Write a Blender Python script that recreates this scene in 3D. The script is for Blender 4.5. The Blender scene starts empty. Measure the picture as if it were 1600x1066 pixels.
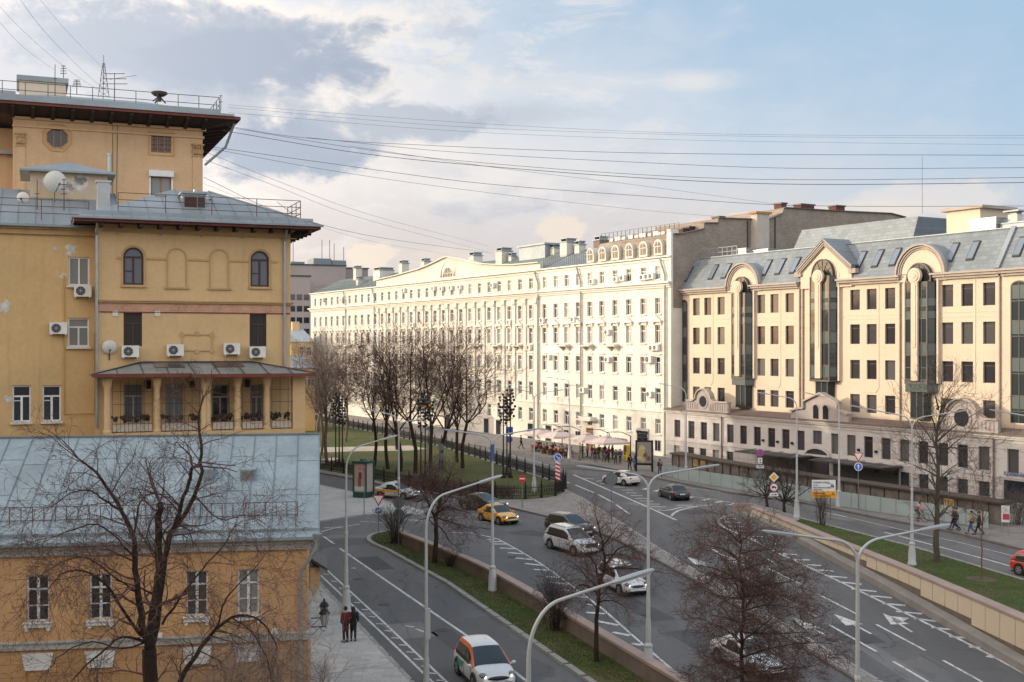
import bpy,bmesh,math,random
from mathutils import Vector,Matrix,geometry
PI=math.pi
R=math.radians
random.seed(7)
S=bpy.context.scene
COL=S.collection
FPX,HZ,CAMZ=1850.0,540.0,15.0
cam_data=bpy.data.cameras.new("camera")
cam_data.sensor_width=36.0
cam_data.lens=FPX/1600.0*36.0
cam_data.shift_y=(HZ-533.0)/1600.0
cam_data.clip_end=6000.0
cam_data.clip_start=0.2
camera=bpy.data.objects.new("camera",cam_data)
camera.location=(0,0,CAMZ)
camera.rotation_euler=(R(90),0,0)
COL.objects.link(camera)
S.camera=camera
SUN_DIR=Vector((-0.99,0.139,0.0)).normalized()
SUN_EL=R(13.0)
sun_data=bpy.data.lights.new("sun",'SUN')
sun_data.energy=3.6
sun_data.angle=R(0.5)
sun_data.color=(1.0,0.87,0.66)
sun=bpy.data.objects.new("sun",sun_data)
_sv=Vector((SUN_DIR.x*math.cos(SUN_EL),SUN_DIR.y*math.cos(SUN_EL),math.sin(SUN_EL)))
sun.rotation_euler=_sv.to_track_quat('Z','Y').to_euler()
sun.location=(-60,-30,80)
COL.objects.link(sun)
S.view_settings.view_transform='Standard'
S.view_settings.look='None'
S.view_settings.exposure=0.0
S.view_settings.gamma=1.0
world=bpy.data.worlds.new("World")
S.world=world
world.use_nodes=True
class NT:
 """tiny node-graph helper"""
 def __init__(self,tree):
  self.t=tree;self.n=tree.nodes;self.l=tree.links
 def add(self,kind,**kw):
  nd=self.n.new(kind)
  for k,v in kw.items():setattr(nd,k,v)
  return nd
 def put(self,sock,v):
  if v is None:return
  if hasattr(v,'is_linked') or hasattr(v,'links'):self.l.new(v,sock)
  else:
   if hasattr(sock.default_value,'__len__') and not hasattr(v,'__len__'):v=[v]*len(sock.default_value)
   if hasattr(sock.default_value,'__len__') and len(v)==3 and len(sock.default_value)==4:v=tuple(v)+(1,)
   sock.default_value=v
 def math(self,op,a,b=None,c=None,clamp=False):
  nd=self.add('ShaderNodeMath',operation=op);nd.use_clamp=clamp
  self.put(nd.inputs[0],a);self.put(nd.inputs[1],b)
  if c is not None:self.put(nd.inputs[2],c)
  return nd.outputs[0]
 def mix(self,f,a,b,blend='MIX'):
  nd=self.add('ShaderNodeMix',data_type='RGBA',blend_type=blend)
  self.put(nd.inputs[0],f);self.put(nd.inputs[6],a);self.put(nd.inputs[7],b)
  return nd.outputs[2]
 def ramp(self,v,a,b,lo=0.0,hi=1.0):
  nd=self.add('ShaderNodeMapRange',interpolation_type='SMOOTHSTEP')
  self.put(nd.inputs[0],v);self.put(nd.inputs[1],a);self.put(nd.inputs[2],b);self.put(nd.inputs[3],lo);self.put(nd.inputs[4],hi)
  return nd.outputs[0]
 def noise(self,vec,scale,detail=4,rough=0.55,dist=0.0):
  nd=self.add('ShaderNodeTexNoise');nd.inputs['Scale'].default_value=scale
  nd.inputs['Detail'].default_value=detail;nd.inputs['Roughness'].default_value=rough
  nd.inputs['Distortion'].default_value=dist
  if vec is not None:self.l.new(vec,nd.inputs['Vector'])
  return nd.outputs[0]
 def mapping(self,vec,scale=(1,1,1),loc=(0,0,0),rot=(0,0,0)):
  nd=self.add('ShaderNodeMapping');self.l.new(vec,nd.inputs[0])
  nd.inputs['Scale'].default_value=scale;nd.inputs['Location'].default_value=loc;nd.inputs['Rotation'].default_value=rot
  return nd.outputs[0]
def srgb(r,g,b):
 f=lambda c:(c/255/12.92) if c/255<=0.04045 else ((c/255+0.055)/1.055)**2.4
 return (f(r),f(g),f(b))
def build_world():
 w=NT(world.node_tree);w.n.clear()
 out=w.add('ShaderNodeOutputWorld');bg=w.add('ShaderNodeBackground')
 sky=w.add('ShaderNodeTexSky',sky_type='NISHITA');sky.sun_disc=False
 sky.sun_elevation=SUN_EL
 sky.sun_rotation=math.atan2(SUN_DIR.x,SUN_DIR.y)
 sky.air_density=1.0;sky.dust_density=1.5;sky.ozone_density=2.0
 skyc=w.mix(1.0,sky.outputs[0],(0.12,0.12,0.12),'MULTIPLY')
 tc=w.add('ShaderNodeTexCoord');d=tc.outputs['Generated']
 sep=w.add('ShaderNodeSeparateXYZ');w.l.new(d,sep.inputs[0])
 az=w.math('ARCTAN2',sep.outputs[0],sep.outputs[1])
 el=w.math('ARCSINE',sep.outputs[2])
 comb=w.add('ShaderNodeCombineXYZ');w.l.new(az,comb.inputs[0]);w.l.new(el,comb.inputs[1])
 ae=comb.outputs[0]
 stretched=w.mapping(ae,(1.0,2.1,1.0))
 n1=w.noise(stretched,7.0,8,0.58,0.3)
 n2=w.noise(w.mapping(ae,(1.0,1.6,1.0),(3.1,1.7,0)),22.0,8,0.64,0.4)
 n3=w.noise(w.mapping(ae,(1.0,2.6,1.0),(5.3,2.2,0)),10.0,9,0.62,0.6)
 nn=w.math('ADD',w.math('MULTIPLY',n1,0.52),w.math('MULTIPLY',n2,0.48))
 nd=w.math('SUBTRACT',nn,0.5)
 pink=srgb(220,209,203);white=srgb(228,230,235)
 veilc=w.mix(w.ramp(w.math('ADD',el,w.math('MULTIPLY',nd,0.12)),0.02,0.19),pink,white)
 blue=w.mix(0.2,srgb(178,210,238),skyc)
 t=w.math('ADD',w.math('ADD',w.math('MULTIPLY',az,0.35),w.math('MULTIPLY',el,0.95)),w.math('MULTIPLY',nd,0.22))
 base=w.mix(w.ramp(t,0.10,0.38,0.0,0.95),veilc,blue)
 gen=w.ramp(w.noise(w.mapping(d,(1,1,2.2)),2.6,7,0.6),0.42,0.62)
 away=w.ramp(w.math('ABSOLUTE',az),0.5,0.9)
 brk=w.mix(1.0,w.mix(gen,w.mix(0.4,skyc,srgb(186,214,238)),srgb(238,234,232)),(1.42,1.4,1.39),'MULTIPLY')
 base=w.mix(away,base,brk)
 lft=w.math('MULTIPLY',w.ramp(w.math('ADD',az,w.math('MULTIPLY',nd,.5)),0.22,-0.02),w.ramp(el,0.03,0.10))
 base=w.mix(w.math('MULTIPLY',w.ramp(n3,0.50,0.62),w.math('MULTIPLY',lft,0.55)),base,srgb(243,239,236))
 base=w.mix(w.math('MULTIPLY',w.ramp(w.noise(w.mapping(ae,(1.0,2.6,1.0),(5.3,2.235,0)),10.0,9,0.62,0.6),0.53,0.66),w.math('MULTIPLY',lft,0.55)),base,srgb(192,200,213))
 def blob(px,py,hw,hh,soft,amount,warp):
  a0=math.atan((px-800)/FPX);e0=math.atan((HZ-py)/FPX*math.cos(a0))
  aw,eh=hw/FPX,hh/FPX
  dx=w.math('DIVIDE',w.math('SUBTRACT',az,a0),aw);dy=w.math('DIVIDE',w.math('SUBTRACT',el,e0),eh)
  r2=w.math('SQRT',w.math('ADD',w.math('MULTIPLY',dx,dx),w.math('MULTIPLY',dy,dy)))
  v=w.math('ADD',r2,w.math('MULTIPLY',nd,-warp))
  return w.ramp(v,1.0-soft,1.0+soft,amount,0.0)
 grey=srgb(184,194,208);gdark=srgb(163,178,198);edge=srgb(246,240,234);cream=srgb(246,232,216)
 c=base
 for (px,py,hw,hh,so,am,wp,cc) in (
 (300,55,330,88,.34,.75,4.6,edge),(450,150,260,55,.45,.6,4.5,edge),(600,260,300,60,.6,.45,4,edge),
 (90,95,420,92,.3,.92,3.6,grey),(290,72,250,60,.3,.75,4.2,gdark),(400,92,150,36,.25,.7,4.6,srgb(164,177,197)),
 (505,112,42,20,.5,.6,3.5,gdark),(430,238,130,42,.3,.9,4.4,gdark),(655,188,120,28,.3,.85,4.4,grey),(790,182,70,20,.6,.5,4,grey),
 (560,215,60,24,.6,.5,3.5,grey),(900,130,170,14,.8,.28,4,edge),(1080,130,40,14,.7,.5,4,edge),
 (572,400,42,22,.18,.85,4.6,cream),(885,362,36,26,.18,.85,4.6,cream),(1140,348,60,18,.2,.85,4.2,cream),
 (1500,308,110,24,.3,.6,4.2,srgb(240,232,226)),(1330,335,120,16,.6,.5,3.2,cream),(700,402,60,14,.6,.5,3.2,cream)):
  c=w.mix(blob(px,py,hw,hh,so,am,wp),c,cc)
 dot=w.add('ShaderNodeVectorMath',operation='DOT_PRODUCT');w.l.new(d,dot.inputs[0]);dot.inputs[1].default_value=_sv
 glow=w.ramp(dot.outputs['Value'],0.15,1.0,0.0,1.0)
 c=w.mix(glow,c,w.mix(1.0,(2.5,2.12,1.8),c,'MULTIPLY'))
 back=w.math('MULTIPLY',w.ramp(w.math('MULTIPLY',sep.outputs[1],-1.0),-0.15,0.5),w.ramp(el,1.3,0.55))
 c=w.mix(back,c,w.mix(1.0,(1.95,1.85,1.75),c,'MULTIPLY'))
 low=w.ramp(el,-0.03,0.0)
 c=w.mix(low,srgb(120,118,116),c)
 w.l.new(c,bg.inputs[0]);bg.inputs[1].default_value=1.0
 w.l.new(bg.outputs[0],out.inputs[0])
build_world()
MATS={}
def material(name,color,rough=0.8,metal=0.0,var=0.0,vscale=0.6,bump=0.0,bscale=8.0,spec=0.5,streak=0.0,tint=None,rnd=0.0,brick=None,emit=None,seams=None,coat=0.0):
 """procedural surface: base colour + large blotches + fine grain (+ rain streaks, bricks, seams)"""
 if name in MATS:return MATS[name]
 m=bpy.data.materials.new(name);m.use_nodes=True
 k=NT(m.node_tree);b=k.n['Principled BSDF']
 b.inputs['Roughness'].default_value=rough;b.inputs['Metallic'].default_value=metal
 b.inputs['Specular IOR Level'].default_value=spec;b.inputs['Coat Weight'].default_value=coat
 c4=tuple(color)+(1,)
 m.diffuse_color=c4
 col=c4
 tc=k.add('ShaderNodeTexCoord');ob=tc.outputs['Object']
 if var>0:
  big=k.noise(ob,vscale,6,0.62)
  fine=k.noise(ob,vscale*14,3,0.6)
  f=k.math('ADD',k.math('MULTIPLY',k.math('SUBTRACT',big,0.5),2.4),k.math('MULTIPLY',k.math('SUBTRACT',fine,0.5),1.0))
  f=k.math('ADD',0.5,f,clamp=True)
  lo=tuple(c*(1-var) for c in color);hi=tuple(min(1,c*(1+var*0.7)) for c in color)
  if tint:lo=tuple((a*0.5+t*0.5) for a,t in zip(lo,tint))
  col=k.mix(f,lo,hi)
 if streak>0:
  st=k.noise(k.mapping(ob,(1.0,1.0,0.06)),2.2,5,0.7)
  col=k.mix(k.ramp(st,0.52,0.75,0.0,streak),col,tuple(c*0.5 for c in color))
 if brick:
  bw,bh,mortar,mcol,axis=brick
  vec=ob
  if axis != 'ob':
   sx_=k.add('ShaderNodeSeparateXYZ');k.l.new(ob,sx_.inputs[0]);cx_=k.add('ShaderNodeCombineXYZ');k.l.new(sx_.outputs[0 if axis=='xz' else 1],cx_.inputs[0]);k.l.new(sx_.outputs[2],cx_.inputs[1]);vec=cx_.outputs[0]
  bt=k.add('ShaderNodeTexBrick');k.l.new(vec,bt.inputs[0])
  bt.inputs['Scale'].default_value=1.0;bt.inputs['Brick Width'].default_value=bw;bt.inputs['Row Height'].default_value=bh
  bt.inputs['Mortar Size'].default_value=mortar;bt.inputs['Mortar Smooth'].default_value=0.2
  bt.inputs['Color1'].default_value=(1,1,1,1);bt.inputs['Color2'].default_value=(0.78,0.78,0.78,1);bt.inputs['Mortar'].default_value=(0,0,0,1)
  col2=k.mix(1.0,col,bt.outputs['Color'],'MULTIPLY')
  col=k.mix(bt.outputs['Fac'],col2,mcol)
 if rough<.13 and not metal and coat==0 and 'glass' in name:
  wv=k.add('ShaderNodeBump');wv.inputs['Strength'].default_value=.12;wv.inputs['Distance'].default_value=.05
  gp=k.add('ShaderNodeNewGeometry');k.l.new(k.noise(gp.outputs['Position'],1.1,2,.5),wv.inputs['Height']);k.l.new(wv.outputs[0],b.inputs['Normal'])
 if rnd>0:
  oi=k.add('ShaderNodeObjectInfo')
  col=k.mix(k.ramp(oi.outputs['Random'],0.35,1.0,0.0,rnd),col,(0.62,0.62,0.6,1))
 k.put(b.inputs['Base Color'],col)
 if bump>0:
  bn=k.add('ShaderNodeBump');bn.inputs['Strength'].default_value=bump;bn.inputs['Distance'].default_value=0.05
  k.l.new(k.noise(ob,bscale,5,0.6),bn.inputs['Height']);k.l.new(bn.outputs[0],b.inputs['Normal'])
 if emit:
  b.inputs['Emission Color'].default_value=tuple(emit[:3])+(1,);b.inputs['Emission Strength'].default_value=emit[3]
 MATS[name]=m
 return m
M=material
GLASS=M('window glass',(0.018,0.022,0.028),0.06,0,spec=0.6,rnd=0.0)
GLASS_C=M('window glass with curtains',(0.03,0.035,0.04),0.12,0,spec=0.5,rnd=0.4)
TINTED=M('tinted office glass',(0.03,0.028,0.034),0.12,0,spec=0.25,rnd=0.14)
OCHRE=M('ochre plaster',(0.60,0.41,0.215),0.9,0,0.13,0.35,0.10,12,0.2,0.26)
OCHRE2=M('darker ochre plaster',(0.555,0.375,0.18),0.9,0,0.15,0.3,0.10,12,0.2,0.28)  # plaster colour a little darker than the main ochre
TAN=M('tan tower plaster',(0.58,0.385,0.225),0.9,0,0.13,0.3,0.10,12,0.2,0.22)
ORANGE=M('orange plaster',(0.54,0.32,0.155),0.9,0,0.17,0.4,0.1,14,0.2,0.14)
OCHRE_TRIM=M('ochre moulding',(0.46,0.31,0.15),0.9,0,0.15,1.0)
WHITE_P=M('white wall paint',(0.545,0.52,0.46),0.85,0,0.13,0.18,0.06,10,0.2,0.25)
WHITE_G=M('greyish white wall paint',(0.63,0.605,0.545),0.85,0,0.15,0.18,0.06,10,0.2,0.3)
GREY_T=M('greyish white stone trim',(0.65,0.625,0.565),0.8,0,0.08,0.4)
WHITE_T=M('white stone trim',(0.60,0.57,0.505),0.8,0,0.08,0.4)
CREAM=M('cream plaster',(0.565,0.47,0.365),0.88,0,0.09,0.15,0.04,10,0.2,0.13)
CREAM_T=M('cream moulding',(0.58,0.49,0.385),0.85,0,0.06,0.4)
MAUVE_T=M('mauve stone cornice',(0.37,0.315,0.275),0.85,0,0.12,0.5)
PINK_ST=M('pinkish grey stone cladding',(0.47,0.445,0.425),0.85,0,0.14,0.5,0.05,10,0.3,0.1)
PINK_BL=M('rusticated pinkish stone',(0.46,0.435,0.415),0.85,0,0.14,0.5,0.05,10,0.3,0.06,brick=(1.5,0.62,0.018,(0.2,0.17,0.16),'xz'))
ZINC=M('grey blue roof tiles',(0.205,0.235,0.255),0.55,0.15,0.14,0.4,spec=0.5,brick=(0.75,0.42,0.02,(0.12,0.14,0.155),'xz'))
METAL_R=M('weathered sheet roof',(0.24,0.275,0.30),0.5,0.25,0.2,0.4,0.04,3)
METAL_O=M('pale blue sheet roof',(0.26,0.315,0.34),0.5,0.22,0.26,0.5,0.12,1.6,streak=0.42)
SEAM=M('roof seam',(0.17,0.215,0.235),0.55,0.2,0.2,0.5)
GALV=M('galvanised steel',(0.34,0.36,0.37),0.38,0.6,0.15,1.5)
EAVE=M('dark timber soffit',(0.035,0.02,0.016),0.85,0,0.3,2)
FASCIA=M('dark red fascia',(0.16,0.035,0.025),0.7,0,0.25,2)
WOODFR=M('brown window frame',(0.05,0.02,0.015),0.6,0,0.2,3)
WOODLT=M('light timber window frame',(0.33,0.13,0.05),0.6,0,0.2,3)
WHITEFR=M('white window frame',(0.68,0.68,0.66),0.6,0,0.1,3)
GREYFR=M('grey window frame',(0.30,0.30,0.29),0.6,0,0.1,3)
DARKFR=M('dark window frame',(0.05,0.04,0.04),0.5)
BRICK_G=M('grey brown firewall brick',(0.29,0.245,0.205),0.95,0,0.22,0.3,0.05,8,0.2,0.12,brick=(0.5,0.16,0.012,(0.25,0.215,0.18),'yz'))
BLACK=M('black iron',(0.012,0.012,0.012),0.5,0.3)
DKGREY=M('dark grey metal',(0.05,0.05,0.052),0.5,0.3)
RUST=M('rusty steel',(0.14,0.06,0.035),0.85,0.2,0.4,4)
PIPEM=M('grey downpipe',(0.27,0.28,0.27),0.55,0.3,0.2,1.5)
ACWHITE=M('air conditioner casing',(0.66,0.65,0.60),0.55,0,0.12,2)
DISHW=M('dish enamel',(0.60,0.58,0.52),0.5,0,0.12,2)
POLE=M('pale grey lamp paint',(0.43,0.45,0.45),0.45,0.1,0.1,1)
LAMPHD=M('aluminium lamp housing',(0.40,0.42,0.43),0.35,0.6)
FRIEZE=M('terracotta frieze',(0.53,0.30,0.20),0.9,0,0.3,1.5)
WHITE_K=M('white painted lintel',(0.66,0.65,0.62),0.85,0,0.14,1.2,streak=0.1)
GREY_CORN=M('grey cornice',(0.40,0.385,0.35),0.85,0,0.18,0.8,streak=0.15)
class MB:
 def __init__(self):self.v=[];self.f=[];self.mi=[];self.cur=0
 def mat(self,i):self.cur=i;return self
 def add(self,verts,faces):
  o=len(self.v);self.v.extend([tuple(p) for p in verts])
  for f in faces:self.f.append(tuple(i+o for i in f));self.mi.append(self.cur)
  return self
 def quad(self,a,b,c,d):return self.add([a,b,c,d],[(0,1,2,3)])
 def box(self,x0,x1,y0,y1,z0,z1):
  return self.add([(x0,y0,z0),(x1,y0,z0),(x1,y1,z0),(x0,y1,z0),(x0,y0,z1),(x1,y0,z1),(x1,y1,z1),(x0,y1,z1)],
 [(0,3,2,1),(4,5,6,7),(0,1,5,4),(1,2,6,5),(2,3,7,6),(3,0,4,7)])
 def bar(self,p,q,w,h=None,up=(0,0,1)):
  """square bar from p to q"""
  h=h or w;p=Vector(p);q=Vector(q);d=(q-p)
  if d.length<1e-6:return self
  d.normalize();u=Vector(up)
  if abs(d.dot(u))>0.98:u=Vector((1,0,0))
  s=d.cross(u).normalized()*(w/2);t=s.cross(d).normalized()*(h/2)
  vs=[p-s-t,p+s-t,p+s+t,p-s+t,q-s-t,q+s-t,q+s+t,q-s+t]
  return self.add(vs,[(0,1,2,3),(7,6,5,4),(0,4,5,1),(1,5,6,2),(2,6,7,3),(3,7,4,0)])
 def tube(self,pts,radii,n=6,caps=True):
  pts=[Vector(p) for p in pts]
  if not hasattr(radii,'__len__'):radii=[radii]*len(pts)
  rings=[];ref=None
  for i,p in enumerate(pts):
   d=(pts[min(i+1,len(pts)-1)]-pts[max(i-1,0)])
   if d.length<1e-9:d=Vector((0,0,1))
   d.normalize()
   if ref is None:
    ref=Vector((1,0,0)) if abs(d.x)<0.8 else Vector((0,1,0))
   s=(ref-d*ref.dot(d))
   if s.length<1e-4:s=d.orthogonal()
   s.normalize();ref=s;t=d.cross(s)
   rings.append([p+(s*math.cos(2*PI*j/n)+t*math.sin(2*PI*j/n))*radii[i] for j in range(n)])
  vs=[p for r in rings for p in r];fs=[]
  for i in range(len(pts)-1):
   for j in range(n):
    a=i*n+j;b=i*n+(j+1) % n
    fs.append((a,b,b+n,a+n))
  if caps:
   fs.append(tuple(reversed(range(n))));fs.append(tuple(range((len(pts)-1)*n,len(pts)*n)))
  return self.add(vs,fs)
 def cyl(self,p,q,r,r2=None,n=10):return self.tube([p,q],[r,r if r2 is None else r2],n)
 def lathe(self,prof,c=(0,0,0),n=14):
  vs=[];fs=[]
  for (r,z) in prof:
   for j in range(n):
    vs.append((c[0]+r*math.cos(2*PI*j/n),c[1]+r*math.sin(2*PI*j/n),c[2]+z))
  for i in range(len(prof)-1):
   for j in range(n):
    a=i*n+j;b=i*n+(j+1) % n
    fs.append((a,b,b+n,a+n))
  fs.append(tuple(reversed(range(n))));fs.append(tuple(range((len(prof)-1)*n,len(prof)*n)))
  return self.add(vs,fs)
 def prism(self,poly,z0,z1,axis='z'):
  """extrude a polygon; axis 'z': poly (x,y); axis 'y': poly (x,z) between y=z0..z1; axis 'x': poly (y,z)"""
  n=len(poly)
  mk={'z':lambda p,h:(p[0],p[1],h),'y':lambda p,h:(p[0],h,p[1]),'x':lambda p,h:(h,p[0],p[1])}[axis]
  area=sum(poly[i][0]*poly[(i+1) % n][1]-poly[(i+1) % n][0]*poly[i][1] for i in range(n))
  if (area<0) != (axis=='y'):poly=poly[::-1]
  vs=[mk(p,z0) for p in poly]+[mk(p,z1) for p in poly]
  fs=[tuple(reversed(range(n))),tuple(range(n,2*n))]
  for i in range(n):fs.append((i,(i+1) % n,(i+1) % n+n,i+n))
  return self.add(vs,fs)
 def ball(self,c,r,n=10,m=6,sq=(1,1,1)):
  prof=[(max(1e-3,math.sin(PI*i/m))*r,-math.cos(PI*i/m)*r) for i in range(m+1)]
  vs0=len(self.v);self.lathe(prof,(0,0,0),n)
  for i in range(vs0,len(self.v)):
   x,y,z=self.v[i];self.v[i]=(x*sq[0]+c[0],y*sq[1]+c[1],z*sq[2]+c[2])
  return self
 def mesh(self,name,mats,smooth=False):
  me=bpy.data.meshes.new(name)
  me.from_pydata(self.v,[],self.f)
  for m in (mats if isinstance(mats,(list,tuple)) else [mats]):me.materials.append(m)
  if any(self.mi):me.polygons.foreach_set('material_index',self.mi)
  if smooth:
   me.polygons.foreach_set('use_smooth',[True]*len(self.f))
   if smooth != 'all':
    try:me.set_sharp_from_angle(angle=R(38))
    except Exception:pass
  me.update()
  return me
 def build(self,name,mats,parent=None,smooth=False,loc=None):
  o=bpy.data.objects.new(name,self.mesh(name,mats,smooth))
  COL.objects.link(o)
  if parent:o.parent=parent
  if loc is not None:o.location=loc
  return o
def link(name,me,parent=None,loc=(0,0,0),rz=0.0):
 o=bpy.data.objects.new(name,me);COL.objects.link(o);o.location=loc;o.rotation_euler=(0,0,rz)
 if parent:o.parent=parent
 return o
def tag(o,label,cat,group=None):
 o['label']=label;o['category']=cat
 if group:o['group']=group
 return o
def thing(name,label,cat,loc=(0,0,0),rz=0.0,group=None):
 o=bpy.data.objects.new(name,None);COL.objects.link(o);o.location=loc;o.rotation_euler=(0,0,rz)
 o.empty_display_size=0.3
 return tag(o,label,cat,group)
def copy_tree(o,loc=None,rz=None,label=None,parent=None,keep=None):
 c=o.copy();COL.objects.link(c)
 if parent:c.parent=parent
 if loc is not None:c.location=loc
 if rz is not None:c.rotation_euler=(0,0,rz)
 if label:c['label']=label
 for ch in list(o.children):copy_tree(ch,parent=c)
 return c
RY0,RK=92.0,0.045
def U(px,py,d):return Vector(((px-800)/FPX*d,d,CAMZ+(HZ-py)/FPX*d))
def G(px,py,z=0.0):
 d=(CAMZ-z)*FPX/(py-HZ);return Vector(((px-800)/FPX*d,d,z))
def rampz(y):return-RK*max(0.0,RY0-max(y,20.0))
def GR(px,py):
 """point on the central carriageway"""
 p=G(px,py)
 if p.y>=RY0:return p
 t=(py-HZ)/FPX;d=(CAMZ+RK*RY0)/(t+RK)
 return Vector(((px-800)/FPX*d,d,rampz(d)))
def lerp_line(pts,y):
 """x of a polyline given as (y, x) sorted by y"""
 if y<=pts[0][0]:a,b=pts[0],pts[1]
 elif y>=pts[-1][0]:a,b=pts[-2],pts[-1]
 else:
  for i in range(len(pts)-1):
   if pts[i][0]<=y<=pts[i+1][0]:a,b=pts[i],pts[i+1];break
 return a[1]+(b[1]-a[1])*(y-a[0])/(b[0]-a[0])
_lw=[G(*p,1.0) for p in ((627,828),(690,852),(760,880),(830,918),(900,958),(1000,1016),(1079,1062))]
LWALL=sorted((p.y,p.x) for p in _lw)
_rw=[G(*p,0.9) for p in ((1171,791),(1285,837),(1400,883),(1500,925),(1600,968))]
RWALL=sorted((p.y,p.x) for p in _rw)
def Lx(y):return lerp_line(LWALL,y) if y<=90 else lerp_line(LWALL,90)-0.5*(y-90)
def Rx(y):return lerp_line(RWALL,y)
def gz(x,y):
 """height of the ground"""
 return rampz(y) if Lx(y)<x<Rx(y) else 0.0
# ================================================================== GROUND
def asphalt_mat():
 m=M('asphalt',(0.122,0.123,0.126),0.88,0,0.16,0.12,0.12,40,0.3)
 k=NT(m.node_tree);b=k.n['Principled BSDF']
 src=b.inputs['Base Color'].links[0].from_socket
 tc=k.add('ShaderNodeTexCoord');ob=tc.outputs['Object']
 vo=k.add('ShaderNodeTexVoronoi',feature='DISTANCE_TO_EDGE');vo.inputs['Scale'].default_value=0.055
 wob=k.add('ShaderNodeVectorMath',operation='ADD')
 nz=k.add('ShaderNodeTexNoise');nz.inputs['Scale'].default_value=0.35;nz.inputs['Detail'].default_value=6
 k.l.new(ob,nz.inputs['Vector'])
 sc=k.add('ShaderNodeVectorMath',operation='SCALE');k.l.new(nz.outputs['Color'],sc.inputs[0]);sc.inputs['Scale'].default_value=5.0
 k.l.new(ob,wob.inputs[0]);k.l.new(sc.outputs[0],wob.inputs[1]);k.l.new(wob.outputs[0],vo.inputs['Vector'])
 crack=k.ramp(vo.outputs['Distance'],0.0,0.006,0.55,0.0)
 col=k.mix(crack,src,(0.035,0.035,0.037,1))
 v2=k.add('ShaderNodeTexVoronoi');v2.inputs['Scale'].default_value=0.09;k.l.new(wob.outputs[0],v2.inputs['Vector'])
 pm=k.add('ShaderNodeSeparateColor');k.l.new(v2.outputs['Color'],pm.inputs[0])
 col=k.mix(k.ramp(pm.outputs[0],0.70,0.72,0.0,0.45),col,(0.085,0.086,0.09,1))
 col=k.mix(k.ramp(pm.outputs[1],0.8,0.84,0.0,0.4),col,(0.165,0.165,0.167,1))
 band=k.noise(k.mapping(ob,(0.55,0.03,1),(0,0,0),(0,0,R(-19))),1.0,3,0.5)
 col=k.mix(k.ramp(band,0.42,0.66,0.0,0.5),col,(0.085,0.086,0.09,1))
 col=k.mix(k.ramp(k.noise(ob,1.7,4,.7),.66,.74,0,.35),col,(0.07,0.068,0.068,1))
 k.l.new(col,b.inputs['Base Color'])
 return m
ASPH=asphalt_mat()
PAVE_L=M('pale granite paving',(0.44,0.435,0.42),0.85,0,0.12,0.3,0.06,20,0.3,brick=(0.9,0.45,0.012,(0.31,0.305,0.29),'ob'))
PAVE_M=M('small block paving',(0.30,0.28,0.262),0.88,0,0.26,0.35,0.1,25,0.3,brick=(0.55,0.3,0.03,(0.17,0.155,0.145),'ob'))
PAVE_R=M('grey footway paving',(0.225,0.21,0.20),0.88,0,0.16,0.3,0.06,20,0.3,brick=(1.1,0.6,0.014,(0.15,0.14,0.135),'ob'))
KERB=M('granite kerb',(0.27,0.265,0.255),0.8,0,0.2,0.8,0.06,14)
KERB_D=M('dark wet kerb',(0.12,0.11,0.10),0.8,0,0.25,0.8)
EARTH=M('park earth',(0.10,0.075,0.05),0.95,0,0.3,0.6,0.2,18)
def lawn_mat(name,a,bcol,c):
 m=M(name,a,0.95,0,0.3,0.5,0.35,26,0.2)
 k=NT(m.node_tree);b=k.n['Principled BSDF'];src=b.inputs['Base Color'].links[0].from_socket
 tc=k.add('ShaderNodeTexCoord');ob=tc.outputs['Object']
 col=k.mix(k.ramp(k.noise(ob,0.22,7,0.66),0.45,0.62),src,bcol+(1,))
 col=k.mix(k.ramp(k.noise(ob,1.9,5,0.7),0.58,0.72,0,0.7),col,c+(1,))
 k.l.new(col,b.inputs['Base Color']);return m
LAWN=lawn_mat('thin spring lawn',(0.065,0.088,0.024),(0.10,0.088,0.04),(0.07,0.052,0.032))
LAWN_R=lawn_mat('green verge',(0.052,0.08,0.02),(0.08,0.078,0.034),(0.06,0.046,0.03))
PATHM=M('pale park path',(0.42,0.36,0.31),0.9,0,0.12,0.5)
PAINT=M('worn white road paint',(0.56,0.56,0.55),0.7,0,0.22,1.6)
_k=NT(PAINT.node_tree);_b=_k.n['Principled BSDF'];_s=_b.inputs['Base Color'].links[0].from_socket;_o=_k.add('ShaderNodeTexCoord').outputs['Object']
_k.l.new(_k.mix(_k.math('ADD',_k.ramp(_k.noise(_o,2.6,6,.75),.5,.62,0,.75),_k.ramp(_k.noise(_o,.25,3,.5),.5,.7,0,.25),clamp=True),_s,(0.17,0.17,0.17,1)),_b.inputs['Base Color'])
COPING=M('pink granite coping',(0.33,0.25,0.215),0.75,0,0.16,0.7,0.05,14,0.4)
WALLST=M('brown granite wall',(0.175,0.145,0.12),0.8,0,0.22,0.8,0.08,10,0.3,0.3)
PANEL=M('cream retaining panel',(0.56,0.48,0.355),0.7,0,0.06,0.3)
CONC=M('concrete plinth',(0.25,0.235,0.215),0.9,0,0.2,0.6,0.06,12,0.3,0.3)
def structure(o):
 o['kind']='structure';return o
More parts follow.
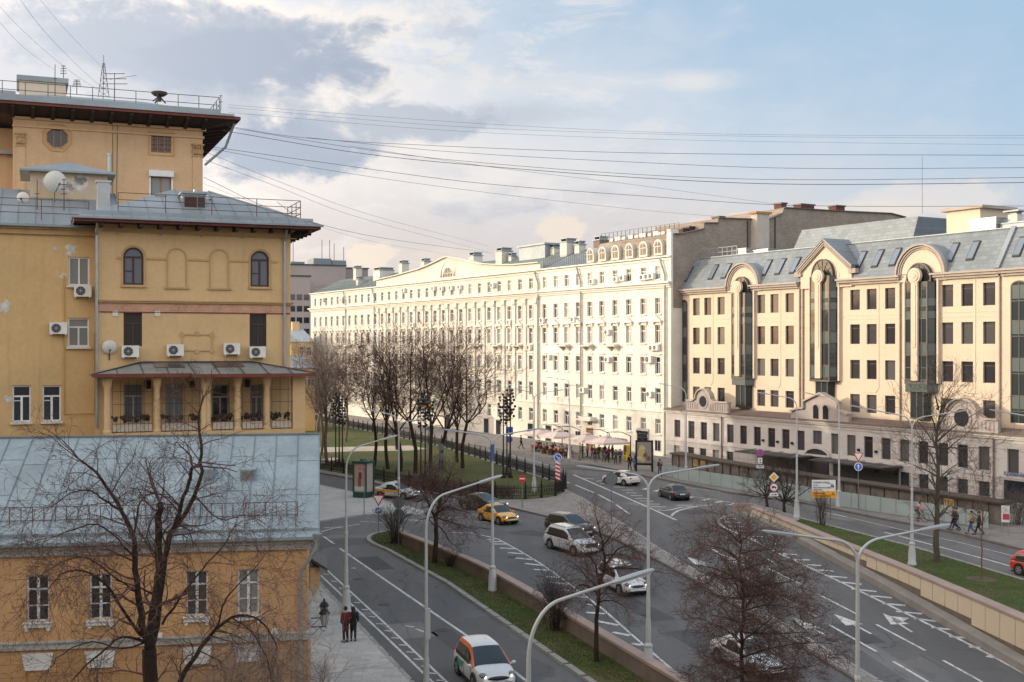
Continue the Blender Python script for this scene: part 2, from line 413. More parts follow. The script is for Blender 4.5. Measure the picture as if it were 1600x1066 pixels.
def road_sheet():
 ys=[-60,-20,0,20]+[20+2*i for i in range(1,37)]+[100,104,112,125,150,200,300,500,900,2000]
 mb=MB();rows=[]
 for y in ys:
  l,r=(Lx(y),Rx(y)) if y<=104 else (Lx(104),Rx(104))
  l -= 0.28;r+=0.28;z=rampz(y)
  rows.append([(-1500,y,0),(-200,y,0),(-60,y,0),(l,y,0),(l+0.01,y,z),(0.5*(l+r),y,z),(r-0.01,y,z),(r,y,0),(60,y,0),(200,y,0),(1500,y,0)])
 n=len(rows[0]);mb.v=[p for r_ in rows for p in r_]
 for i in range(len(ys)-1):
  for j in range(n-1):
   a=i*n+j;mb.f.append((a,a+1,a+n+1,a+n));mb.mi.append(0)
 return structure(mb.build('road',ASPH))
road_sheet()
def poly_mesh(pts,off,skirt=0.0,fz=None):
 """sheet over the ground: flat polygon cut where the ramp starts, raised by off, with an optional edge skirt"""
 bm=bmesh.new()
 tris=geometry.tessellate_polygon([[Vector((p[0],p[1],0)) for p in pts]])
 vs=[bm.verts.new((p[0],p[1],0)) for p in pts]
 for t in tris:
  try:bm.faces.new([vs[i] for i in t])
  except ValueError:pass
 for yy in (RY0,20.0):
  bmesh.ops.bisect_plane(bm,geom=bm.verts[:]+bm.edges[:]+bm.faces[:],plane_co=(0,yy,0),plane_no=(0,1,0))
 bmesh.ops.recalc_face_normals(bm,faces=bm.faces[:])
 for f in bm.faces:
  if f.normal.z<0:f.normal_flip()
 if skirt:
  ed=[e for e in bm.edges if e.is_boundary]
  ret=bmesh.ops.extrude_edge_only(bm,edges=ed)
  low=[g for g in ret['geom'] if isinstance(g,bmesh.types.BMVert)]
  for v in bm.verts:v.co.z=(fz or rampz0)(v.co.x,v.co.y)+off
  for v in low:v.co.z -= skirt
 else:
  for v in bm.verts:v.co.z=(fz or rampz0)(v.co.x,v.co.y)+off
 return bm
def rampz0(x,y):return rampz(y)
def flat0(x,y):return 0.0
def sheet(name,pts,mat,off,skirt=0.0,fz=None):
 bm=poly_mesh(pts,off,skirt,fz);me=bpy.data.meshes.new(name);bm.to_mesh(me);bm.free()
 me.materials.append(mat);o=bpy.data.objects.new(name,me);COL.objects.link(o)
 return structure(o)
def ext(a,b,dist):
 d=(b-a);d.normalize();return b+d*dist
def kerb_line(name,pts,w,h,mat,fz=flat0,closed=False):
 """granite kerb along a polyline: a real step, its stones jointed every two metres"""
 mb=MB();n=len(pts)
 P=[Vector((p[0],p[1],0)) for p in pts]
 offs=[]
 for i in range(n):
  a=P[i-1] if i>0 or closed else P[i];b=P[(i+1) % n] if i<n-1 or closed else P[i]
  d=(b-a).normalized();offs.append(Vector((d.y,-d.x,0))*(w/2))
 rng=range(n if closed else n-1)
 for i in rng:
  a,b,oa,ob=P[i],P[(i+1) % n],offs[i],offs[(i+1) % n]
  L=(b-a).length;k=max(1,int(L/2.0))
  for s in range(k):
   t0,t1=s/k+0.004,(s+1)/k-0.004
   p,q=a.lerp(b,t0),a.lerp(b,t1);op,oq=oa.lerp(ob,t0),oa.lerp(ob,t1)
   vs=[]
   for zz in (-0.05,h):
    for v in (p-op,p+op,q+oq,q-oq):vs.append((v.x,v.y,fz(v.x,v.y)+zz))
   mb.add(vs,[(0,1,2,3),(7,6,5,4),(0,4,5,1),(1,5,6,2),(2,6,7,3),(3,7,4,0)])
 return structure(mb.build(name,mat))
def arc_pts(pts,k=4):
 """smooth a polyline of ground points"""
 out=[]
 n=len(pts)
 for i in range(n-1):
  p0,p1,p2,p3=pts[max(i-1,0)],pts[i],pts[i+1],pts[min(i+2,n-1)]
  for s in range(k):
   t=s/k
   out.append(0.5*((2*p1)+(p2-p0)*t+(2*p0-5*p1+4*p2-p3)*t*t+(3*p1-p0-3*p2+p3)*t**3))
 out.append(pts[-1]);return out
k0,k1=G(497,911),G(641,1066)
ker=[ext(k1,k0,14),k0,k1,ext(k0,k1,40)]
sheet('pavement',[(p.x,p.y) for p in ker]+[(-14,ker[-1].y),(-22,40),(ker[0].x-7,ker[0].y)],PAVE_L,0.11,0.2,flat0)
kerb_line('kerb',ker,0.22,0.125,KERB)
isl=[G(*p) for p in ((455,752),(498,759),(555,771),(610,786),(655,797),(664,802),(655,806),(610,805),(567,806),(500,816),(440,826))]
sheet('plaza',[(p.x,p.y) for p in isl],PAVE_L,0.115,0.2,flat0)
kerb_line('kerb',isl,0.25,0.13,KERB,closed=True)
apr_lo=[G(*p) for p in ((740,783),(787,792),(867,811))]+[GR(*p) for p in ((921,828),(961,844),(1017,872),(1074,902),(1120,930),(1340,1066))]
apr_hi=[G(*p) for p in ((893,772),)]+[G(910,780)]+[GR(*p) for p in ((955,809),(1017,851),(1074,886),(1372,1066))]
far=[G(*p) for p in ((848,746),(795,730),(742,713),(690,697),(600,674),(470,655))]
near=[G(*p) for p in ((470,730),(500,740),(556,750),(620,764),(700,777))]
e_lo,e_hi=ext(apr_lo[-2],apr_lo[-1],30),ext(apr_hi[-2],apr_hi[-1],30)
park=[e_lo]+apr_lo[::-1]+near[::-1]+far[::-1]+apr_hi+[e_hi]
sheet('pavement',[(p.x,p.y) for p in park],PAVE_M,0.11,0.2)
kerb_line('kerb',near[:-1]+apr_lo+[e_lo],0.2,0.125,KERB_D,rampz0)
kerb_line('kerb',far[::-1]+apr_hi+[e_hi],0.2,0.125,KERB,rampz0)
fence_front=[G(*p) for p in ((455,727),(500,735),(556,745),(600,755),(660,767),(720,777),(774,782),(821,782))]
fence_tip=[G(*p) for p in ((846,780),(868,777),(880,771),(884,766),(880,760))]
fence_back=[G(*p) for p in ((848,749),(795,733),(742,716),(690,700),(640,689),(560,672),(470,655))]
fence_line=fence_front+fence_tip+fence_back
sheet('lawn',[(p.x,p.y) for p in fence_line],LAWN,0.16,0.1,flat0)
sheet('path',[(p.x,p.y) for p in [G(*q) for q in ((460,702),(500,701),(590,699),(640,698),(668,703),(640,706),(560,707),(500,709),(460,711))]],PATHM,0.164,0.0,flat0)
sheet('path',[(p.x,p.y) for p in [G(*q) for q in ((470,724),(520,717),(532,718),(505,727),(480,732))]],PATHM,0.164,0.0,flat0)
sheet('ground',[(p.x,p.y) for p in [G(*q) for q in ((700,773),(770,780),(824,780),(800,771),(740,762),(690,752),(640,738),(615,744),(640,758))]],EARTH,0.168,0.0,flat0)
gk=arc_pts([G(*p) for p in ((640,833),(610,832),(588,835),(577,841),(580,849),(606,861))],4)+[G(700,913),G(860,1024),ext(G(700,913),G(860,1024),34)]
wall_base=[Vector((Lx(y)-0.3,y,0)) for y in (20,35,46,52,58,66,74,82,90)]
sheet('verge',[(p.x,p.y) for p in gk]+[(p.x,p.y) for p in wall_base],LAWN,0.10,0.2,flat0)
kerb_line('kerb',gk,0.32,0.15,KERB)
def strip_wall(mbs,line,ys,x0,x1,zlo,zhi,mb):
 """a run of wall following line(y), from x0 to x1 beside it"""
 for a,b in zip(ys[:-1],ys[1:]):
  mb.add([(line(a)+x0,a,zlo(a)),(line(a)+x1,a,zlo(a)),(line(b)+x1,b,zlo(b)),(line(b)+x0,b,zlo(b)),
 (line(a)+x0,a,zhi(a)),(line(a)+x1,a,zhi(a)),(line(b)+x1,b,zhi(b)),(line(b)+x0,b,zhi(b))],
 [(0,3,2,1),(4,5,6,7),(0,1,5,4),(1,2,6,5),(2,3,7,6),(3,0,4,7)])
ys=[20+2.5*i for i in range(29)]
t=thing('parapet_wall','brown granite parapet wall with a pink coping beside the left green verge','wall',(Lx(60),60,0))
mb=MB();lm=lambda y:Lx(y)-Lx(60)
def strip_local(line,ys,x0,x1,zlo,zhi,name,mat,par,y0,xo,gap=0.006):
 mb=MB()
 for a,b in zip(ys[:-1],ys[1:]):
  a2,b2=a+gap,b-gap
  X=lambda y,d:line(y)+d-xo
  mb.add([(X(a2,x0),a2-y0,zlo(a)),(X(a2,x1),a2-y0,zlo(a)),(X(b2,x1),b2-y0,zlo(b)),(X(b2,x0),b2-y0,zlo(b)),
 (X(a2,x0),a2-y0,zhi(a)),(X(a2,x1),a2-y0,zhi(a)),(X(b2,x1),b2-y0,zhi(b)),(X(b2,x0),b2-y0,zhi(b))],
 [(0,3,2,1),(4,5,6,7),(0,1,5,4),(1,2,6,5),(2,3,7,6),(3,0,4,7)])
 return mb.build(name,mat,par)
strip_local(Lx,ys,-0.5,-0.04,lambda y:-3.4,lambda y:0.86,'wall',WALLST,t,60,Lx(60),0.0)
strip_local(Lx,ys,-0.58,0.0,lambda y:0.86,lambda y:1.0,'coping',COPING,t,60,Lx(60))
ys=[20+1.55*i for i in range(55)]
t=thing('retaining_wall','cream panelled retaining wall with pinkish coping beside the dipping lanes','wall',(Rx(60),60,0))
strip_local(Rx,ys,0.08,0.9,lambda y:-3.4,lambda y:0.74,'wall',WALLST,t,60,Rx(60),0.0)
strip_local(Rx,ys,-0.04,0.75,lambda y:0.76,lambda y:0.9,'coping',COPING,t,60,Rx(60))
stepz=lambda y:-0.15-0.3*max(0,math.floor((100-y)/9.0))*0.98
mbp=MB()
for i in range(len(ys)-1):
 a,b=ys[i]+0.035,ys[i+1]-0.035
 zb=min(.35,math.ceil((rampz((a+b)/2)+.5)/.34)*.34)
 X=lambda y:Rx(y)-Rx(60)
 mbp.add([(X(a)+0.02,a-60,zb),(X(b)+0.02,b-60,zb),(X(b)+0.02,b-60,0.72),(X(a)+0.02,a-60,0.72),
 (X(a)+0.09,a-60,zb),(X(b)+0.09,b-60,zb),(X(b)+0.09,b-60,0.72),(X(a)+0.09,a-60,0.72)],
 [(0,1,2,3)[::-1],(4,5,6,7),(0,1,5,4),(3,2,6,7),(0,3,7,4),(1,2,6,5)])
mbp.build('cladding',PANEL,t)
strip_local(Rx,ys,-0.85,-0.02,lambda y:-4.0,lambda y:rampz(y)+0.42,'plinth',CONC,t,60,Rx(60),0.004)
mb=MB();mb.box(-0.85,0.75,0,0.35,-1.0,0.95);mb.build('end_block',COPING,t,loc=(Rx(105.25)-Rx(60),45.26,0))
gr=[G(*p) for p in ((1172,789),(1205,797),(1252,812),(1428,857),(1600,909))]
gr_end=ext(gr[-2],gr[-1],30)
wl=[Vector((Rx(y)+0.5,y,0)) for y in (28,40,52,64,76,90,104)]
sheet('pavement',[(p.x,p.y) for p in gr[:3]]+[(Rx(97)+0.5,97),(Rx(104.5)+0.5,104.5)],PAVE_M,0.115,0.2,flat0)
sheet('verge',[(p.x,p.y) for p in gr[2:]]+[(gr_end.x,gr_end.y)]+[(p.x,p.y) for p in wl[:-2]]+[(Rx(97)+0.5,97)],LAWN_R,0.10,0.2,flat0)
kerb_line('kerb',gr+[gr_end],0.25,0.15,KERB)
rk=[G(*p) for p in ((690,690),(760,699),(800,706),(891,722),(954,733),(992,742),(1075,758),(1140,771),(1255,787),(1384,813),(1485,832),(1600,861))]
rk_end=ext(rk[-2],rk[-1],25)
back=[(75,70),(46,119),(22.5,160),(-48,280),(-60,280)]
sheet('pavement',[(p.x,p.y) for p in rk]+[(rk_end.x,rk_end.y)]+back,PAVE_R,0.13,0.2,flat0)
kerb_line('kerb',rk+[rk_end],0.35,0.15,KERB_D)
mk=MB()
def stroke(pts,w,ground=G,off=0.008):
 """painted line through photo points"""
 P=[ground(*p) if not isinstance(p,Vector) else p for p in pts]
 for a,b in zip(P[:-1],P[1:]):
  cuts=[0.0,1.0]
  if ground is GR and (a.y-RY0)*(b.y-RY0)<0:cuts=[0.0,(RY0-a.y)/(b.y-a.y),1.0]
  d=Vector((b.x-a.x,b.y-a.y,0)).normalized();n=Vector((-d.y,d.x,0))*(w/2)
  for t0,t1 in zip(cuts[:-1],cuts[1:]):
   p,q=a.lerp(b,t0),a.lerp(b,t1)
   fz=rampz if ground is GR else (lambda y:0.0)
   vs=[p-n,q-n,q+n,p+n]
   mk.quad(*[(v.x,v.y,fz(v.y)+off) for v in vs])
def arrow(head,tail,ground=GR,hw=0.55,hl=2.4,w=0.16,side=0):
 a,b=ground(*head),ground(*tail);d=(a-b);d.z=0;L=d.length;d.normalize();n=Vector((-d.y,d.x,0))
 base=a-d*hl
 fz=rampz if ground is GR else (lambda y:0.0)
 Z=lambda v:(v.x,v.y,fz(v.y)+0.008)
 if side:mk.add([Z(base+n*w),Z(base+n*side*1.1+d*1.2),Z(base+n*side*0.2+d*1.7),Z(base-n*side*0.1+d*0.6)],[(0,1,2,3)])
 mk.add([Z(base-n*hw),Z(base+n*hw),Z(a)],[(0,1,2)])
 mk.quad(Z(b-n*w/2),Z(base-n*w/2),Z(base+n*w/2),Z(b+n*w/2))
stroke([(505,838),(522,850)],0.16);stroke([(531,857),(600,905),(670,953),(739,1000),(780,1031),(850,1086)],0.17)
stroke([(511,891),(600,973),(698,1066),(720,1087)],0.13);stroke([(501,899),(590,983),(676,1066),(696,1085)],0.13)
for i in range(16):
 t=i/15.0
 a=(506+t*176,897+t*166)
 stroke([a,(a[0]+8+6*t,a[1]+1)],0.16)
stroke([(633,978),(647,980)],0.14);stroke([(650,983),(664,988)],0.14)
stroke([(548,888),(556,888)],0.2)
stroke([(502,831),(520,826),(545,822),(562,819)],0.16);stroke([(506,825),(540,823)],0.16)
stroke([(563,815),(598,817)],0.16);stroke([(635,812),(660,814)],0.16);stroke([(756,815),(768,817)],0.3)
stroke([(703,832),(735,833),(760,838),(779,843),(814,862),(848,883),(878,904),(906,925),(942,952),(976,982),(1009,1011),(1044,1041),(1075,1068)],0.15,GR)
for x0,y0,x1,y1 in ((0,235,48,238),(20,248,85,248),(40,262,120,262),(80,285,180,290),(125,312,225,320),(170,343,275,353),(225,375,330,387),(275,410,385,415),
 (325,448,430,458),(370,483,480,497),(440,527,540,538),(500,565,585,572),(580,612,650,618),(580,660,690,668),(640,710,770,735),(735,775,835,795),(845,840,905,852)):
 stroke([(760+x0/3.7275,780+y0/3.7275),(760+x1/3.7275,780+y1/3.7275)],0.3,GR)
stroke([(790,818),(800,816)],0.2);stroke([(849,838),(866,838)],0.3,GR);stroke([(712,808),(724,809)],0.16)
for s in (((856,744),(890,755)),((899,758),(928,770)),((935,773),(957,785)),((963,789),(983,803))):stroke(s,0.2)
stroke([(820,735),(850,742)],0.2);stroke([(800,712),(840,722),(880,735)],0.12)
stroke([(896,742),(940,761),(1000,787),(1057,813)],0.22)
z8=lambda x,y:(800+x/3.636,640+y/3.636)
for x0,y0,x1,y1 in ((395,390,465,395),(480,408,525,405),(500,420,560,424),(580,440,640,443),(625,458,690,458),(650,473,710,475),(675,490,740,490),(700,505,775,505),(725,520,805,522),(760,537,840,538),(790,553,875,553)):
 stroke([z8(x0,y0),z8(x1,y1)],0.3)
stroke([z8(825,570),z8(870,574),z8(905,570),z8(960,556),z8(1040,549),z8(1140,543)],0.25)
stroke([z8(905,606),z8(918,590),z8(945,575),z8(1000,560),z8(1060,550)],0.25)
stroke([z8(935,546),z8(1020,546)],0.25);stroke([z8(940,540),z8(1140,540)],0.1)
stroke([z8(990,492),z8(1110,505),z8(1240,528),z8(1335,546)],0.12)
for x,y in ((1000,500),(1085,513),(1160,526),(1230,540),(745,452),(810,462)):stroke([z8(x,y+3),z8(x+32,y-5)],0.5)
for x,y in ((560,330),(480,318),(400,305),(330,296),(250,285)):stroke([z8(x,y),z8(x+30,y+5)],0.14)
stroke([z8(680,392),z8(770,405)],0.12);stroke([z8(960,440),z8(1090,455),z8(1200,470)],0.12)
z4=lambda x,y:(1080+x/3.077,780+y/3.077)
stroke([z4(200,75),z4(165,82),z4(135,95),z4(130,115),z4(165,140),z4(260,180),z4(370,235),z4(480,288),z4(700,390),z4(950,510),z4(1250,655),z4(1430,745),z4(1600,838),z4(1680,880)],0.2,GR)
for x0,y0,x1,y1 in ((150,92,215,95),(160,110,240,113),(180,130,265,133),(210,150,300,152),(260,178,345,182),(300,195,370,198),(350,213,410,217),(395,238,455,241),(440,263,510,268),(495,290,570,293),(555,315,625,320),(600,340,685,347),(655,370,750,378),(710,398,820,410),
 (770,432,890,445),(845,463,965,475),(920,502,1030,512),(985,540,1110,552),(1070,575,1185,588),(1155,617,1250,628),(1240,660,1320,668),(1335,710,1405,715),(1420,755,1500,770)):
 stroke([z4(x0,y0),z4(x1,y1)],0.32,GR)
for a in (((605,455),(800,555)),((665,605),(890,733)),((890,603),(1125,728)),((970,780),(1140,880)),((1210,775),(1400,880)),((375,335),(550,420)),((445,475),(600,565)),((205,345),(360,430)),((235,268),(290,292)),((365,288),(420,318)),((100,240),(160,275))):
 stroke([z4(*a[0]),z4(*a[1])],0.16,GR)
arrow(z4(685,552),z4(865,648));arrow(z4(920,548),z4(1062,640),side=-1);arrow(z4(485,567),z4(648,656));arrow(z4(-20,278),z4(82,328));arrow(z4(155,268),z4(260,322))
z1=lambda x,y:(1140+x/3.478,600+y/3.478)
stroke([z1(840,805),z1(1120,880),z1(1400,955),z1(1600,1012)],0.2)
stroke([z1(520,700),z1(640,725)],0.16)
stroke([z1(560,705),z1(900,785),z1(1250,862),z1(1600,950)],0.1)
structure(mk.build('road_markings',PAINT))
mh0=None
for px,py,g_ in ((600,945,G),(560,905,G),(690,985,G),(720,850,GR),(800,870,GR),(845,900,GR),(930,800,G),(1010,800,G),(1120,850,GR),(1200,930,GR),(1090,950,GR),(1300,1000,GR),(760,826,G),(1010,960,GR)):
 p_=g_(px,py)
 if mh0 is None:mb=MB();mb.lathe([(.36,0),(.36,.006),(.30,.007),(.29,.004),(.02,.004)],(0,0,0),18);mh0=mb.mesh('manhole_cover',M('cast iron cover',(.045,.042,.04),.6,.4,.3,8))
 mh=link('manhole_cover',mh0,None,(p_.x,p_.y,p_.z+.006));tag(mh,'round cast iron manhole cover flush with the asphalt carriageway','manhole cover','manhole covers in the road')
PATCH=[M('fresh asphalt patch',(.075,.076,.08),.85,0,.15,.6,.1,40,.3),M('pale asphalt patch',(.165,.165,.167),.9,0,.15,.6,.1,40,.3)]
TAR=M('poured tar seam',(.032,.032,.034),.6,0,.1,2)
def road_patch(px,py,w,l,ang,g_,m_):
 c=g_(px,py);a=R(ang);u=Vector((math.cos(a),math.sin(a),0));v=Vector((-u.y,u.x,0));fz=rampz if g_ is GR else (lambda y:0.0)
 mb=MB();vs=[c+u*(l/2)+v*(w/2),c-u*(l/2)+v*(w/2)*.96,c-u*(l/2)*.98-v*(w/2),c+u*(l/2)-v*(w/2)]
 mb.quad(*[(p.x,p.y,fz(p.y)+.004) for p in vs]);structure(mb.build('road_patch',m_))
for i,(px,py,w,l,ang,g_) in enumerate(((585,880,1.6,5,-70,G),(640,985,2.2,3.4,-70,G),(720,1010,1.2,7,-70,G),(560,960,1.0,2.4,20,G),(830,835,2.4,4,-60,GR),(760,815,1.4,6,10,G),(1000,950,1.6,6,-68,GR),(930,870,1.2,3,20,GR),(1090,1000,2.0,4,-68,GR),(1010,790,1.8,5,-55,G),(1090,800,2.6,3,20,G),(1210,900,1.4,6,-80,GR),(1330,990,2.2,4,-80,GR),(1400,1040,1.2,8,-80,GR),(1420,835,1.5,5,-70,G),(1300,808,1.2,5,-60,G),(930,735,2.0,8,-40,G),(560,838,1.6,5,5,G))):
 road_patch(px,py,w,l,ang,g_,PATCH[i % 2])
mk=MB();trng=random.Random(12)
for pts,g_ in ((((520,860),(640,990),(700,1060)),G),(((560,850),(720,960),(800,1030)),G),(((700,820),(900,850)),G),(((800,850),(960,960),(1060,1050)),GR),(((880,840),(1060,950),(1200,1050)),GR),(((1000,800),(1140,800)),G),(((1120,840),(1300,940),(1500,1060)),GR),(((1190,890),(1420,1060)),GR),(((1250,800),(1420,840),(1590,885)),G),(((830,725),(1000,775)),G),(((540,930),(640,935)),G),(((1120,905),(1260,900)),GR)):
 P=[g_(*p) for p in pts];Q=[]
 for a,b in zip(P[:-1],P[1:]):
  n=max(2,int((b-a).length/1.3))
  for k in range(n):Q.append(a.lerp(b,k/n)+Vector((trng.gauss(0,.12),trng.gauss(0,.12),0)))
 Q.append(P[-1]);keep=mk
 for a,b in zip(Q[:-1],Q[1:]):
  if trng.random()<.85:stroke([a,b],.035+.03*trng.random(),g_,.005)
structure(mk.build('tar_seams',TAR))
# ================================================================== BUILDING KIT
class Front:
 """a facade: origin on the ground, x along it to the right, y into the building, z up"""
 def __init__(self,px,depth,deg,extra=(0,0)):
  self.O=Vector(((px-800)/FPX*depth+extra[0],depth+extra[1],0));self.a=R(deg)
  self.u=Vector((math.cos(self.a),math.sin(self.a),0));self.v=Vector((-math.sin(self.a),math.cos(self.a),0))
 def px(self,x,y,yo=0.0):
  r=Vector(((x-800)/FPX,1.0,(HZ-y)/FPX))
  t=(yo+self.O.dot(self.v))/(r.x*self.v.x+r.y*self.v.y)
  P=r*t;P.z+=CAMZ
  return ((P-self.O).dot(self.u),P.z)
 def X(self,x,yo=0.0):return self.px(x,HZ,yo)[0]
 def Z(self,x,y,yo=0.0):return self.px(x,y,yo)[1]
 def W(self,x,y,z):return self.O+self.u*x+self.v*y+Vector((0,0,z))
 def root(self,name,label,cat='building',group=None):
  return thing(name,label,cat,tuple(self.O),self.a,group)
def facade(mb,x0,x1,z0,z1,holes,y=0.0,depth=0.22):
 """wall face with real recessed openings: holes are (x centre, z bottom, width, height)"""
 H=[(h[0]-h[2]/2,h[0]+h[2]/2,h[1],h[1]+h[3]) for h in holes]
 xs=sorted(set([round(x0,4),round(x1,4)]+[round(v,4) for h in H for v in h[:2] if x0<v<x1]))
 zs=sorted(set([round(z0,4),round(z1,4)]+[round(v,4) for h in H for v in h[2:] if z0<v<z1]))
 for j in range(len(zs)-1):
  zc=(zs[j]+zs[j+1])/2;row=[h for h in H if h[2]<zc<h[3]]
  run=None
  for i in range(len(xs)):
   solid=i<len(xs)-1 and not any(h[0]<(xs[i]+xs[i+1])/2<h[1] for h in row)
   if solid and run is None:run=xs[i]
   if not solid and run is not None:
    mb.quad((run,y,zs[j]),(xs[i],y,zs[j]),(xs[i],y,zs[j+1]),(run,y,zs[j+1]));run=None
 for a,b,c,d in H:
  Y=y+depth
  mb.quad((a,y,c),(b,y,c),(b,Y,c),(a,Y,c));mb.quad((a,y,d),(a,Y,d),(b,Y,d),(b,y,d))
  mb.quad((a,y,c),(a,Y,c),(a,Y,d),(a,y,d));mb.quad((b,y,c),(b,y,d),(b,Y,d),(b,Y,c))
  mb.quad((a,Y,c),(b,Y,c),(b,Y,d),(a,Y,d))
def body_box(mb,x0,x1,y0,y1,z0,z1,front=False):
 """the other faces of a building block"""
 mb.quad((x0,y0,z0),(x0,y0,z1),(x0,y1,z1),(x0,y1,z0));mb.quad((x1,y0,z0),(x1,y1,z0),(x1,y1,z1),(x1,y0,z1))
 mb.quad((x0,y1,z0),(x0,y1,z1),(x1,y1,z1),(x1,y1,z0));mb.quad((x0,y0,z1),(x1,y0,z1),(x1,y1,z1),(x0,y1,z1))
 if front:mb.quad((x0,y0,z0),(x1,y0,z0),(x1,y0,z1),(x0,y0,z1))
WCACHE={}
def window_meshes(w,h,style,fr=0.07,arch=False):
 key=(round(w,2),round(h,2),style,arch)
 if key in WCACHE:return WCACHE[key]
 f=MB();p=MB();d0,d1=0.0,0.07
 a=w/2;hs=h-a if arch else h
 def fbar(x0,x1,z0,z1,y0=d0,y1=d1):f.box(x0,x1,y0,y1,z0,z1)
 fbar(-a,-a+fr,0,hs);fbar(a-fr,a,0,hs);fbar(-a+fr,a-fr,0,fr)
 if not arch:fbar(-a+fr,a-fr,h-fr,h)
 if arch:
  n=14
  for i in range(n):
   t0,t1=PI*i/n,PI*(i+1)/n
   P=[]
   for r_ in (a,a-fr):
    for t in (t0,t1):P.append((r_*math.cos(t),hs+r_*math.sin(t)))
   vs=[(x,d0,z) for x,z in P]+[(x,d1,z) for x,z in P]
   f.add(vs,[(0,1,3,2),(4,6,7,5),(2,3,7,6),(0,4,5,1)])
  p.add([(a*0.97*math.cos(PI*i/14),0.04,hs+a*0.97*math.sin(PI*i/14)) for i in range(15)]+[(-a*.97,0.04,0.02),(a*.97,0.04,0.02)],[tuple(range(17))[::-1]])
 else:
  p.quad((-a+.01,0.04,0.01),(a-.01,0.04,0.01),(a-.01,0.04,h-.01),(-a+.01,0.04,h-.01))
 m=fr*0.5
 if style=='T':
  zt=h*0.68;fbar(-a+fr,a-fr,zt-m,zt+m);fbar(-m,m,fr,zt-m)
 elif style=='Tl':
  zt=h*0.70;fbar(-a+fr,a-fr,zt-m,zt+m);fbar(-m*1.3,m*1.3,fr,zt-m);fbar(-a+fr,-m*1.3,zt-0.22*h*.6,zt-0.22*h*.6+m)
 elif style=='two':
  fbar(-m,m,fr,h-fr)
 elif style=='orange':
  fbar(-m*1.5,m*1.5,fr,h-fr,-0.01,d1);zt=h*0.69
  fbar(-a+fr,-m*1.5,zt-m,zt+m);fbar(m*1.5,a-fr,zt-m,zt+m)
  zt=h*0.34;fbar(-a+fr,-m*1.5,zt-m*.6,zt+m*.6);fbar(m*1.5,a-fr,zt-m*.6,zt+m*.6)
 elif style=='archT':
  fbar(-a+fr,a-fr,hs-m,hs+m);fbar(-m,m,fr,hs-m);zt=hs*0.5;fbar(-a+fr,-m,zt-m*.5,zt+m*.5)
 elif style=='grid':
  for i in range(1,5):fbar(-a+w*i/5-.012,-a+w*i/5+.012,fr,h-fr,-0.06,-0.04)
  for i in range(1,4):fbar(-a,a,h*i/4-.012,h*i/4+.012,-0.065,-0.045)
  fbar(-a+w*.33-m,-a+w*.33+m,fr,h-fr);fbar(a-w*.33-m,a-w*.33+m,fr,h-fr)
 elif style=='office':
  fbar(-a+fr,a-fr,h*0.80-m*.7,h*0.80+m*.7)
 WCACHE[key]=(f,p,{});return WCACHE[key]
def window(root,x,z,w,h,style='T',y=0.12,fmat=None,pmat=None,fr=0.07,arch=False,name='window',sill=None):
 """a window is frame mesh > pane"""
 f,p,made=window_meshes(w,h,style,fr,arch)
 fmat=fmat or WHITEFR;pmat=pmat or GLASS_C
 kf=fmat.name;kp='p'+pmat.name
 if kf not in made:made[kf]=f.mesh('window',fmat)
 if kp not in made:made[kp]=p.mesh('pane',pmat)
 o=link(name,made[kf],root,(x,y,z));link('pane',made[kp],o)
 if sill:
  ks=('s',round(w,2),sill.name)
  if ks not in WCACHE:
   mb=MB();mb.box(-w/2-.08,w/2+.08,-0.28,-0.02,-0.1,-0.004);WCACHE[ks]=mb.mesh('sill',sill)
  link('sill',WCACHE[ks],o)
 return o
def pipe_run(root,pts,r=0.06,mat=None,name='downpipe',n=8):
 mb=MB();mb.tube(pts,r,n)
 for a,b in zip(pts[:-1],pts[1:]):
  a,b=Vector(a),Vector(b);L=(b-a).length
  for i in range(1,int(L/1.2)+1):mb.cyl(a.lerp(b,i*1.2/L-.02/L if L else 0),a.lerp(b,min(1,i*1.2/L+.05/L)),r*1.25,None,n)
 return mb.build(name,mat or PIPEM,root,True)
def railing(mb,pts,h,step,r=0.012,rails=(1.0,0.5)):
 for a,b in zip(pts[:-1],pts[1:]):
  a,b=Vector(a),Vector(b);n=max(1,round((b-a).length/step))
  for i in range(n+1):
   p=a.lerp(b,i/n);mb.bar(p,p+Vector((0,0,h)),r*2)
  for k in rails:mb.bar(a+Vector((0,0,h*k)),b+Vector((0,0,h*k)),r*1.7)
def ac_proto():
 t=thing('air_conditioner','x','air conditioner')
 c=MB();c.box(-0.4,0.4,-0.32,-0.02,0,0.56);c.box(-0.36,0.36,-0.02,0.10,0.06,0.5)
 for s in (-.32,.32):c.box(s-.02,s+.02,-0.34,0.12,-0.06,0.0)
 c.build('casing',ACWHITE,t)
 f=MB();f.cyl((-0.1,-0.325,.28),(-0.1,-0.345,.28),.215,None,20);f.build('fan_grille',DKGREY,t)
 g=MB()
 g.cyl((-.1,-.345,.28),(-.1,-.36,.28),.05,None,10)
 for k in range(8):
  a=PI*k/4;g.bar((-.1+.05*math.cos(a),-.352,.28+.05*math.sin(a)),(-.1+.21*math.cos(a),-.352,.28+.21*math.sin(a)),.014)
 g.build('fan_hub',GREYFR,t)
 return t
AC0=ac_proto();AC_USED=[False]
def air_con(fr,px,py,label,yo=-0.08,group='air conditioners on the facades',s=1.0):
 x,z=fr.px(px,py,yo)
 loc=fr.W(x,yo-0.02,z-0.28*s)
 if not AC_USED[0]:o=AC0;AC_USED[0]=True;o.location=loc;o.rotation_euler=(0,0,fr.a);o['label']=label
 else:o=copy_tree(AC0,loc,fr.a,label)
 o['group']=group;o.scale=(s,s,s);return o
DISH_ME={}
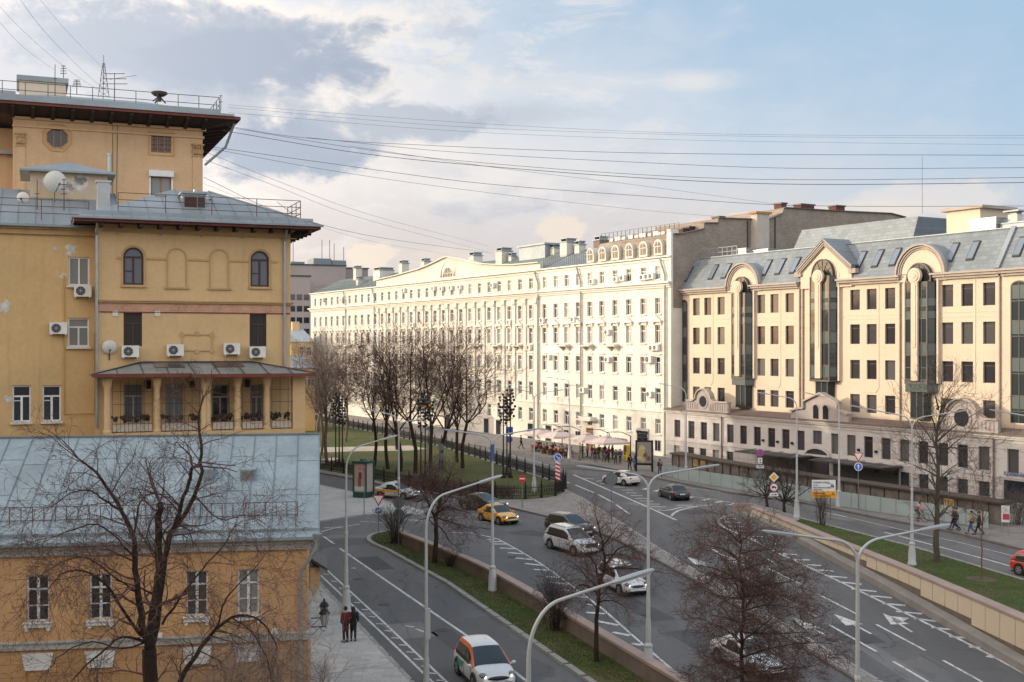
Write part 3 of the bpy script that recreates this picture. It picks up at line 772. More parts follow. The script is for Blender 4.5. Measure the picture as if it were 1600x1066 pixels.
def sat_dish(loc,rz,r,label,tilt=25):
 t=thing('satellite_dish',label,'satellite dish',loc,rz,'satellite dishes on the roofs and walls')
 m=MB();n=26;ct=Vector((0,-0.35*r,r*0.9))
 rot=Matrix.Rotation(R(tilt),3,'X')
 rings=[]
 for k in range(6):
  q=k/5*r;rings.append([rot @ Vector((q*math.cos(2*PI*j/n),q*q*0.28/r-0.0,q*math.sin(2*PI*j/n)))+ct for j in range(n)])
 for rr in range(5):
  for j in range(n):
   j2=(j+1) % n
   m.quad(rings[rr][j],rings[rr][j2],rings[rr+1][j2],rings[rr+1][j])
   off=Vector((0,0.03,0));m.quad(rings[rr][j]+off,rings[rr+1][j]+off,rings[rr+1][j2]+off,rings[rr][j2]+off)
 for j in range(n):
  j2=(j+1) % n;off=Vector((0,0.03,0));m.quad(rings[5][j],rings[5][j2],rings[5][j2]+off,rings[5][j]+off)
 m.build('reflector',DISHW,t,'all')
 a=MB();f=ct+rot @ Vector((0,-r*1.0,-r*.25));low=ct+rot @ Vector((0,0.05,-r*.95))
 a.bar(low,f,.03);a.cyl(f,f+Vector((0,-.12,.03)),.05,.06,8);a.build('feed_arm',DKGREY,t)
 b=MB();b.cyl((0,0.12,-r*.9),(0,0.12,r),.03,None,8);b.bar((0,.1,r*.9),ct+Vector((0,.05,0)),.05);b.build('mast',DKGREY,t)
 return t
# ================================================================== ORANGE TWO-STOREY HOUSE
OR=Front(480,40.0,9.2)
OW=-10.6
rt=OR.root('orange_house','orange plastered two storey house under a pale blue sheet metal roof')
mb=MB();holes=[]
up_x=[OR.X(p) for p in (59,157,307.5,388)]
dx=up_x[1]-up_x[0];more=[up_x[0]-dx,up_x[0]-2*dx]
zt,zb=OR.Z(59,899),OR.Z(59,972);ww=abs(OR.X(77)-OR.X(41))
lz1=OR.Z(59,1047);lz0=lz1-1.7
for x in up_x+more:holes+=[(x,zb,ww,zt-zb),(x,lz0,ww,lz1-lz0)]
ZE=OR.Z(470,850)
x_l=OW-7
facade(mb,x_l,0,0,ZE+0.3,holes,0,0.2);body_box(mb,x_l,0,0,10.6,0,ZE+0.3)
mb.build('wall',ORANGE,rt)
zs=OR.Z(240,1000)
mb=MB();facade(mb,x_l,0.03,0,zs-0.16,[h for h in holes if h[1]<zs-1.5],-0.03,0.05)
mb.quad((0.03,-0.03,0),(0.03,10.6,0),(0.03,10.6,zs-.16),(0.03,-0.03,zs-.16))
mb.build('lower_wall',M('rusticated orange plaster',(0.54,0.315,0.15),0.9,0,0.17,0.4,0.1,14,0.2,0.12,brick=(0.95,0.42,0.014,(0.36,0.18,0.06),'xz')),rt)
mb=MB();mb.box(x_l,0.09,-0.11,0.0,zs-0.16,zs+0.05);mb.box(x_l,0.13,-0.16,0.0,zs+0.051,zs+0.10);mb.box(0.005,0.1,0.005,10.6,zs-.16,zs+.09)
mb.build('string_course',GREY_CORN,rt)
mb=MB();mb.box(x_l,0.12,-0.12,0.0,ZE-0.16,ZE+0.04);mb.box(x_l,0.20,-0.2,0.0,ZE+0.041,ZE+0.2);mb.box(x_l,0.3,-0.32,0.0,ZE+0.201,ZE+0.28)
for zz,o_ in ((ZE-.16,.12),(ZE+.041,.2),(ZE+.201,.3)):mb.box(0.004,o_,0.004,10.7,zz,zz+.07)
mb.build('cornice',GREY_CORN,rt)
for i,x in enumerate(up_x+more):
 window(rt,x,zb,ww,zt-zb,'orange',0.10,WHITEFR,GLASS_C,0.06)
 window(rt,x,lz0,ww,lz1-lz0,'orange',0.10,WHITEFR,GLASS_C,0.06)
 mb=MB();mb.box(x-ww/2-.07,x+ww/2+.07,-0.1,-0.002,zb-0.17,zb-.04)
 for s in (-1,1):mb.box(x+s*(ww/2-.02)-.05,x+s*(ww/2-.02)+.05,-0.08,-0.002,zb-.28,zb-.171)
 mb.box(x-ww/2-.1,x+ww/2+.1,-0.15,-0.002,zb-.039,zb-.002);mb.build('sill',WHITE_K,rt)
 mb=MB();w2=ww/2;lt=lz1+0.56
 mb.prism([(x-w2-.02,lz1),(x+w2+.02,lz1),(x+w2+.14,lt),(x-w2-.14,lt)],-0.07,-0.032,'y');mb.build('lintel',WHITE_K,rt)
ridge_d=5.3;ZR=OR.Z(495,679,ridge_d);RX=0.42
def slope_roof(root,x0,x1,y0,yr,y1,ze,zr,mat,seam_mat,step,name='roof',thick=0.1):
 mb=MB()
 mb.add([(x0,y0,ze),(x1,y0,ze),(x1,yr,zr),(x0,yr,zr),(x1,y1,ze),(x0,y1,ze),
 (x0,y0,ze-thick),(x1,y0,ze-thick),(x1,yr,zr-thick),(x0,yr,zr-thick),(x1,y1,ze-thick),(x0,y1,ze-thick)],
 [(0,1,2,3),(3,2,4,5),(0,6,7,1),(1,7,8,2),(2,8,10,4),(0,3,9,6),(3,5,11,9),(4,10,11,5),(6,9,8,7),(9,11,10,8)])
 o=mb.build(name,mat,root)
 sm=MB();n=int((x1-x0)/step)
 for i in range(n+1):
  x=x1-0.02-i*step
  if x<x0:break
  wob=0.0
  sm.bar((x,y0,ze+.015),(x,yr,zr+.015),.028,.03);sm.bar((x,y1,ze+.015),(x,yr,zr+.015),.028,.03)
 for t in (0.38,0.72):
  for i in range(n):
   x=x1-i*step;tt=t+(0.05 if i % 2 else 0);yy=y0+(yr-y0)*tt;zz=ze+(zr-ze)*tt
   sm.bar((x-step,yy,zz+.006),(x,yy,zz+.006),.016,.012)
 sm.bar((x0,yr,zr+.03),(x1,yr,zr+.03),.09,.06)
 sm.build('seam',seam_mat,o);return o
roof=slope_roof(rt,x_l,RX,-0.42,ridge_d,11.0,ZE+.30,ZR,METAL_O,SEAM,0.80)
def roof_z(y):return ZE+.30+(ZR-ZE-.30)*(y+.42)/(ridge_d+.42)
for (a,b,y0,y1,op) in ((375,399,728,752,True),(318,333,728,752,False)):
 best=min((abs(OR.Z((a+b)/2,y1,yy)-roof_z(yy)),yy) for yy in [i*.05 for i in range(100)])[1]
 xa,xb=OR.X(a,best),OR.X(b,best);zz=roof_z(best)
 mb=MB();mb.prism([(best,zz-.05),(best,zz+.42),(best+.78,roof_z(best+.78)+.05),(best+.8,roof_z(best+.8))],xa,xb,'x')
 mb.build('hatch',METAL_O,roof)
 mb=MB();mb.box(xa+.05,xb-.05,best-.01,best-.004,zz+.06,zz+.36)
 if op:
  for i in range(4):mb.bar((xa+.05,best-.03,zz+.16+i*.06),(xb-.05,best-.015,zz+.19+i*.06),.02)
 mb.build('louvre',GALV if op else METAL_O,roof)
mb=MB();yr_,zr_=0.62,roof_z(0.62)
railing(mb,[(x_l,yr_,zr_),(RX-.75,yr_,zr_)],0.5,0.36,0.012,(1.0,0.12))
railing(mb,[(RX-.75,yr_,zr_),(RX-.75,yr_-.1,zr_)],0.5,0.30,0.008,(1.0,0.12))
for i in range(9):
 x=RX-.8-i*1.7;mb.bar((x,yr_,zr_+.45),(x,yr_-.55,roof_z(yr_-.55)),.018)
mb.build('snow_guard',RUST,roof)
mb=MB();mb.bar((x_l,-.12,roof_z(-.12)+.08),(RX,-.12,roof_z(-.12)+.02),.025,.14);mb.build('gutter',METAL_O,roof)
px_,pz_=0.28,ZE+.25
pipe_run(rt,[(px_+.06,-.42,pz_),(px_+.02,-.44,pz_-.35),(-.20,-.14,pz_-1.15),(-.22,-.12,pz_-1.35),(-.22,-.12,0.3)],0.065)
mb=MB();mb.lathe([(.06,-.35),(.075,-.1),(.17,.05),(.17,.1)],(px_+.06,-.42,pz_+.05),10);mb.build('hopper',GALV,rt,True)
mb=MB();mb.prism([(.02,4.7),(.42,5.35),(.42,6.1),(.02,6.1)],7.5,9.6,'y');mb.build('wall_bay',OCHRE,rt)
mb=MB();mb.add([(0.05,7.2,6.55),(0.05,9.9,6.55),(.72,9.9,6.1),(.72,7.2,6.1),(0.05,7.2,6.43),(0.05,9.9,6.43),(.72,9.9,5.98),(.72,7.2,5.98)],
 [(0,3,2,1),(4,5,6,7),(0,4,7,3),(3,7,6,2),(2,6,5,1),(1,5,4,0)]);mb.build('bay_roof',DKGREY,rt)
for k,(zf,xf) in enumerate(((3.7,430),(3.7,250))):
 mb=MB();x=OR.X(xf);mb.box(x-.12,x+.1,-.3,-.12,zs+.12,zs+.26);mb.build('floodlight',ACWHITE,rt)
for i,(yy,lab) in enumerate(((1.0,'black wrought iron wall lantern nearest the viewer on the orange house flank'),(5.2,'black wrought iron wall lantern farther along the orange house flank'))):
 p=OR.W(0.03,yy,5.25 if i==0 else 4.6)
 t=thing('wall_lantern',lab,'lantern',tuple(p),OR.a,'wall lanterns on the orange house')
 mb=MB();mb.bar((0,0,0),(.62,0,0),.035);mb.tube([(0.05,0,-.3),(.2,0,-.22),(.3,0,-.1),(.42,0,-.02)],.012,5);mb.box(-.02,.02,-.06,.06,-.35,.12)
 mb.tube([(.52+.1*math.cos(a_),0,-.08+.08*math.sin(a_)) for a_ in [k*.6 for k in range(10)]],.012,5);mb.build('bracket',BLACK,t)
 mb=MB();mb.lathe([(.05,.0),(.09,.04),(.15,.40),(.15,.42)],(.55,0,.02),6);mb.build('glass',M('lantern glass',(.35,.36,.36),.2,0),t)
 mb=MB();mb.lathe([(.2,.44),(.19,.47),(.1,.6),(.04,.63),(.03,.72),(.005,.76)],(.55,0,.0),6)
 for k in range(6):
  a_=PI*k/3;mb.bar((.55+.09*math.cos(a_),.09*math.sin(a_),.06),(.55+.15*math.cos(a_),.15*math.sin(a_),.44),.016)
 mb.build('cap',BLACK,t)
# ================================================================== OCHRE HOUSE WITH THE COLUMNED PORCH
OC=Front(454,61.0,22.0)
xl=OC.X(150);ZT=OC.Z(454,360)
rt=OC.root('ochre_house','ochre three storey house with arched windows above a columned glazed porch')
holes=[]
rect=[]
for (a,b,y0,y1) in ((193,222,489,541),(390,416.5,491,542)):
 x0,z0=OC.px(a,y1);x1,z1=OC.px(b,y0);rect.append(((x0+x1)/2,z0,x1-x0,z1-z0));holes.append(rect[-1])
arched=[]
for (a,b,y0,y1) in ((192.5,224.5,387,445),(391.5,420.5,392.5,448)):
 x0,z0=OC.px(a,y1);x1,z1=OC.px(b,y0);arched.append(((x0+x1)/2,z0,x1-x0,z1-z0))
doors=[]
for (a,b,y0,y1) in ((193,224,599,662),(258,286,599,662),(331,358,600,664),(391,411,600,664)):
 x0,z0=OC.px(a,y1);x1,z1=OC.px(b,y0);doors.append(((x0+x1)/2,z0,x1-x0,z1-z0));holes.append(doors[-1])
mb=MB()
facade(mb,xl,0,0,arched[0][1]-.05,holes,0,0.2)
z0b,z1b=arched[0][1]-.05,ZT
outer=[Vector((xl,z0b,0)),Vector((0,z0b,0)),Vector((0,z1b,0)),Vector((xl,z1b,0))]
def arch_loop(x,z,w,h,n=16):
 a=w/2;hs=z+h-a
 return [Vector((x-a,z,0)),Vector((x+a,z,0))]+[Vector((x+a*math.cos(PI*i/n),hs+a*math.sin(PI*i/n),0)) for i in range(n+1)]
loops=[outer]+[arch_loop(*h) for h in arched]
flat=[p for l in loops for p in l]
for t_ in geometry.tessellate_polygon(loops):mb.add([(flat[i].x,0,flat[i].y) for i in t_],[(0,1,2)])
for l in loops[1:]:
 n=len(l)
 for i in range(n):
  a,b=l[i],l[(i+1) % n];mb.quad((a.x,0,a.y),(b.x,0,b.y),(b.x,.2,b.y),(a.x,.2,a.y))
 mb.add([(p.x,.2,p.y) for p in l],[tuple(range(n))])
body_box(mb,xl,0,0,13,0,ZT)
mb.build('wall',OCHRE,rt)
SKYP=M('pale reflecting glass',(0.13,0.15,0.175),0.08,0,spec=0.7)  # pale base colour stands in for the sky mirrored in the arched panes
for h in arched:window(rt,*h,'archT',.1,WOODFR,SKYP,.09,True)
for h in rect:window(rt,*h,'T',.1,WOODFR,GLASS_C,.09)
for h in doors:window(rt,*h,'T',.1,GREYFR,GLASS_C,.08,name='porch_window')
mb=MB()
def arch_band(mb,x,z,w,h,t=.07,d=.05,full=True):
 l=arch_loop(x,z,w,h);n=len(l);c=Vector((x,z+h/2,0))
 pts=[Vector((p.x,-d/2,p.y)) for p in l[1:]]+[Vector((l[0].x,-d/2,l[0].y))]
 for a,b in zip(pts[:-1],pts[1:]):mb.bar(a,b,t,d,(0,1,0))
blind=[]
for (a,b,y0,y1) in ((261,291,389,447.5),(328,357,390.5,449)):
 x0,z0=OC.px(a,y1);x1,z1=OC.px(b,y0);blind.append(((x0+x1)/2,z0,x1-x0,z1-z0))
 arch_band(mb,*blind[-1])
for h in arched:arch_band(mb,h[0],h[1],h[2]+.14,h[3]+.08,.05,.05)
zsp=OC.Z(300,406)
segs=[xl+.9,arched[0][0]-arched[0][2]/2-.1]
xs_=[OC.X(182),arched[0][0]-arched[0][2]/2-.1,arched[0][0]+arched[0][2]/2+.1,blind[0][0]-blind[0][2]/2,blind[0][0]+blind[0][2]/2,blind[1][0]-blind[1][2]/2,blind[1][0]+blind[1][2]/2,arched[1][0]-arched[1][2]/2-.1,arched[1][0]+arched[1][2]/2+.1,OC.X(433)]
for i in range(0,10,2):mb.box(xs_[i],xs_[i+1],-.06,0.0,zsp-.05,zsp+.05)
for h in arched+blind:mb.box(h[0]-h[2]/2-.13,h[0]+h[2]/2+.13,-.1,0.0,h[1]-.12,h[1]-.03)
mb.build('moulding',OCHRE_TRIM,rt)
zf1,zf0=OC.Z(300,474.5),OC.Z(300,488)
mb=MB();mb.box(xl+.15,-.02,-.03,0,zf0,zf1-.02);mb.mat(1)
n=26
for i in range(n):
 x=xl+.6+(abs(xl)-.9)*i/n;s=(abs(xl)-.9)/n
 mb.tube([(x+s*.5+.13*k_*math.cos(k_*6) ,-.035,(zf0+zf1)/2+.13*k_*math.sin(k_*6)) for k_ in [j/8 for j in range(9)]],.022,4)
 mb.bar((x,-.035,zf0+.08),(x+s,-.035,zf1-.1),.03)
mb.mat(2);mb.box(xl+.15,-.02,-.04,0,zf0-.05,zf0-.004)
mb.build('frieze',[FRIEZE,M('pale frieze scroll',(.55,.36,.22),.9),FASCIA],rt)
mb=MB();mb.box(xl+.1,.12,-.14,0,zf1,zf1+.08);mb.box(xl+.1,.18,-.2,0,zf1+.081,zf1+.13);mb.box(0.0,.12,0.003,12,zf1,zf1+.12);mb.build('ledge',OCHRE_TRIM,rt)
mb=MB();x0,z1=OC.px(284,523);x1,z0=OC.px(331,548)
c=[(x0,-.02,z0),(x1,-.02,z0),(x1,-.02,z1),(x0,-.02,z1),(x0,-.02,z0)]
for a,b in zip(c[:-1],c[1:]):mb.bar(a,b,.06,.05,(0,1,0))
for cx in (x0,x1):
 for cz in (z0,z1):mb.cyl((cx,0,cz),(cx,-.05,cz),.13,None,10)
mb.cyl(((x0+x1)/2,0,z1+.05),((x0+x1)/2,-.05,z1+.05),.12,None,10);mb.cyl(((x0+x1)/2,0,z0-.05),((x0+x1)/2,-.05,z0-.05),.12,None,10)
mb.build('cartouche',OCHRE_TRIM,rt)
for p in (180,246):
 x,z=OC.px(p,490);mb=MB();mb.box(x-.13,x+.13,-.04,-.0,z-.14,z+.12);mb.build('vent',WHITE_T,rt)
zE=ZT
mb=MB();ov=1.25
mb.box(xl-1.0,1.25,-ov,13,zE,zE+.05);mb.build('soffit',EAVE,rt)
mb=MB()
for i in range(12):
 x=xl+.2+i*(abs(xl)+.6)/11;mb.box(x-.09,x+.09,-ov+.08,-.02,zE-.2,zE-.004)
for i in range(12):mb.box(.02,1.15,.3+i,.5+i,zE-.2,zE-.004)
mb.build('eave_bracket',EAVE,rt)
mb=MB();mb.box(xl-1.04,1.29,-ov-.04,-ov,zE-.03,zE+.14);mb.box(1.25,1.29,-ov+.001,13,zE-.03,zE+.14);mb.box(xl-1.04,xl-1.0,-ov+.001,13,zE-.03,zE+.14);mb.build('fascia',FASCIA,rt)
def hip(mb,x0,x1,y0,y1,z,h,ins):
 mb.add([(x0,y0,z),(x1,y0,z),(x1,y1,z),(x0,y1,z),(x0+ins,y0+ins,z+h),(x1-ins,y0+ins,z+h),(x1-ins,y1-ins,z+h),(x0+ins,y1-ins,z+h)],
 [(0,1,5,4),(1,2,6,5),(2,3,7,6),(3,0,4,7),(4,5,6,7),(0,3,2,1)])
mb=MB();hip(mb,xl-1.1,1.35,-ov-.1,13,zE+.15,2.1,5.0);roof=mb.build('roof',METAL_R,rt)
mb=MB()
for i in range(15):
 x=xl-1.0+i*.85;t_=min(1,max(0,(1.35-x)/5.0),max(0,(x-xl+1.1)/5.0) if x<xl+3.9 else 1)
 mb.bar((x,-ov-.09,zE+.17),(x,-ov-.09+5*t_,zE+.17+2.1*t_),.03,.035)
mb.bar((1.35,-ov-.1,zE+.18),(1.35-5,-ov-.1+5,zE+2.28),.08,.06);mb.build('seam',SEAM,roof)
mb=MB();mb.box(xl-1.15,1.4,-ov-.2,-ov-.05,zE+.10,zE+.2);mb.box(xl-.8,1.0,-ov+.45,-ov+.5,zE+.38,zE+.55);mb.build('gutter',METAL_R,roof)
mb=MB()
railing(mb,[(xl+1.0,-.3,zE+.5),(.45,-.3,zE+.5)],1.0,2.05,.018,(1.0,.66,.33));railing(mb,[(.45,-.3,zE+.5),(.45,3,zE+.5)],1.0,1.0,.018,(1.0,.66,.33))
mb.bar((.45,-.3,zE+.5),(-.6,.5,zE+1.5),.02);mb.build('roof_rail',RUST,roof)
xv,zv=OC.px(303,331,1.2)
mb=MB();mb.box(xv-.6,xv+.55,0.9,2.3,zE+.6,zE+1.75);mb.box(xv-.68,xv+.63,.8,2.4,zE+1.76,zE+1.86);dm=mb.build('dormer_vent',METAL_R,roof)
mb=MB();mb.box(xv-.5,xv+.1,.84,.89,zE+.85,zE+1.6)
for i in range(6):mb.bar((xv-.5,.82,zE+.9+i*.12),(xv+.1,.82,zE+.93+i*.12),.03)
mb.mat(1);mb.box(xv+.16,xv+.5,.85,.89,zE+.85,zE+1.6);mb.build('louvre',[M('rust brown louvre',(.07,.035,.03),.8),WOODFR],roof)
for p0,p1,tpx,w_,hgt in ((152,172,285,1.0,1),(244,257,306,.8,1)):
 x0,x1=OC.X(p0,2.5),OC.X(p1,2.5);z1=OC.Z((p0+p1)/2,tpx,2.5)
 mb=MB();mb.box(x0,x1,2.5,3.4,zE+.4,z1);mb.box(x0-.06,x1+.06,2.44,3.46,z1+.001,z1+.1);mb.build('chimney',GALV,roof)
mb=MB();x_,z_=OC.px(305,307,2.0);mb.cyl((x_,2,zE+1),(x_+.03,2,z_),.1,None,10);mb.cyl((x_+.03,2,z_),(x_+.03,2,z_+.35),.13,.13,10);mb.build('flue',GALV,roof,True)
for px_,y1_ in ((151,668),(444.5,572)):
 x=OC.X(px_,-.12);pipe_run(rt,[(x,-.9,zE-.02),(x,-.14,zE-.55),(x,-.12,zE-.8),(x,-.12,OC.Z(px_,y1_,-.12))],.07,GALV)
mb=MB();mb.tube([(xl+.3,-.06,OC.Z(160,361)),(.3,-.06,OC.Z(455,373))],.035,6)
for i in range(5):
 x=xl+1+i*2;mb.cyl((x,0,OC.Z(160,363)-.03),(x,-.09,OC.Z(160,363)-.03),.06,None,8)
mb.build('conduit',OCHRE_TRIM,rt)
PD=2.3
zd=OC.Z(300,674,-PD);zc=OC.Z(300,590,-PD)
xp0,xp1=OC.X(163,-PD),OC.X(477,-PD)
mb=MB();mb.box(xp0,xp1,-PD,-.001,zd-3,zd);mb.build('porch_deck',OCHRE2,rt)
colx=[OC.X(p,-PD+.2) for p in (168,245,324.5,371,417)]
for cx in colx:
 mb=MB();mb.lathe([(.22,0),(.22,.08),(.17,.14),(.165,.2),(.16,1.2),(.14,2.0),(.15,2.05),(.16,2.1),(.24,2.38),(.25,2.42),(.25,zc-zd)],(cx,-PD+.2,zd),14);mb.build('column',CREAM_T if False else OCHRE,rt,True)
x0=OC.X(457.5,-PD);mb=MB();mb.box(x0,xp1,-PD,-PD+.5,zd,zc);mb.build('pier',OCHRE,rt);mb=MB();mb.box(OC.X(318,-PD)-.1,OC.X(318,-PD)+.12,-PD+.02,-PD+.4,zd,zc);mb.build('pier',OCHRE,rt)
edges=colx+[x0+.2]
for i in range(len(edges)-1):
 a,b=edges[i]+.22,edges[i+1]-.22
 mb=MB();mb.box(a,b,-PD+.16,-PD+.26,zd+.05,zd+.42);mb.build('parapet_panel',CREAM_T,rt)
 mb=MB();n=max(3,int((b-a)/.17))
 for k in range(n+1):
  x=a+(b-a)*k/n;mb.bar((x,-PD+.06,zd),(x,-PD+.06,zd+.75 if k % 2 else zc-.12),.018)
 for zz in (zd+.04,zd+.42,zd+.75,zd+1.35,zd+1.95):mb.bar((a,-PD+.06,zz),(b,-PD+.06,zz),.02)
 mb.build('grille',BLACK,rt)
 mb=MB()
 rr=random.Random(i)
 for k in range(26):
  x=a+rr.random()*(b-a);c_=(x,-PD+.5+rr.random()*.3,zd+.45+rr.random()*.3);mb.ball(c_,.06+rr.random()*.07,5,3)
 pl_=mb.build('pot_plants',M('porch pot plants',(.07,.05,.035),.95,0,.5,6),rt);pl_['kind']='stuff'
for i in range(3):
 x=OC.X((232,300,386)[i],-.05);mb=MB();mb.box(x-.1,x+.1,-.3,-.02,zd+2.0,zd+2.4);mb.build('porch_lamp',BLACK,rt)
mb=MB();mb.box(xp0-.05,xp1+.02,-PD+.02,-PD+.4,zc,zc+.14);mb.build('beam',OCHRE_TRIM,rt)
zr0=zc+.16;zr1=OC.Z(300,567,-0.05);xm=OC.X(299,-PD-.4)
xa,xb=OC.X(143,-PD-.4),OC.X(491,-PD-.4)
mb=MB()
for (a,b,yf,dz,lft,rgt) in ((xa,xm,-PD-.5,.02,2.4,0),(xm,xb,-PD-.75,-.02,0,2.6)):
 lo=zr0+dz;V=[(a,yf,lo),(b,yf,lo),(b-rgt,-.03,zr1),(a+lft,-.03,zr1),(b,-.03,lo),(a,-.03,lo)]
 V+=[(x,y,z-.1) for x,y,z in V[:2]]+[(b,-.03,lo-.1),(a,-.03,lo-.1)]
 mb.add(V,[(0,1,2,3),(1,4,2),(5,0,3),(0,6,7,1),(1,7,8,4),(0,5,9,6),(6,9,8,7)])
pr=mb.build('porch_roof',M('porch sheet roof',(.24,.245,.235),.6,.2,.25,.8,streak=.25),rt)
mb=MB()
for i in range(1,9):
 t_=i/9;x=xa+(xb-xa)*t_;yf=-PD-.5 if x<xm else-PD-.75;back=-.05;zz0=zr0+.03
 tt=1.0
 if x<xa+2.4:tt=(x-xa)/2.4
 if x>xb-2.6:tt=(xb-x)/2.6
 mb.bar((x,yf,zz0),(x,yf+(back-yf)*tt,zr0+(zr1-zr0)*tt+.03),.03,.03)
mb.bar((xa,-PD-.5,zr0+.03),(xa+2.4,-.06,zr1+.04),.07,.06);mb.bar((xb,-PD-.75,zr0+.03),(xb-2.6,-.06,zr1+.04),.07,.06);mb.bar((xa+2.4,-.06,zr1+.04),(xb-2.6,-.06,zr1+.04),.08,.08)
mb.build('seam',DKGREY,pr)
mb=MB();mb.box(xa,xm-.004,-PD-.54,-PD-.5,zr0-.1,zr0+.06);mb.box(xm,xb,-PD-.79,-PD-.75,zr0-.14,zr0+.02);mb.box(xm-.04,xm,-PD-.75,-PD-.54,zr0-.12,zr0+.04);mb.build('fascia',FASCIA,pr)
for p in (253,276,347,369):
 x=OC.X(p,-.9);mb=MB()
 t0,t1=.55,.92
 f_=lambda t:(-PD-.6+(PD+.57)*t,zr0+(zr1-zr0)*t+.06)
 (ya,za),(yb,zb_)=f_(t0),f_(t1)
 mb.add([(x-.33,ya,za),(x+.33,ya,za),(x+.33,yb,zb_),(x-.33,yb,zb_),(x-.33,ya,za-.06),(x+.33,ya,za-.06),(x+.33,yb,zb_-.06),(x-.33,yb,zb_-.06)],[(0,1,2,3),(0,4,5,1),(1,5,6,2),(0,3,7,4),(2,6,7,3)])
 mb.build('rooflight',TINTED if p<300 else M('rust rooflight',(.09,.06,.055),.4),pr)
AL={(203,549):'white air conditioner under the left tall window of the ochre house',(273,547):'white air conditioner left of the plaster cartouche on the ochre house',(361,545):'square grey faced air conditioner right of the plaster cartouche',(401,550):'white air conditioner under the right tall window of the ochre house'}
for (x,y),l in AL.items():air_con(OC,x,y,l)
p=OC.W(OC.X(171,-.2),-.15,OC.Z(171,553,-.2));sat_dish(tuple(p),OC.a,.34,'small white satellite dish on the ochre house wall beside a downpipe',12)
# ================================================================== WING LEFT OF THE OCHRE HOUSE
WG=Front(150,57.5,22.0,(-.35,.9))
rt=WG.root('ochre_wing','plain darker ochre wing with peeling patches left of the columned porch')
WZ=WG.Z(60,352)
holes=[];wl_=[]
for (a,b,y0,y1,st) in ((107,140,402,446,'two'),(106,139.5,497,542,'T'),(19,48.5,602,660,'Tl'),(66,95.5,602,659,'Tl')):
 x0,z0=WG.px(a,y1);x1,z1=WG.px(b,y0);h=((x0+x1)/2,z0,x1-x0,z1-z0);holes.append(h);wl_.append((h,st))
xw=WG.X(0)-9
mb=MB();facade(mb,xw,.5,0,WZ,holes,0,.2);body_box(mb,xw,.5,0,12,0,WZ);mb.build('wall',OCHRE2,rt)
for h,st in wl_:window(rt,*h,st,.1,WHITEFR,GLASS_C,.08,sill=WHITE_T)
mb=MB();mb.box(xw,.4,-.16,0,WZ-.45,WZ-.2);mb.box(xw,.4,-.3,0,WZ-.199,WZ);mb.build('cornice',OCHRE_TRIM,rt)
mb=MB();x,z1=WG.px(100,430);z0=WG.Z(100,647);xr=WG.X(147)
mb.tube([(x,-.05,z1),(x,-.05,z0),(xr,-.05,z0),(xr,-.05,z0+4)],.035,6);mb.build('gas_pipe',M('ochre gas pipe',(.52,.30,.08),.7),rt)
for cx,cy,rr_,sd in ((110,391,.34,1),(85,388,.12,2),(8,478,.36,3),(14,624,.26,4),(98,432,.16,5)):
 x,z=WG.px(cx,cy);q=random.Random(sd);mb=MB();pts=[]
 n=16
 for i in range(n):
  a=2*PI*i/n;r_=rr_*(.45+.75*q.random());pts.append((x+r_*math.cos(a)*.9,z+r_*math.sin(a)))
 mb.prism(pts,-.012,-.002,'y');mb.build('peeled_patch',M('bare plaster',(.56,.53,.47),.95,0,.3,5),rt)
mb=MB();z2=WZ+.02
mb.add([(xw,-.5,z2),(1.3,-.5,z2),(1.3,6,z2+2.4),(xw,6,z2+2.4),(xw,-.5,z2-.12),(1.3,-.5,z2-.12),(1.3,12,z2),(xw,12,z2)],[(0,1,2,3),(0,4,5,1),(3,2,6,7),(1,5,6,2)])
rf=mb.build('roof',METAL_R,rt)
mb=MB()
for i in range(20):
 x=1.25-i*.8;mb.bar((x,-.49,z2+.02),(x,6,z2+2.42),.03,.035)
mb.build('seam',SEAM,rf)
mb=MB();railing(mb,[(xw,.1,z2+.25),(-.3,.1,z2+.25)],1.0,2.2,.018,(1.0,.66,.33));mb.build('roof_rail',RUST,rf)
air_con(WG,129,455,'small air conditioner right below the net curtained window of the ochre wing');air_con(WG,91,513,'small air conditioner left of the middle window of the ochre wing')
hx0,hx1=WG.X(47,4.5),WG.X(168,4.5);hz1=WG.Z(100,268,4.5)
mb=MB();mb.box(hx0,hx1,4.5,8,WZ+.8,hz1);hut=mb.build('roof_hut',M('peeling hut plaster',(.50,.38,.24),.95,0,.3,.7,.1,10,.2,.3,tint=(.6,.52,.45)),rt)
mb=MB();cx=(hx0+hx1)/2
mb.add([(hx0-.5,4,hz1),(hx1+.4,4,hz1),(hx1+.4,8.5,hz1),(hx0-.5,8.5,hz1),(cx,6.2,hz1+.75),(hx0-.5,4,hz1-.1),(hx1+.4,4,hz1-.1),(hx1+.4,8.5,hz1-.1),(hx0-.5,8.5,hz1-.1)],
 [(0,1,4),(1,2,4),(2,3,4),(3,0,4),(0,5,6,1),(1,6,7,2),(3,8,5,0),(5,8,7,6)]);mb.build('hut_roof',METAL_R,hut)
mb=MB()
q=random.Random(5)
for (cx_,cy_,rr_) in ((116,288,.8),(128,280,.5),(104,294,.45),(70,283,.3)):
 x,z=WG.px(cx_,cy_,4.5);pts=[(x+rr_*(.4+.7*q.random())*math.cos(2*PI*i/18),max(WZ+.9,min(hz1-.05,z+rr_*.7*(.4+.7*q.random())*math.sin(2*PI*i/18)))) for i in range(18)]
 mb.prism(pts,4.486,4.497,'y')
mb.build('peeled_patch',M('bare plaster',(.56,.53,.47),.95),hut)
p=WG.W(WG.X(86,3.6),3.6,WG.Z(86,300,3.6));sat_dish(tuple(p),WG.a+.25,.56,'large white satellite dish standing before the peeling roof hut',8)
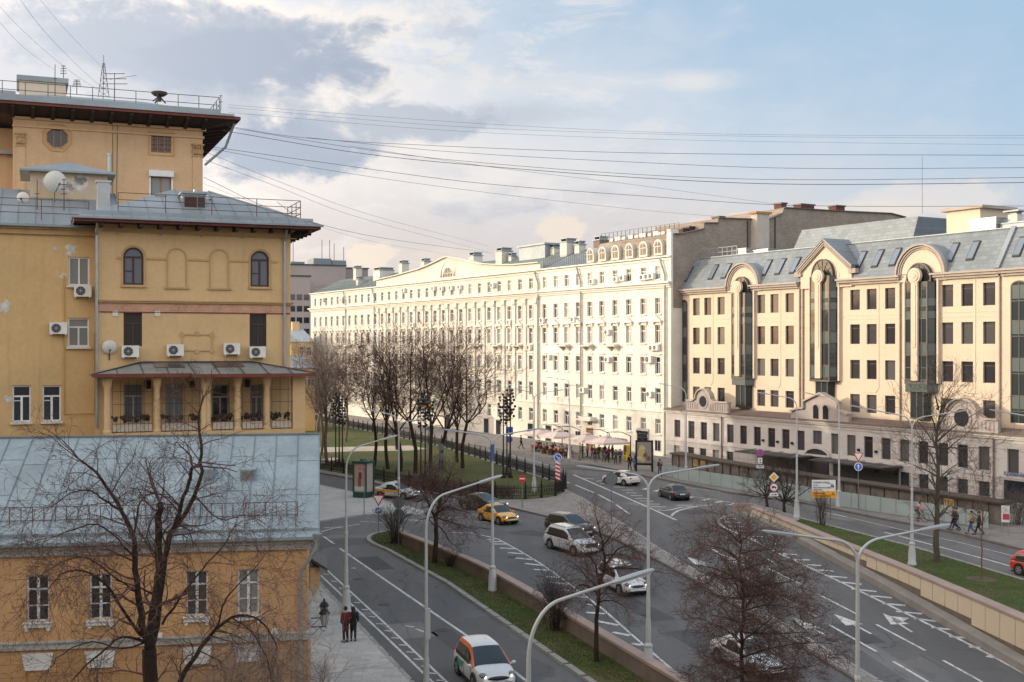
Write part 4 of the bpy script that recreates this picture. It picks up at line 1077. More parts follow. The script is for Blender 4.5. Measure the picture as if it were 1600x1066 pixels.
p=WG.W(WG.X(36,3.4),3.4,WG.Z(36,318,3.4));sat_dish(tuple(p),WG.a-.2,.3,'small white satellite dish at the left end of the wing roof',8)
def aerial(loc,h,label,bars=5,w=.35,mat=None,rz=0.0,name='aerial'):
 mb=MB();mb.cyl((0,0,0),(0,0,h),.028,.022,6)
 for i in range(bars):
  z=h*(.55+.42*i/max(1,bars-1));mb.bar((-w*(1-.1*i),0,z),(w*(1-.1*i),0,z),.035)
 o=mb.build(name,mat or DKGREY);o.location=loc;o.rotation_euler=(0,0,rz);return tag(o,label,'antenna')
aerial(tuple(WG.W(WG.X(100,2.2),2.2,WZ+.9)),1.7,'dark cross armed insulator pole in front of the large dish',4,.17)
aerial(tuple(WG.W(WG.X(58,2.2),2.2,WZ+.9)),1.6,'thin rust red pole left of the large satellite dish',1,.12,RUST)
p=OC.W(OC.X(321,2.5),2.5,OC.Z(321,318,2.5));sat_dish(tuple(p),OC.a+.5,.24,'tiny round satellite dish beside the louvred roof vent of the ochre house',8)
# ================================================================== TOWER HOUSE BEHIND
TW=Front(316.5,73.0,22.5)
rt=TW.root('tower_house','tall tan tower house with wide dark eaves rising behind the ochre house')
TZ=TW.Z(316,198);tl=TW.X(20)
wn=[]
for (a,b,y0,y1,st) in ((236,268,212,238,'grid'),(235.5,267.5,277,312,'two')):
 x0,z0=TW.px(a,y1);x1,z1=TW.px(b,y0);wn.append(((x0+x1)/2,z0,x1-x0,z1-z0,st))
ox,oz=TW.px(89.5,215.5);orr=.62
mb=MB()
ring=[Vector((ox+orr*math.cos(PI/8+PI*i/4),oz+orr*1.0*math.sin(PI/8+PI*i/4),0)) for i in range(8)]
xs0,xs1=ox-1.2,ox+1.2
facade(mb,xs1,0,0,TZ,[w[:4] for w in wn],0,.2);facade(mb,tl,xs0,0,TZ,[],0,.2)
facade(mb,xs0,xs1,0,oz-1.2,[],0,.2);facade(mb,xs0,xs1,oz+1.2,TZ,[],0,.2)
loops=[[Vector((xs0,oz-1.2,0)),Vector((xs1,oz-1.2,0)),Vector((xs1,oz+1.2,0)),Vector((xs0,oz+1.2,0))],ring]
flat=[p for l in loops for p in l]
for t_ in geometry.tessellate_polygon(loops):mb.add([(flat[i].x,0,flat[i].y) for i in t_],[(0,1,2)])
for i in range(8):
 a,b=ring[i],ring[(i+1) % 8];mb.quad((a.x,0,a.y),(b.x,0,b.y),(b.x,.22,b.y),(a.x,.22,a.y))
body_box(mb,tl,0,0,13,0,TZ);mb.build('wall',TAN,rt)
mb=MB();mb.add([(ox+(p.x-ox)*.98,.16,oz+(p.y-oz)*.98) for p in ring],[tuple(range(8))[::-1]]);pane_src=mb
f=MB()
for i in range(8):
 a,b=ring[i],ring[(i+1) % 8];f.bar((a.x,.12,a.y),(b.x,.12,b.y),.1,.08,(0,1,0))
for s in (-.2,.2):f.bar((ox+s,.12,oz-.55),(ox+s,.12,oz+.55),.07)
wo=f.build('window',WOODLT,rt);pane_src.build('pane',GLASS_C,wo)
f=MB()
for k in (1.0,1.28):
 for i in range(8):
  a,b=ring[i],ring[(i+1) % 8];A=lambda p:(ox+(p.x-ox)*k*1.06,-.02,oz+(p.y-oz)*k*1.06);f.bar(A(a),A(b),.07,.05,(0,1,0))
x0,x1,z0,z1=wn[0][0]-wn[0][2]/2-.14,wn[0][0]+wn[0][2]/2+.14,wn[0][1]-.14,wn[0][1]+wn[0][3]+.14
for a,b in (((x0,z0),(x1,z0)),((x1,z0),(x1,z1)),((x1,z1),(x0,z1)),((x0,z1),(x0,z0))):f.bar((a[0],-.02,a[1]),(b[0],-.02,b[1]),.08,.05,(0,1,0))
f.build('moulding',M('tan moulding',(.47,.29,.13),.9,0,.12,1),rt)
for w in wn:window(rt,*w[:4],w[4],.1,WOODLT,GLASS_C,.08)
w=wn[1];mb=MB();mb.box(w[0]-w[2]/2-.12,w[0]+w[2]/2+.12,-.3,-.0,w[1]+w[3]-.02,w[1]+w[3]+.34)
for s in (-1,1):mb.box(w[0]+s*(w[2]/2+.05)-.05,w[0]+s*(w[2]/2+.05)+.05,-.06,0,w[1],w[1]+w[3]-.03)
mb.build('shutter_box',WHITEFR,rt)
for c0,c1 in ((25,39),(301,316)):
 a,b=TW.X(c0),TW.X(c1)
 if c1>300:b=0.0
 mb=MB();mb.box(a,b,-.07,0,10,TZ-1.9);mb.build('pilaster',TAN,rt)
 mb=MB();mb.box(a-.05,b+.05,-.1,0,TZ-1.9,TZ-1.82);mb.box(a-.08,b+.08,-.14,0,TZ-1.2,TZ-1.1)
 for i in range(4):
  cx=a+(b-a)*(i+.5)/4;mb.ball((cx,-.08,TZ-1.55),.13,8,6,(1,.6,1.6));mb.ball((cx,-.12,TZ-1.3),.09,8,5)
 mb.build('capital',M('carved tan stone',(.42,.27,.13),.95,0,.35,5),rt)
mb=MB();mb.box(tl-.03,.1,-.1,0,TZ-.75,TZ-.62);mb.box(tl-.03,.2,-.2,0,TZ-.30,TZ-.16);mb.box(0.001,.1,.01,13,TZ-.75,TZ-.62);mb.build('cornice',TAN,rt)
ov=1.9
mb=MB()
zt0=TZ+.02
mb.add([(tl-3.2,-ov,zt0+.25),(1.95,-ov,zt0+.25),(1.95,14.5,zt0+.25),(tl-3.2,14.5,zt0+.25),(tl-.02,-.0,zt0-.14),(.02,-.0,zt0-.14),(.02,13,zt0-.14),(tl-.02,13,zt0-.14)],
 [(0,1,5,4),(1,2,6,5),(2,3,7,6),(3,0,4,7)]);mb.build('soffit',EAVE,rt)
mb=MB()
for i in range(11):
 x=tl+i*abs(tl)/10;mb.bar((x,-.05,zt0-.2),(x,-ov+.1,zt0+.16),.2,.22)
for i in range(10):mb.bar((.05,.6+i*1.3,zt0-.2),(1.85,.6+i*1.3,zt0+.16),.2,.22)
mb.build('eave_bracket',M('old dark bracket',(.035,.022,.02),.9),rt)
mb=MB();mb.box(tl-3.25,2.0,-ov-.05,-ov,zt0+.2,zt0+.36);mb.box(1.95,2.0,-ov+.001,14.5,zt0+.2,zt0+.36);mb.build('fascia',FASCIA,rt)
mb=MB();hip(mb,tl-3.2,1.98,-ov-.08,14.6,zt0+.37,1.5,5.2);rf=mb.build('roof',METAL_R,rt)
mb=MB();mb.box(tl-3.2,.9,-ov+.5,-ov+.58,zt0+.5,zt0+.85);mb.box(tl-3.2,1.6,-ov-.16,-ov-.08,zt0+.36,zt0+.5);mb.build('gutter',METAL_R,rf)
mb=MB();railing(mb,[(tl-3,-.75,zt0+.75),(.9,-.75,zt0+.75),(.9,4,zt0+.75)],.95,1.25,.02,(1.0,.5));mb.build('roof_rail',DKGREY,rf)
pipe_run(rt,[(1.75,-1.2,zt0+.1),(1.3,-.6,zt0-1.3),(.12,-.1,zt0-2.4)],.08,GALV)
mb=MB()
for dx_ in (0,.28):mb.tube([(TW.X(176)+dx_,-.04,TZ-.1),(TW.X(176)+dx_*.6,-.04,20)],.015,4)
mb.build('cable',DKGREY,rt)
mb=MB();x_,z_=TW.px(171,243,-2);mb.cyl((x_,-2,z_-4),(x_,-2,z_),.13,None,10);mb.cyl((x_,-2,z_),(x_,-2,z_+.1),.17,None,10);mb.build('flue',GALV,rt,True)
x0,x1=TW.X(30,4),TW.X(103,4);z1=TW.Z(66,128,4)
mb=MB();mb.box(x0,x1,4,7.5,zt0+.8,z1);hh=mb.build('lift_housing',CREAM_T,rf)
mb=MB();mb.box(x0-.15,x1+.15,3.85,7.65,z1+.001,z1+.3);mb.box(x0-1.6,x0-.2,4.5,7,zt0+.8,z1-.6);mb.build('housing_cap',METAL_R,hh)
def W3(px,py,yo):return TW.W(TW.X(px,yo),yo,TW.Z(px,py,yo))
t=tag(None or thing('lattice_mast','small lattice radio mast on the tower house roof','antenna',tuple(W3(162,152,2.5)),TW.a),'small lattice radio mast on the tower house roof','antenna')
mb=MB();hm=2.1
for s,r_ in ((-1,0),(1,0)):mb.bar((s*.32,0,0),(s*.05,0,hm),.035)
mb.bar((0,.5,0),(0,.05,hm),.035)
for i in range(6):
 z0,z1=hm*i/6,hm*(i+1)/6;w0,w1=.32-.27*i/6,.32-.27*(i+1)/6;mb.bar((-w0,0,z0),(w1,0,z1),.02);mb.bar((w0,0,z0),(-w1,0,z1),.02)
mb.bar((0,0,hm),(0,0,hm+.5),.03);mb.build('lattice',DKGREY,t)
o=aerial(tuple(W3(179,152,2.5)),1.5,'yagi aerial with long thin rods right of the lattice mast',3,.8)
mb=MB();mb.bar((-.3,0,1.1),(1.3,.2,1.4),.02);bm_=mb.build('boom',DKGREY,o)
aerial(tuple(W3(86,150,2.0)),1.9,'bare thin roof pole in front of the lift housing',1,.12)
aerial(tuple(W3(99,130,4.2)),1.1,'bushy little aerial on top of the lift housing',4,.2)
aerial(tuple(W3(120,148,1.0)),.9,'short insulator stack left of the lattice mast',5,.28)
aerial(tuple(W3(345,172,-.3)),.9,'small pole at the right corner of the tower roof rail',2,.12)
t=thing('siren','dark mushroom shaped siren on the tower house roof edge','siren',tuple(W3(249,160,0.5)),TW.a)
mb=MB();mb.lathe([(.1,.35),(.3,.38),(.47,.5),(.5,.56),(.47,.62),(.2,.68),(.02,.7)],(0,0,0),16);mb.build('horn',M('rusted siren',(.05,.035,.03),.8),t,True)
mb=MB()
for k in range(4):mb.bar((0,0,.4),(.45*math.cos(k*PI/2+.5),.45*math.sin(k*PI/2+.5),0),.06)
mb.cyl((0,0,.05),(0,0,.4),.12,.14,10);mb.build('stand',M('rusted siren',(.05,.035,.03),.8),t)
mb=MB();a=TW.X(20);mb.box(a-9,a-.01,2.2,12,0,TW.Z(10,242,2.2));mb.box(a-9,a-.01,3.5,12,TW.Z(10,242,2.2)+.2,TZ-.3);mb.build('side_block',TAN,rt)
mb=MB();zz=TW.Z(10,242,2.2);mb.box(a-9,a-.015,1.8,3.5,zz+.002,zz+.2);mb.build('side_roof',METAL_R,rt)
# ================================================================== WHITE APARTMENT BUILDING (two sections)
WDEG=math.degrees(math.atan2(-0.865,0.5017))
WF=Front(1048.5,157.2,WDEG)
ROWS=[(23.95,1.75),(19.25,2.2),(15.3,2.5),(11.15,2.3),(7.15,2.1),(3.05,2.05)]
SIDE_W=1.2
def white_window(rt,x,z,h,prefer=None):
 return window(rt,x,z,SIDE_W,h,'T',.16,WHITEFR,GLASS_C,.09)
XSEC=WF.X(845.5)
c_right=[WF.X(p) for p in (851,868.4,885.3,903.3,921.7,940.4,961.1,982.5,1005,1027.9)]
x829=WF.X(829.6);step_l=(WF.X(492.6)-x829)/28.0
c_left=[x829+step_l*i for i in range(29)]
XL_END=WF.X(485.5)
XP0=WF.X(586)
ZC=23.35;ZA=27.0
SILL_W=WHITE_T
def hood(mb,x,z,tri):
 mb.box(x-1.0,x+1.0,-.38,0,z,z+.16)
 if tri:
  mb.prism([(x-1.0,z+.161),(x+1.0,z+.161),(x,z+.75)],-.34,0,'y')
 for s in (-1,1):mb.box(x+s*.82-.1,x+s*.82+.1,-.25,0,z-.35,z-.001)
def surround(mb,x,z,w,h,t=.14,d=.06):
 mb.box(x-w/2-t,x-w/2,-d,0,z,z+h+t);mb.box(x+w/2,x+w/2+t,-d,0,z,z+h+t);mb.box(x-w/2,x+w/2,-d,0,z+h,z+h+t)
 mb.box(x-w/2-t-.06,x+w/2+t+.06,-.2,0,z-.16,z-.02)
def row_trim(mb,x,r,odd):
 """carved surround of one opening"""
 z,h=ROWS[r]
 if r in (1,2,3):surround(mb,x,z,SIDE_W,h)
 else:mb.box(x-.75,x+.75,-.16,0,z-.14,z-.02)
 if r==2:hood(mb,x,z+h+.38,odd)
 if r==3:mb.box(x-.85,x+.85,-.22,0,z+h+.3,z+h+.42)
 if r==4:
  mb.prism([(x+.66*math.cos(PI*k/10),z+h+.1+.66*1.25*math.sin(PI*k/10)) for k in range(11)],-.06,0,'y');mb.box(x-.55,x+.55,-.07,0,z-.85,z-.2)
TRIMS={}
def white_section(name,label,x0,x1,cols,wallm,trim):
 rt=thing(name,label,'building',tuple(WF.O),WF.a)
 mb=MB();holes=[(x,z,SIDE_W,h) for x in cols for (z,h) in ROWS]
 facade(mb,x0,x1,0,ZA,holes,0,.26);body_box(mb,x0,x1,0,14,0,ZA);mb.build('wall',wallm,rt)
 win=sorted([(WF.W(x,0,z).y-z*.1,x,r,i % 2==1) for i,x in enumerate(cols) for r,(z,h) in enumerate(ROWS)])
 for d,x,r,odd in win[:96]:
  o=white_window(rt,x,ROWS[r][0],ROWS[r][1]);key=(r,odd,trim.name)
  if key not in TRIMS:
   mb=MB();row_trim(mb,0,r,odd);mb.v=[(a,b-.16,c-ROWS[r][0]) for a,b,c in mb.v];TRIMS[key]=mb.mesh('surround',trim)
  link('surround',TRIMS[key],o)
 if len(win)>96:
  f,p,_=window_meshes(SIDE_W,2.2,'T',.09);far_f=MB();far_p=MB();far_s=MB()
  for d,x,r,odd in win[96:]:
   z,h=ROWS[r];k_=h/2.2
   far_f.add([(a+x,b+.16,c*k_+z) for a,b,c in f.v],f.f);far_p.add([(a+x,b+.16,c*k_+z) for a,b,c in p.v],p.f);row_trim(far_s,x,r,odd)
  o=far_f.build('window',WHITEFR,rt);o['kind']='stuff'
  for q,nm,m_ in ((far_p,'pane',GLASS),(far_s,'surround',trim)):q.build(nm,m_,o)['kind']='stuff'
 mb=MB()
 mb.box(x0-.2,x1+.3,-.75,0,ZC-.05,ZC+.2);mb.box(x0-.1,x1+.15,-.4,0,ZC-.35,ZC-.051);mb.box(x0,x1+.1,-.2,0,ZC-.6,ZC-.351)
 mb.build('main_cornice',trim,rt)
 for zz in (((-.16,6.05,6.3),),((-.14,ZA-.6,ZA-.45),),((-.38,ZA-.2,ZA),)):
  mb=MB()
  for d_,za_,zb_ in zz:mb.box(x0,x1+.15,d_,0,za_,zb_)
  mb.build('string_course',trim,rt)
 return rt
rtR=white_section('white_apartment_building','grey white apartment house with six arched attic dormers above street cafe umbrellas',XSEC,0,c_right,WHITE_G,GREY_T)
rtL=white_section('white_apartment_building','long sunlit white apartment house with tall pilasters and a low curved attic gable',XL_END,XSEC-.004,c_left,WHITE_P,WHITE_T)
mb=MB();mc=MB()
n=19;pil=[x829+step_l*(i-.5) for i in range(n+1)]
pil=[p for p in pil if p>XP0-.5]
mb.box(-.42,.42,-.22,0,6.31,21.3);pm_=mb.mesh('pilaster',WHITE_T)
mc.box(-.46,.46,-.26,0,21.3,21.5);mc.box(-.4,.4,-.3,0,21.5,22.3);mc.box(-.55,.55,-.38,0,22.31,22.5)
for s in (-.3,0,.3):mc.ball((s,-.3,21.75),.17,6,4,(1,.8,1.5))
cm_=mc.mesh('capital',WHITE_T)
for x in pil:link('capital',cm_,link('pilaster',pm_,rtL,(x,0,0)))
mb=MB();mb.box(XP0,XSEC-.2,-.07,0,22.55,22.72);mb.mat(1)
q=random.Random(3);x=XP0+.5
while x<XSEC-1:
 mb.tube([(x+.28*t_*math.cos(t_*5),-.05,22.3+.25+.2*t_*math.sin(t_*5)) for t_ in [k/6 for k in range(7)]],.035,4);x+=.75
mb.build('frieze',[WHITE_T,M('gilded frieze relief',(.55,.40,.2),.7)],rtL)
gz_=lambda px,py:(WF.X(px),WF.Z(px,py))
prof=[gz_(588,438.5),gz_(620,431),gz_(654,421.5),gz_(668,416),gz_(683.5,409),gz_(692,404.5),gz_(699,402),gz_(706,403),gz_(720,405.5),gz_(731,407.6),gz_(740,410),gz_(752.5,413),gz_(775,414),gz_(803,414.5),gz_(842.6,411)]
prof[-1]=(XSEC-.3,prof[-1][1])
mb=MB();mb.prism([(prof[0][0],ZA+.005)]+prof+[(XSEC-.3,ZA+.005)],0.0,.6,'y');mb.build('gable',WHITE_P,rtL)
mb=MB()
for a,b in zip(prof[:-1],prof[1:]):mb.bar((a[0],.1,a[1]+.08),(b[0],.1,b[1]+.08),1.1,.16)
fx,fz_=gz_(700,431)
fz_=ZA+.25
for k in range(12):
 a,b=PI*k/12,PI*(k+1)/12
 for r_ in (2.0,3.1):mb.bar((fx+r_*math.cos(a),-.03,fz_+r_*.95*math.sin(a)),(fx+r_*math.cos(b),-.03,fz_+r_*.95*math.sin(b)),.16,.1,(0,1,0))
for k in range(1,6):mb.bar((fx-1.9+k*.63,-.03,fz_),(fx-1.9+k*.63,-.03,fz_+1.9*math.sin(math.acos(max(-1,min(1,(-1.9+k*.63)/2.0))))),.1,.08,(0,1,0))
mb.bar((fx-2,-.03,fz_+.8),(fx+2,-.03,fz_+.8),.08,.06,(0,1,0));mb.bar((fx-3.2,-.03,fz_),(fx+3.2,-.03,fz_),.16,.1,(0,1,0))
mb.build('fanlight_frame',WHITE_T,rtL)
mb=MB();mb.add([(fx+1.95*math.cos(PI*k/14),-.012,fz_+1.85*math.sin(PI*k/14)) for k in range(15)],[tuple(range(15))])
for s in (-1,1):mb.add([(fx+s*2.2,-.012,fz_+.1),(fx+s*2.95,-.012,fz_+.1),(fx+s*2.5,-.012,fz_+1.5)],[(0,1,2)])
mb.build('fanlight',GLASS,rtL)
def gable_roof(rt,x0,x1,z,zr,yr,y1,mat,name='roof'):
 mb=MB();mb.add([(x0,.3,z),(x1,.3,z),(x1,yr,zr),(x0,yr,zr),(x1,y1,z),(x0,y1,z)],[(0,1,2,3),(3,2,4,5),(1,4,2),(0,3,5),(0,5,4,1)])
 o=mb.build(name,mat,rt)
 sm=MB();n=int((x1-x0)/1.0)
 for i in range(n+1):x=x0+(x1-x0)*i/n;sm.bar((x,.3,z+.02),(x,yr,zr+.02),.04,.05)
 sm.build('seam',SEAM,o);return o
GREEN_R=M('grey green sheet roof',(.20,.235,.225),.55,.2,.2,.4)
rfL=gable_roof(rtL,XL_END,XSEC-.1,ZA+.03,30.4,7.5,14,GREEN_R)
rfR0=gable_roof(rtR,XSEC,WF.X(921),ZA+.03,30.3,7.5,14,METAL_R)
xm=WF.X(921)
mb=MB();mb.add([(xm+.01,.15,ZA+.02),(-.9,.15,ZA+.02),(-.9,1.9,30.0),(xm+.01,1.9,30.0),(-.9,7.5,31.2),(xm+.01,7.5,31.2),(-.9,14,ZA),(xm+.01,14,ZA)],[(0,1,2,3),(3,2,4,5),(5,4,6,7),(1,6,4,2),(0,3,5,7)])
rfM=mb.build('mansard',M('copper brown mansard',(.30,.255,.19),.6,.1,.2,.5,brick=(.8,.5,.02,(.21,.18,.14),'xz')),rtR)
for p in (925.8,944.6,965,986.6,1008.8,1032):
 x=WF.X(p,.3);w=.62;z0=ZA+.15;zs=z0+1.2;nseg=10
 mb=MB();outer_=[(x-.95,z0),(x+.95,z0)]+[(x+.95*math.cos(PI*k/nseg),zs+.95*math.sin(PI*k/nseg)) for k in range(nseg+1)]
 mb.prism(outer_,-.12,1.9,'y');d=mb.build('dormer',WHITE_P,rfM)
 mb=MB();mb.prism([(x-w,z0+.3),(x+w,z0+.3)]+[(x+w*math.cos(PI*k/nseg),zs+w*math.sin(PI*k/nseg)) for k in range(nseg+1)],-.14,-.121,'y');mb.mat(1)
 mb.box(x-.05,x+.05,-.17,-.141,z0+.3,zs+.6);mb.box(x-w,x+w,-.17,-.141,zs-.05,zs+.05)
 for k in range(nseg):mb.bar((x+.85*math.cos(PI*k/nseg),-.15,zs+.85*math.sin(PI*k/nseg)),(x+.85*math.cos(PI*(k+1)/nseg),-.15,zs+.85*math.sin(PI*(k+1)/nseg)),.2,.08,(0,1,0))
 mb.build('dormer_window',[GLASS,WHITE_T],d)
mb=MB();mb.box(-.95,.0,.0,1.3,ZA+.01,30.2);mb.box(-.75,.02,-.12,1.2,30.201,30.45);mb.build('end_parapet',WHITE_G,rtR)
mb=MB()
railing(mb,[(xm,2.1,30.1),(-1.0,2.1,30.1)],1.4,1.0,.03,(1.0,.5));railing(mb,[(XSEC,.5,ZA+.2),(xm,.5,ZA+.2)],1.6,.6,.02,(1.0,));mb.build('roof_rail',DKGREY,rfM)
mb=MB();railing(mb,[(XL_END,1.0,ZA+.35),(XP0,1.0,ZA+.35)],1.6,.7,.02,(1.0,.5));mb.build('roof_rail',DKGREY,rfL)
def chimney(rf,px,ptop,yo,w,hgt,m=WHITE_P):
 x,z=WF.px(px,ptop,yo);mb=MB();mb.box(x-w/2,x+w/2,yo,yo+w,z-hgt,z);o=mb.build('chimney',m,rf)
 mb=MB();mb.box(x-w/2-.15,x+w/2+.15,yo-.15,yo+w+.15,z+.001,z+.15)
 for s in (-1,1):mb.box(x+s*w*.4-.05,x+s*w*.4+.05,yo+.1,yo+w-.1,z+.151,z+.55)
 mb.box(x-w/2-.1,x+w/2+.1,yo,yo+w,z+.551,z+.65);mb.build('chimney_cap',METAL_R,o)
for px_,pt,yo,w,hg in ((554,420,6,1.5,4),(625.5,412,6,1.6,4),(660,409,6,1.5,4),(736,400,5.5,1.9,4),(779,393,5,2.2,4),(796,401,6,1.2,2.5),(558,437,2.5,1.3,2.5),(588,423,4,3.4,3)):
 chimney(rfL,px_,pt,yo,w,hg)
for px_,pt,yo,w,hg in ((880,379,5,2.0,5),(901,383,6,1.3,3),(932,376,5.5,1.7,3),(855,389,6.5,4.2,3)):
 chimney(rfR0,px_,pt,yo,w,hg,WHITE_P if px_ != 932 else M('dark brick chimney',(.16,.12,.1),.9))
mb=MB();x,z=WF.px(835,385,6);mb.box(x-4.2,x+4.2,5.5,10,28.5,z);mb.box(x-4.5,x+4.5,5.2,10.3,z+.001,z+.3);mb.build('roof_housing',METAL_R,rfL)
for i in range(9):
 x,z=WF.px(955+i*10,373-i*1.4,5);mb=MB();mb.box(x-.5-.2*(i % 3),x+.5,5,6.2,30.5,z+.15*(i % 2));mb.build('vent_stack',GALV if i % 2 else WHITE_P,rfM)
for p,r_ in ((541,rtL),(586,rtL),(842.5,rtL)):
 x=WF.X(p);pipe_run(r_,[(x-.9,-.35,ZA-.4),(x,-.25,ZA-2.2),(x,-.25,.3)],.13,GALV if p<800 else PIPEM,n=6)
for p in (909.5,1041):
 x=WF.X(p);pipe_run(rtR,[(x-1.0,-.35,ZA-.4),(x,-.25,ZA-2.6),(x,-.25,4.5 if p<1000 else .3)],.13,PIPEM,n=6)
def balcony(rt,x):
 z=ROWS[2][0]-.25
 mb=MB();mb.box(x-1.25,x+1.25,-1.0,0,z-.18,z)
 for s in (-.9,.9):mb.prism([(-.9,z-.181),(0,z-.181),(0,z-.9)],x+s-.12,x+s+.12,'x')
 o=mb.build('balcony',WHITE_T,rt)
 mb=MB();railing(mb,[(x-1.2,0,z),(x-1.2,-.95,z),(x+1.2,-.95,z),(x+1.2,0,z)],.14,.95,.012,(1.0,.08));mb.build('railing',DKGREY,o)
for i in (2,4,6):balcony(rtR,c_right[i])
for i in (1,3,5,7,9,11,20,22,24):balcony(rtL,c_left[i])
mb=MB();x=WF.X(921.7);mb.box(x-1.9,x+1.9,-1.3,0,4.0,4.25);mb.box(x-1.6,x+1.6,-1.0,0,4.251,4.55);mb.build('door_canopy',WHITE_T,rtR)
mb=MB();mb.box(x-1.1,x+1.1,-.03,-.001,.15,3.3);mb.mat(1);mb.box(x-.9,x+.9,-.06,-.031,.2,2.9);mb.build('door',[WHITE_T,M('brown timber door',(.16,.07,.035),.6)],rtR)
x0,x1=WF.X(995.5),WF.X(1014);mb=MB();mb.box(x0,x1,-.12,0,.13,3.6);mb.mat(1);mb.box(x0+.2,x1-.2,-.14,-.121,.2,2.9);mb.box(x0+.1,x1-.1,-.25,-.121,2.95,3.3);mb.build('shop_entrance',[M('grey shop surround',(.32,.31,.30),.7),GLASS],rtR)
for p in (857,829,779,760,700):
 r_=rtR if p>846 else rtL;x=WF.X(p);mb=MB();mb.box(x-.9,x+.9,-.05,-.001,.13,2.7);mb.mat(1);mb.box(x-.75,x+.75,-.07,-.051,.2,2.55);mb.build('door',[GREYFR,GLASS],r_)
for i,p in enumerate((868,885,903,1028)):
 x=WF.X(p);window(rtR,x,.75,1.3,1.5,'two',-.06,GREYFR,GLASS,.08,name='ground_window')
def text_mesh(s,size,mat,depth=.03,align='LEFT'):
 c=bpy.data.curves.new('lettering','FONT');c.body=s;c.size=size;c.extrude=depth;c.align_x=align;c.resolution_u=3
 o=bpy.data.objects.new('lettering',c);COL.objects.link(o);bpy.context.view_layer.update()
 me=bpy.data.meshes.new_from_object(o.evaluated_get(bpy.context.evaluated_depsgraph_get()));bpy.data.objects.remove(o);bpy.data.curves.remove(c)
 me.materials.clear();me.materials.append(mat);me.transform(Matrix.Rotation(R(90),4,'X'));me.name='lettering';return me
def sign_on(fr,px,py,s,size,mat,label,yo=-.12):
 x,z=fr.px(px,py,yo);t=thing('wall_sign',label,'sign',tuple(fr.W(x,yo,z)),fr.a)
 link('lettering',text_mesh(s,size,mat),t);mb=MB();mb.box(0,len(s)*size*.55,.04,.11,size*.3,size*.36);mb.build('mounting_rail',GREYFR,t);return t
sign_on(WF,936,687,'2u & A',1.0,M('red brown lettering',(.18,.05,.03),.6),'red brown dimensional lettering on the white wall above the right umbrellas')
sign_on(WF,956,689.5,'европа',1.05,M('dark sign lettering',(.06,.06,.07),.6),'dark lower case lettering on the white wall beside the yellow booth')
sign_on(WF,865,678,'OVI EVI',.95,M('dark sign lettering',(.06,.06,.07),.6),'spaced dark capitals on the white wall over the left umbrellas')
sign_on(WF,848,675.5,'СБЕР',.8,M('blue grey lettering',(.10,.10,.22),.6),'short blue grey sign by the big downpipe of the white house')
for (x,y,l) in ((506,468.5,'air conditioner on the attic row near the far left end of the white house'),(535,468.5,'second air conditioner from the far left end of the white attic row'),(632.7,453.8,'lone air conditioner on the white attic row left of the gable'),
 (679,450.8,'first of four air conditioners in a row under the gable'),(692,451.3,'second of four air conditioners in a row under the gable'),(706.4,450,'third of four air conditioners in a row under the gable'),(720,448.9,'fourth of four air conditioners in a row under the gable'),(771.5,446,'air conditioner on the white attic row right of the gable'),
 (927.7,440,'leftmost air conditioner on the attic row below the dormers'),(965,436.5,'first of a pair of attic air conditioners below the third dormer'),(975.4,434.5,'second of a pair of attic air conditioners below the third dormer'),(1006.5,433.5,'first of three attic air conditioners below the fifth dormer'),(1014,432.5,'second of three attic air conditioners below the fifth dormer'),(1020.5,431.5,'third of three attic air conditioners below the last dormer'),
 (849.5,500.7,'air conditioner in the second row beside the main downpipe'),(898,499.5,'air conditioner in the second row above a pediment'),(951,519,'air conditioner left of a tall third row window above the right balcony'),(1021,543.5,'left one of a close pair near the right end of the white house'),(1027.5,543.2,'right one of a close pair near the right end of the white house'),
 (1017,561.5,'large air conditioner below the close pair at the right end'),(951.3,562,'air conditioner just under the right balcony'),(858.6,557.7,'air conditioner in the fourth row near the main downpipe'),(912.7,609.5,'air conditioner on the fifth row beside the middle downpipe'),(1017,616,'air conditioner on the fifth row near the right end of the white house'),
 (797.7,503.6,'air conditioner between pilasters in the second row'),(646.5,508,'air conditioner between pilasters left of the gable axis'),(779,560,'air conditioner under the last pilastered balcony'),(797,543,'air conditioner beside a pilastered balcony'),(829,543,'air conditioner between the last pilaster and the main downpipe')):
 air_con(WF,x,y,l,-.1,s=1.35 if (x,y) != (1017,561.5) else 1.7)
# ================================================================== BRICK BUILDING BEHIND, WITH ITS BLANK FIREWALL
rt=thing('brick_building','taller building behind with a blank grey brown brick firewall and stepped roofline','building',tuple(WF.W(.04,0,0)),WF.a)
class _E:
 pass
def fire(px,py,xo=.04):
 r=Vector(((px-800)/FPX,1,(HZ-py)/FPX));O=WF.W(xo,0,0);nrm=WF.u
 t=O.dot(nrm)/(r.x*nrm.x+r.y*nrm.y);P=r*t
 return ((P-O).dot(WF.v),P.z+CAMZ)
pf=[(1052,366),(1064,366),(1100,358),(1100,349),(1122,349),(1122,341.5),(1175,343),(1197,345),(1222,334),(1225,325),(1303,330),(1391,334),(1414,340)]
P_=[fire(*p) for p in pf];last=P_[-1]
poly=[(P_[0][0],20)]+P_+[(last[0],20)]
mb=MB();mb.prism(poly,-14,0,'x');mb.build('wall',BRICK_G,rt)
mb=MB()
for a,b in zip(P_[:-1],P_[1:]):
 if abs(a[0]-b[0])>.4:mb.bar((-.2,a[0],a[1]+.06),(-.2,b[0],b[1]+.06),1.0,.12)
mb.build('coping',M('brown roof edging',(.12,.09,.075),.8),rt)
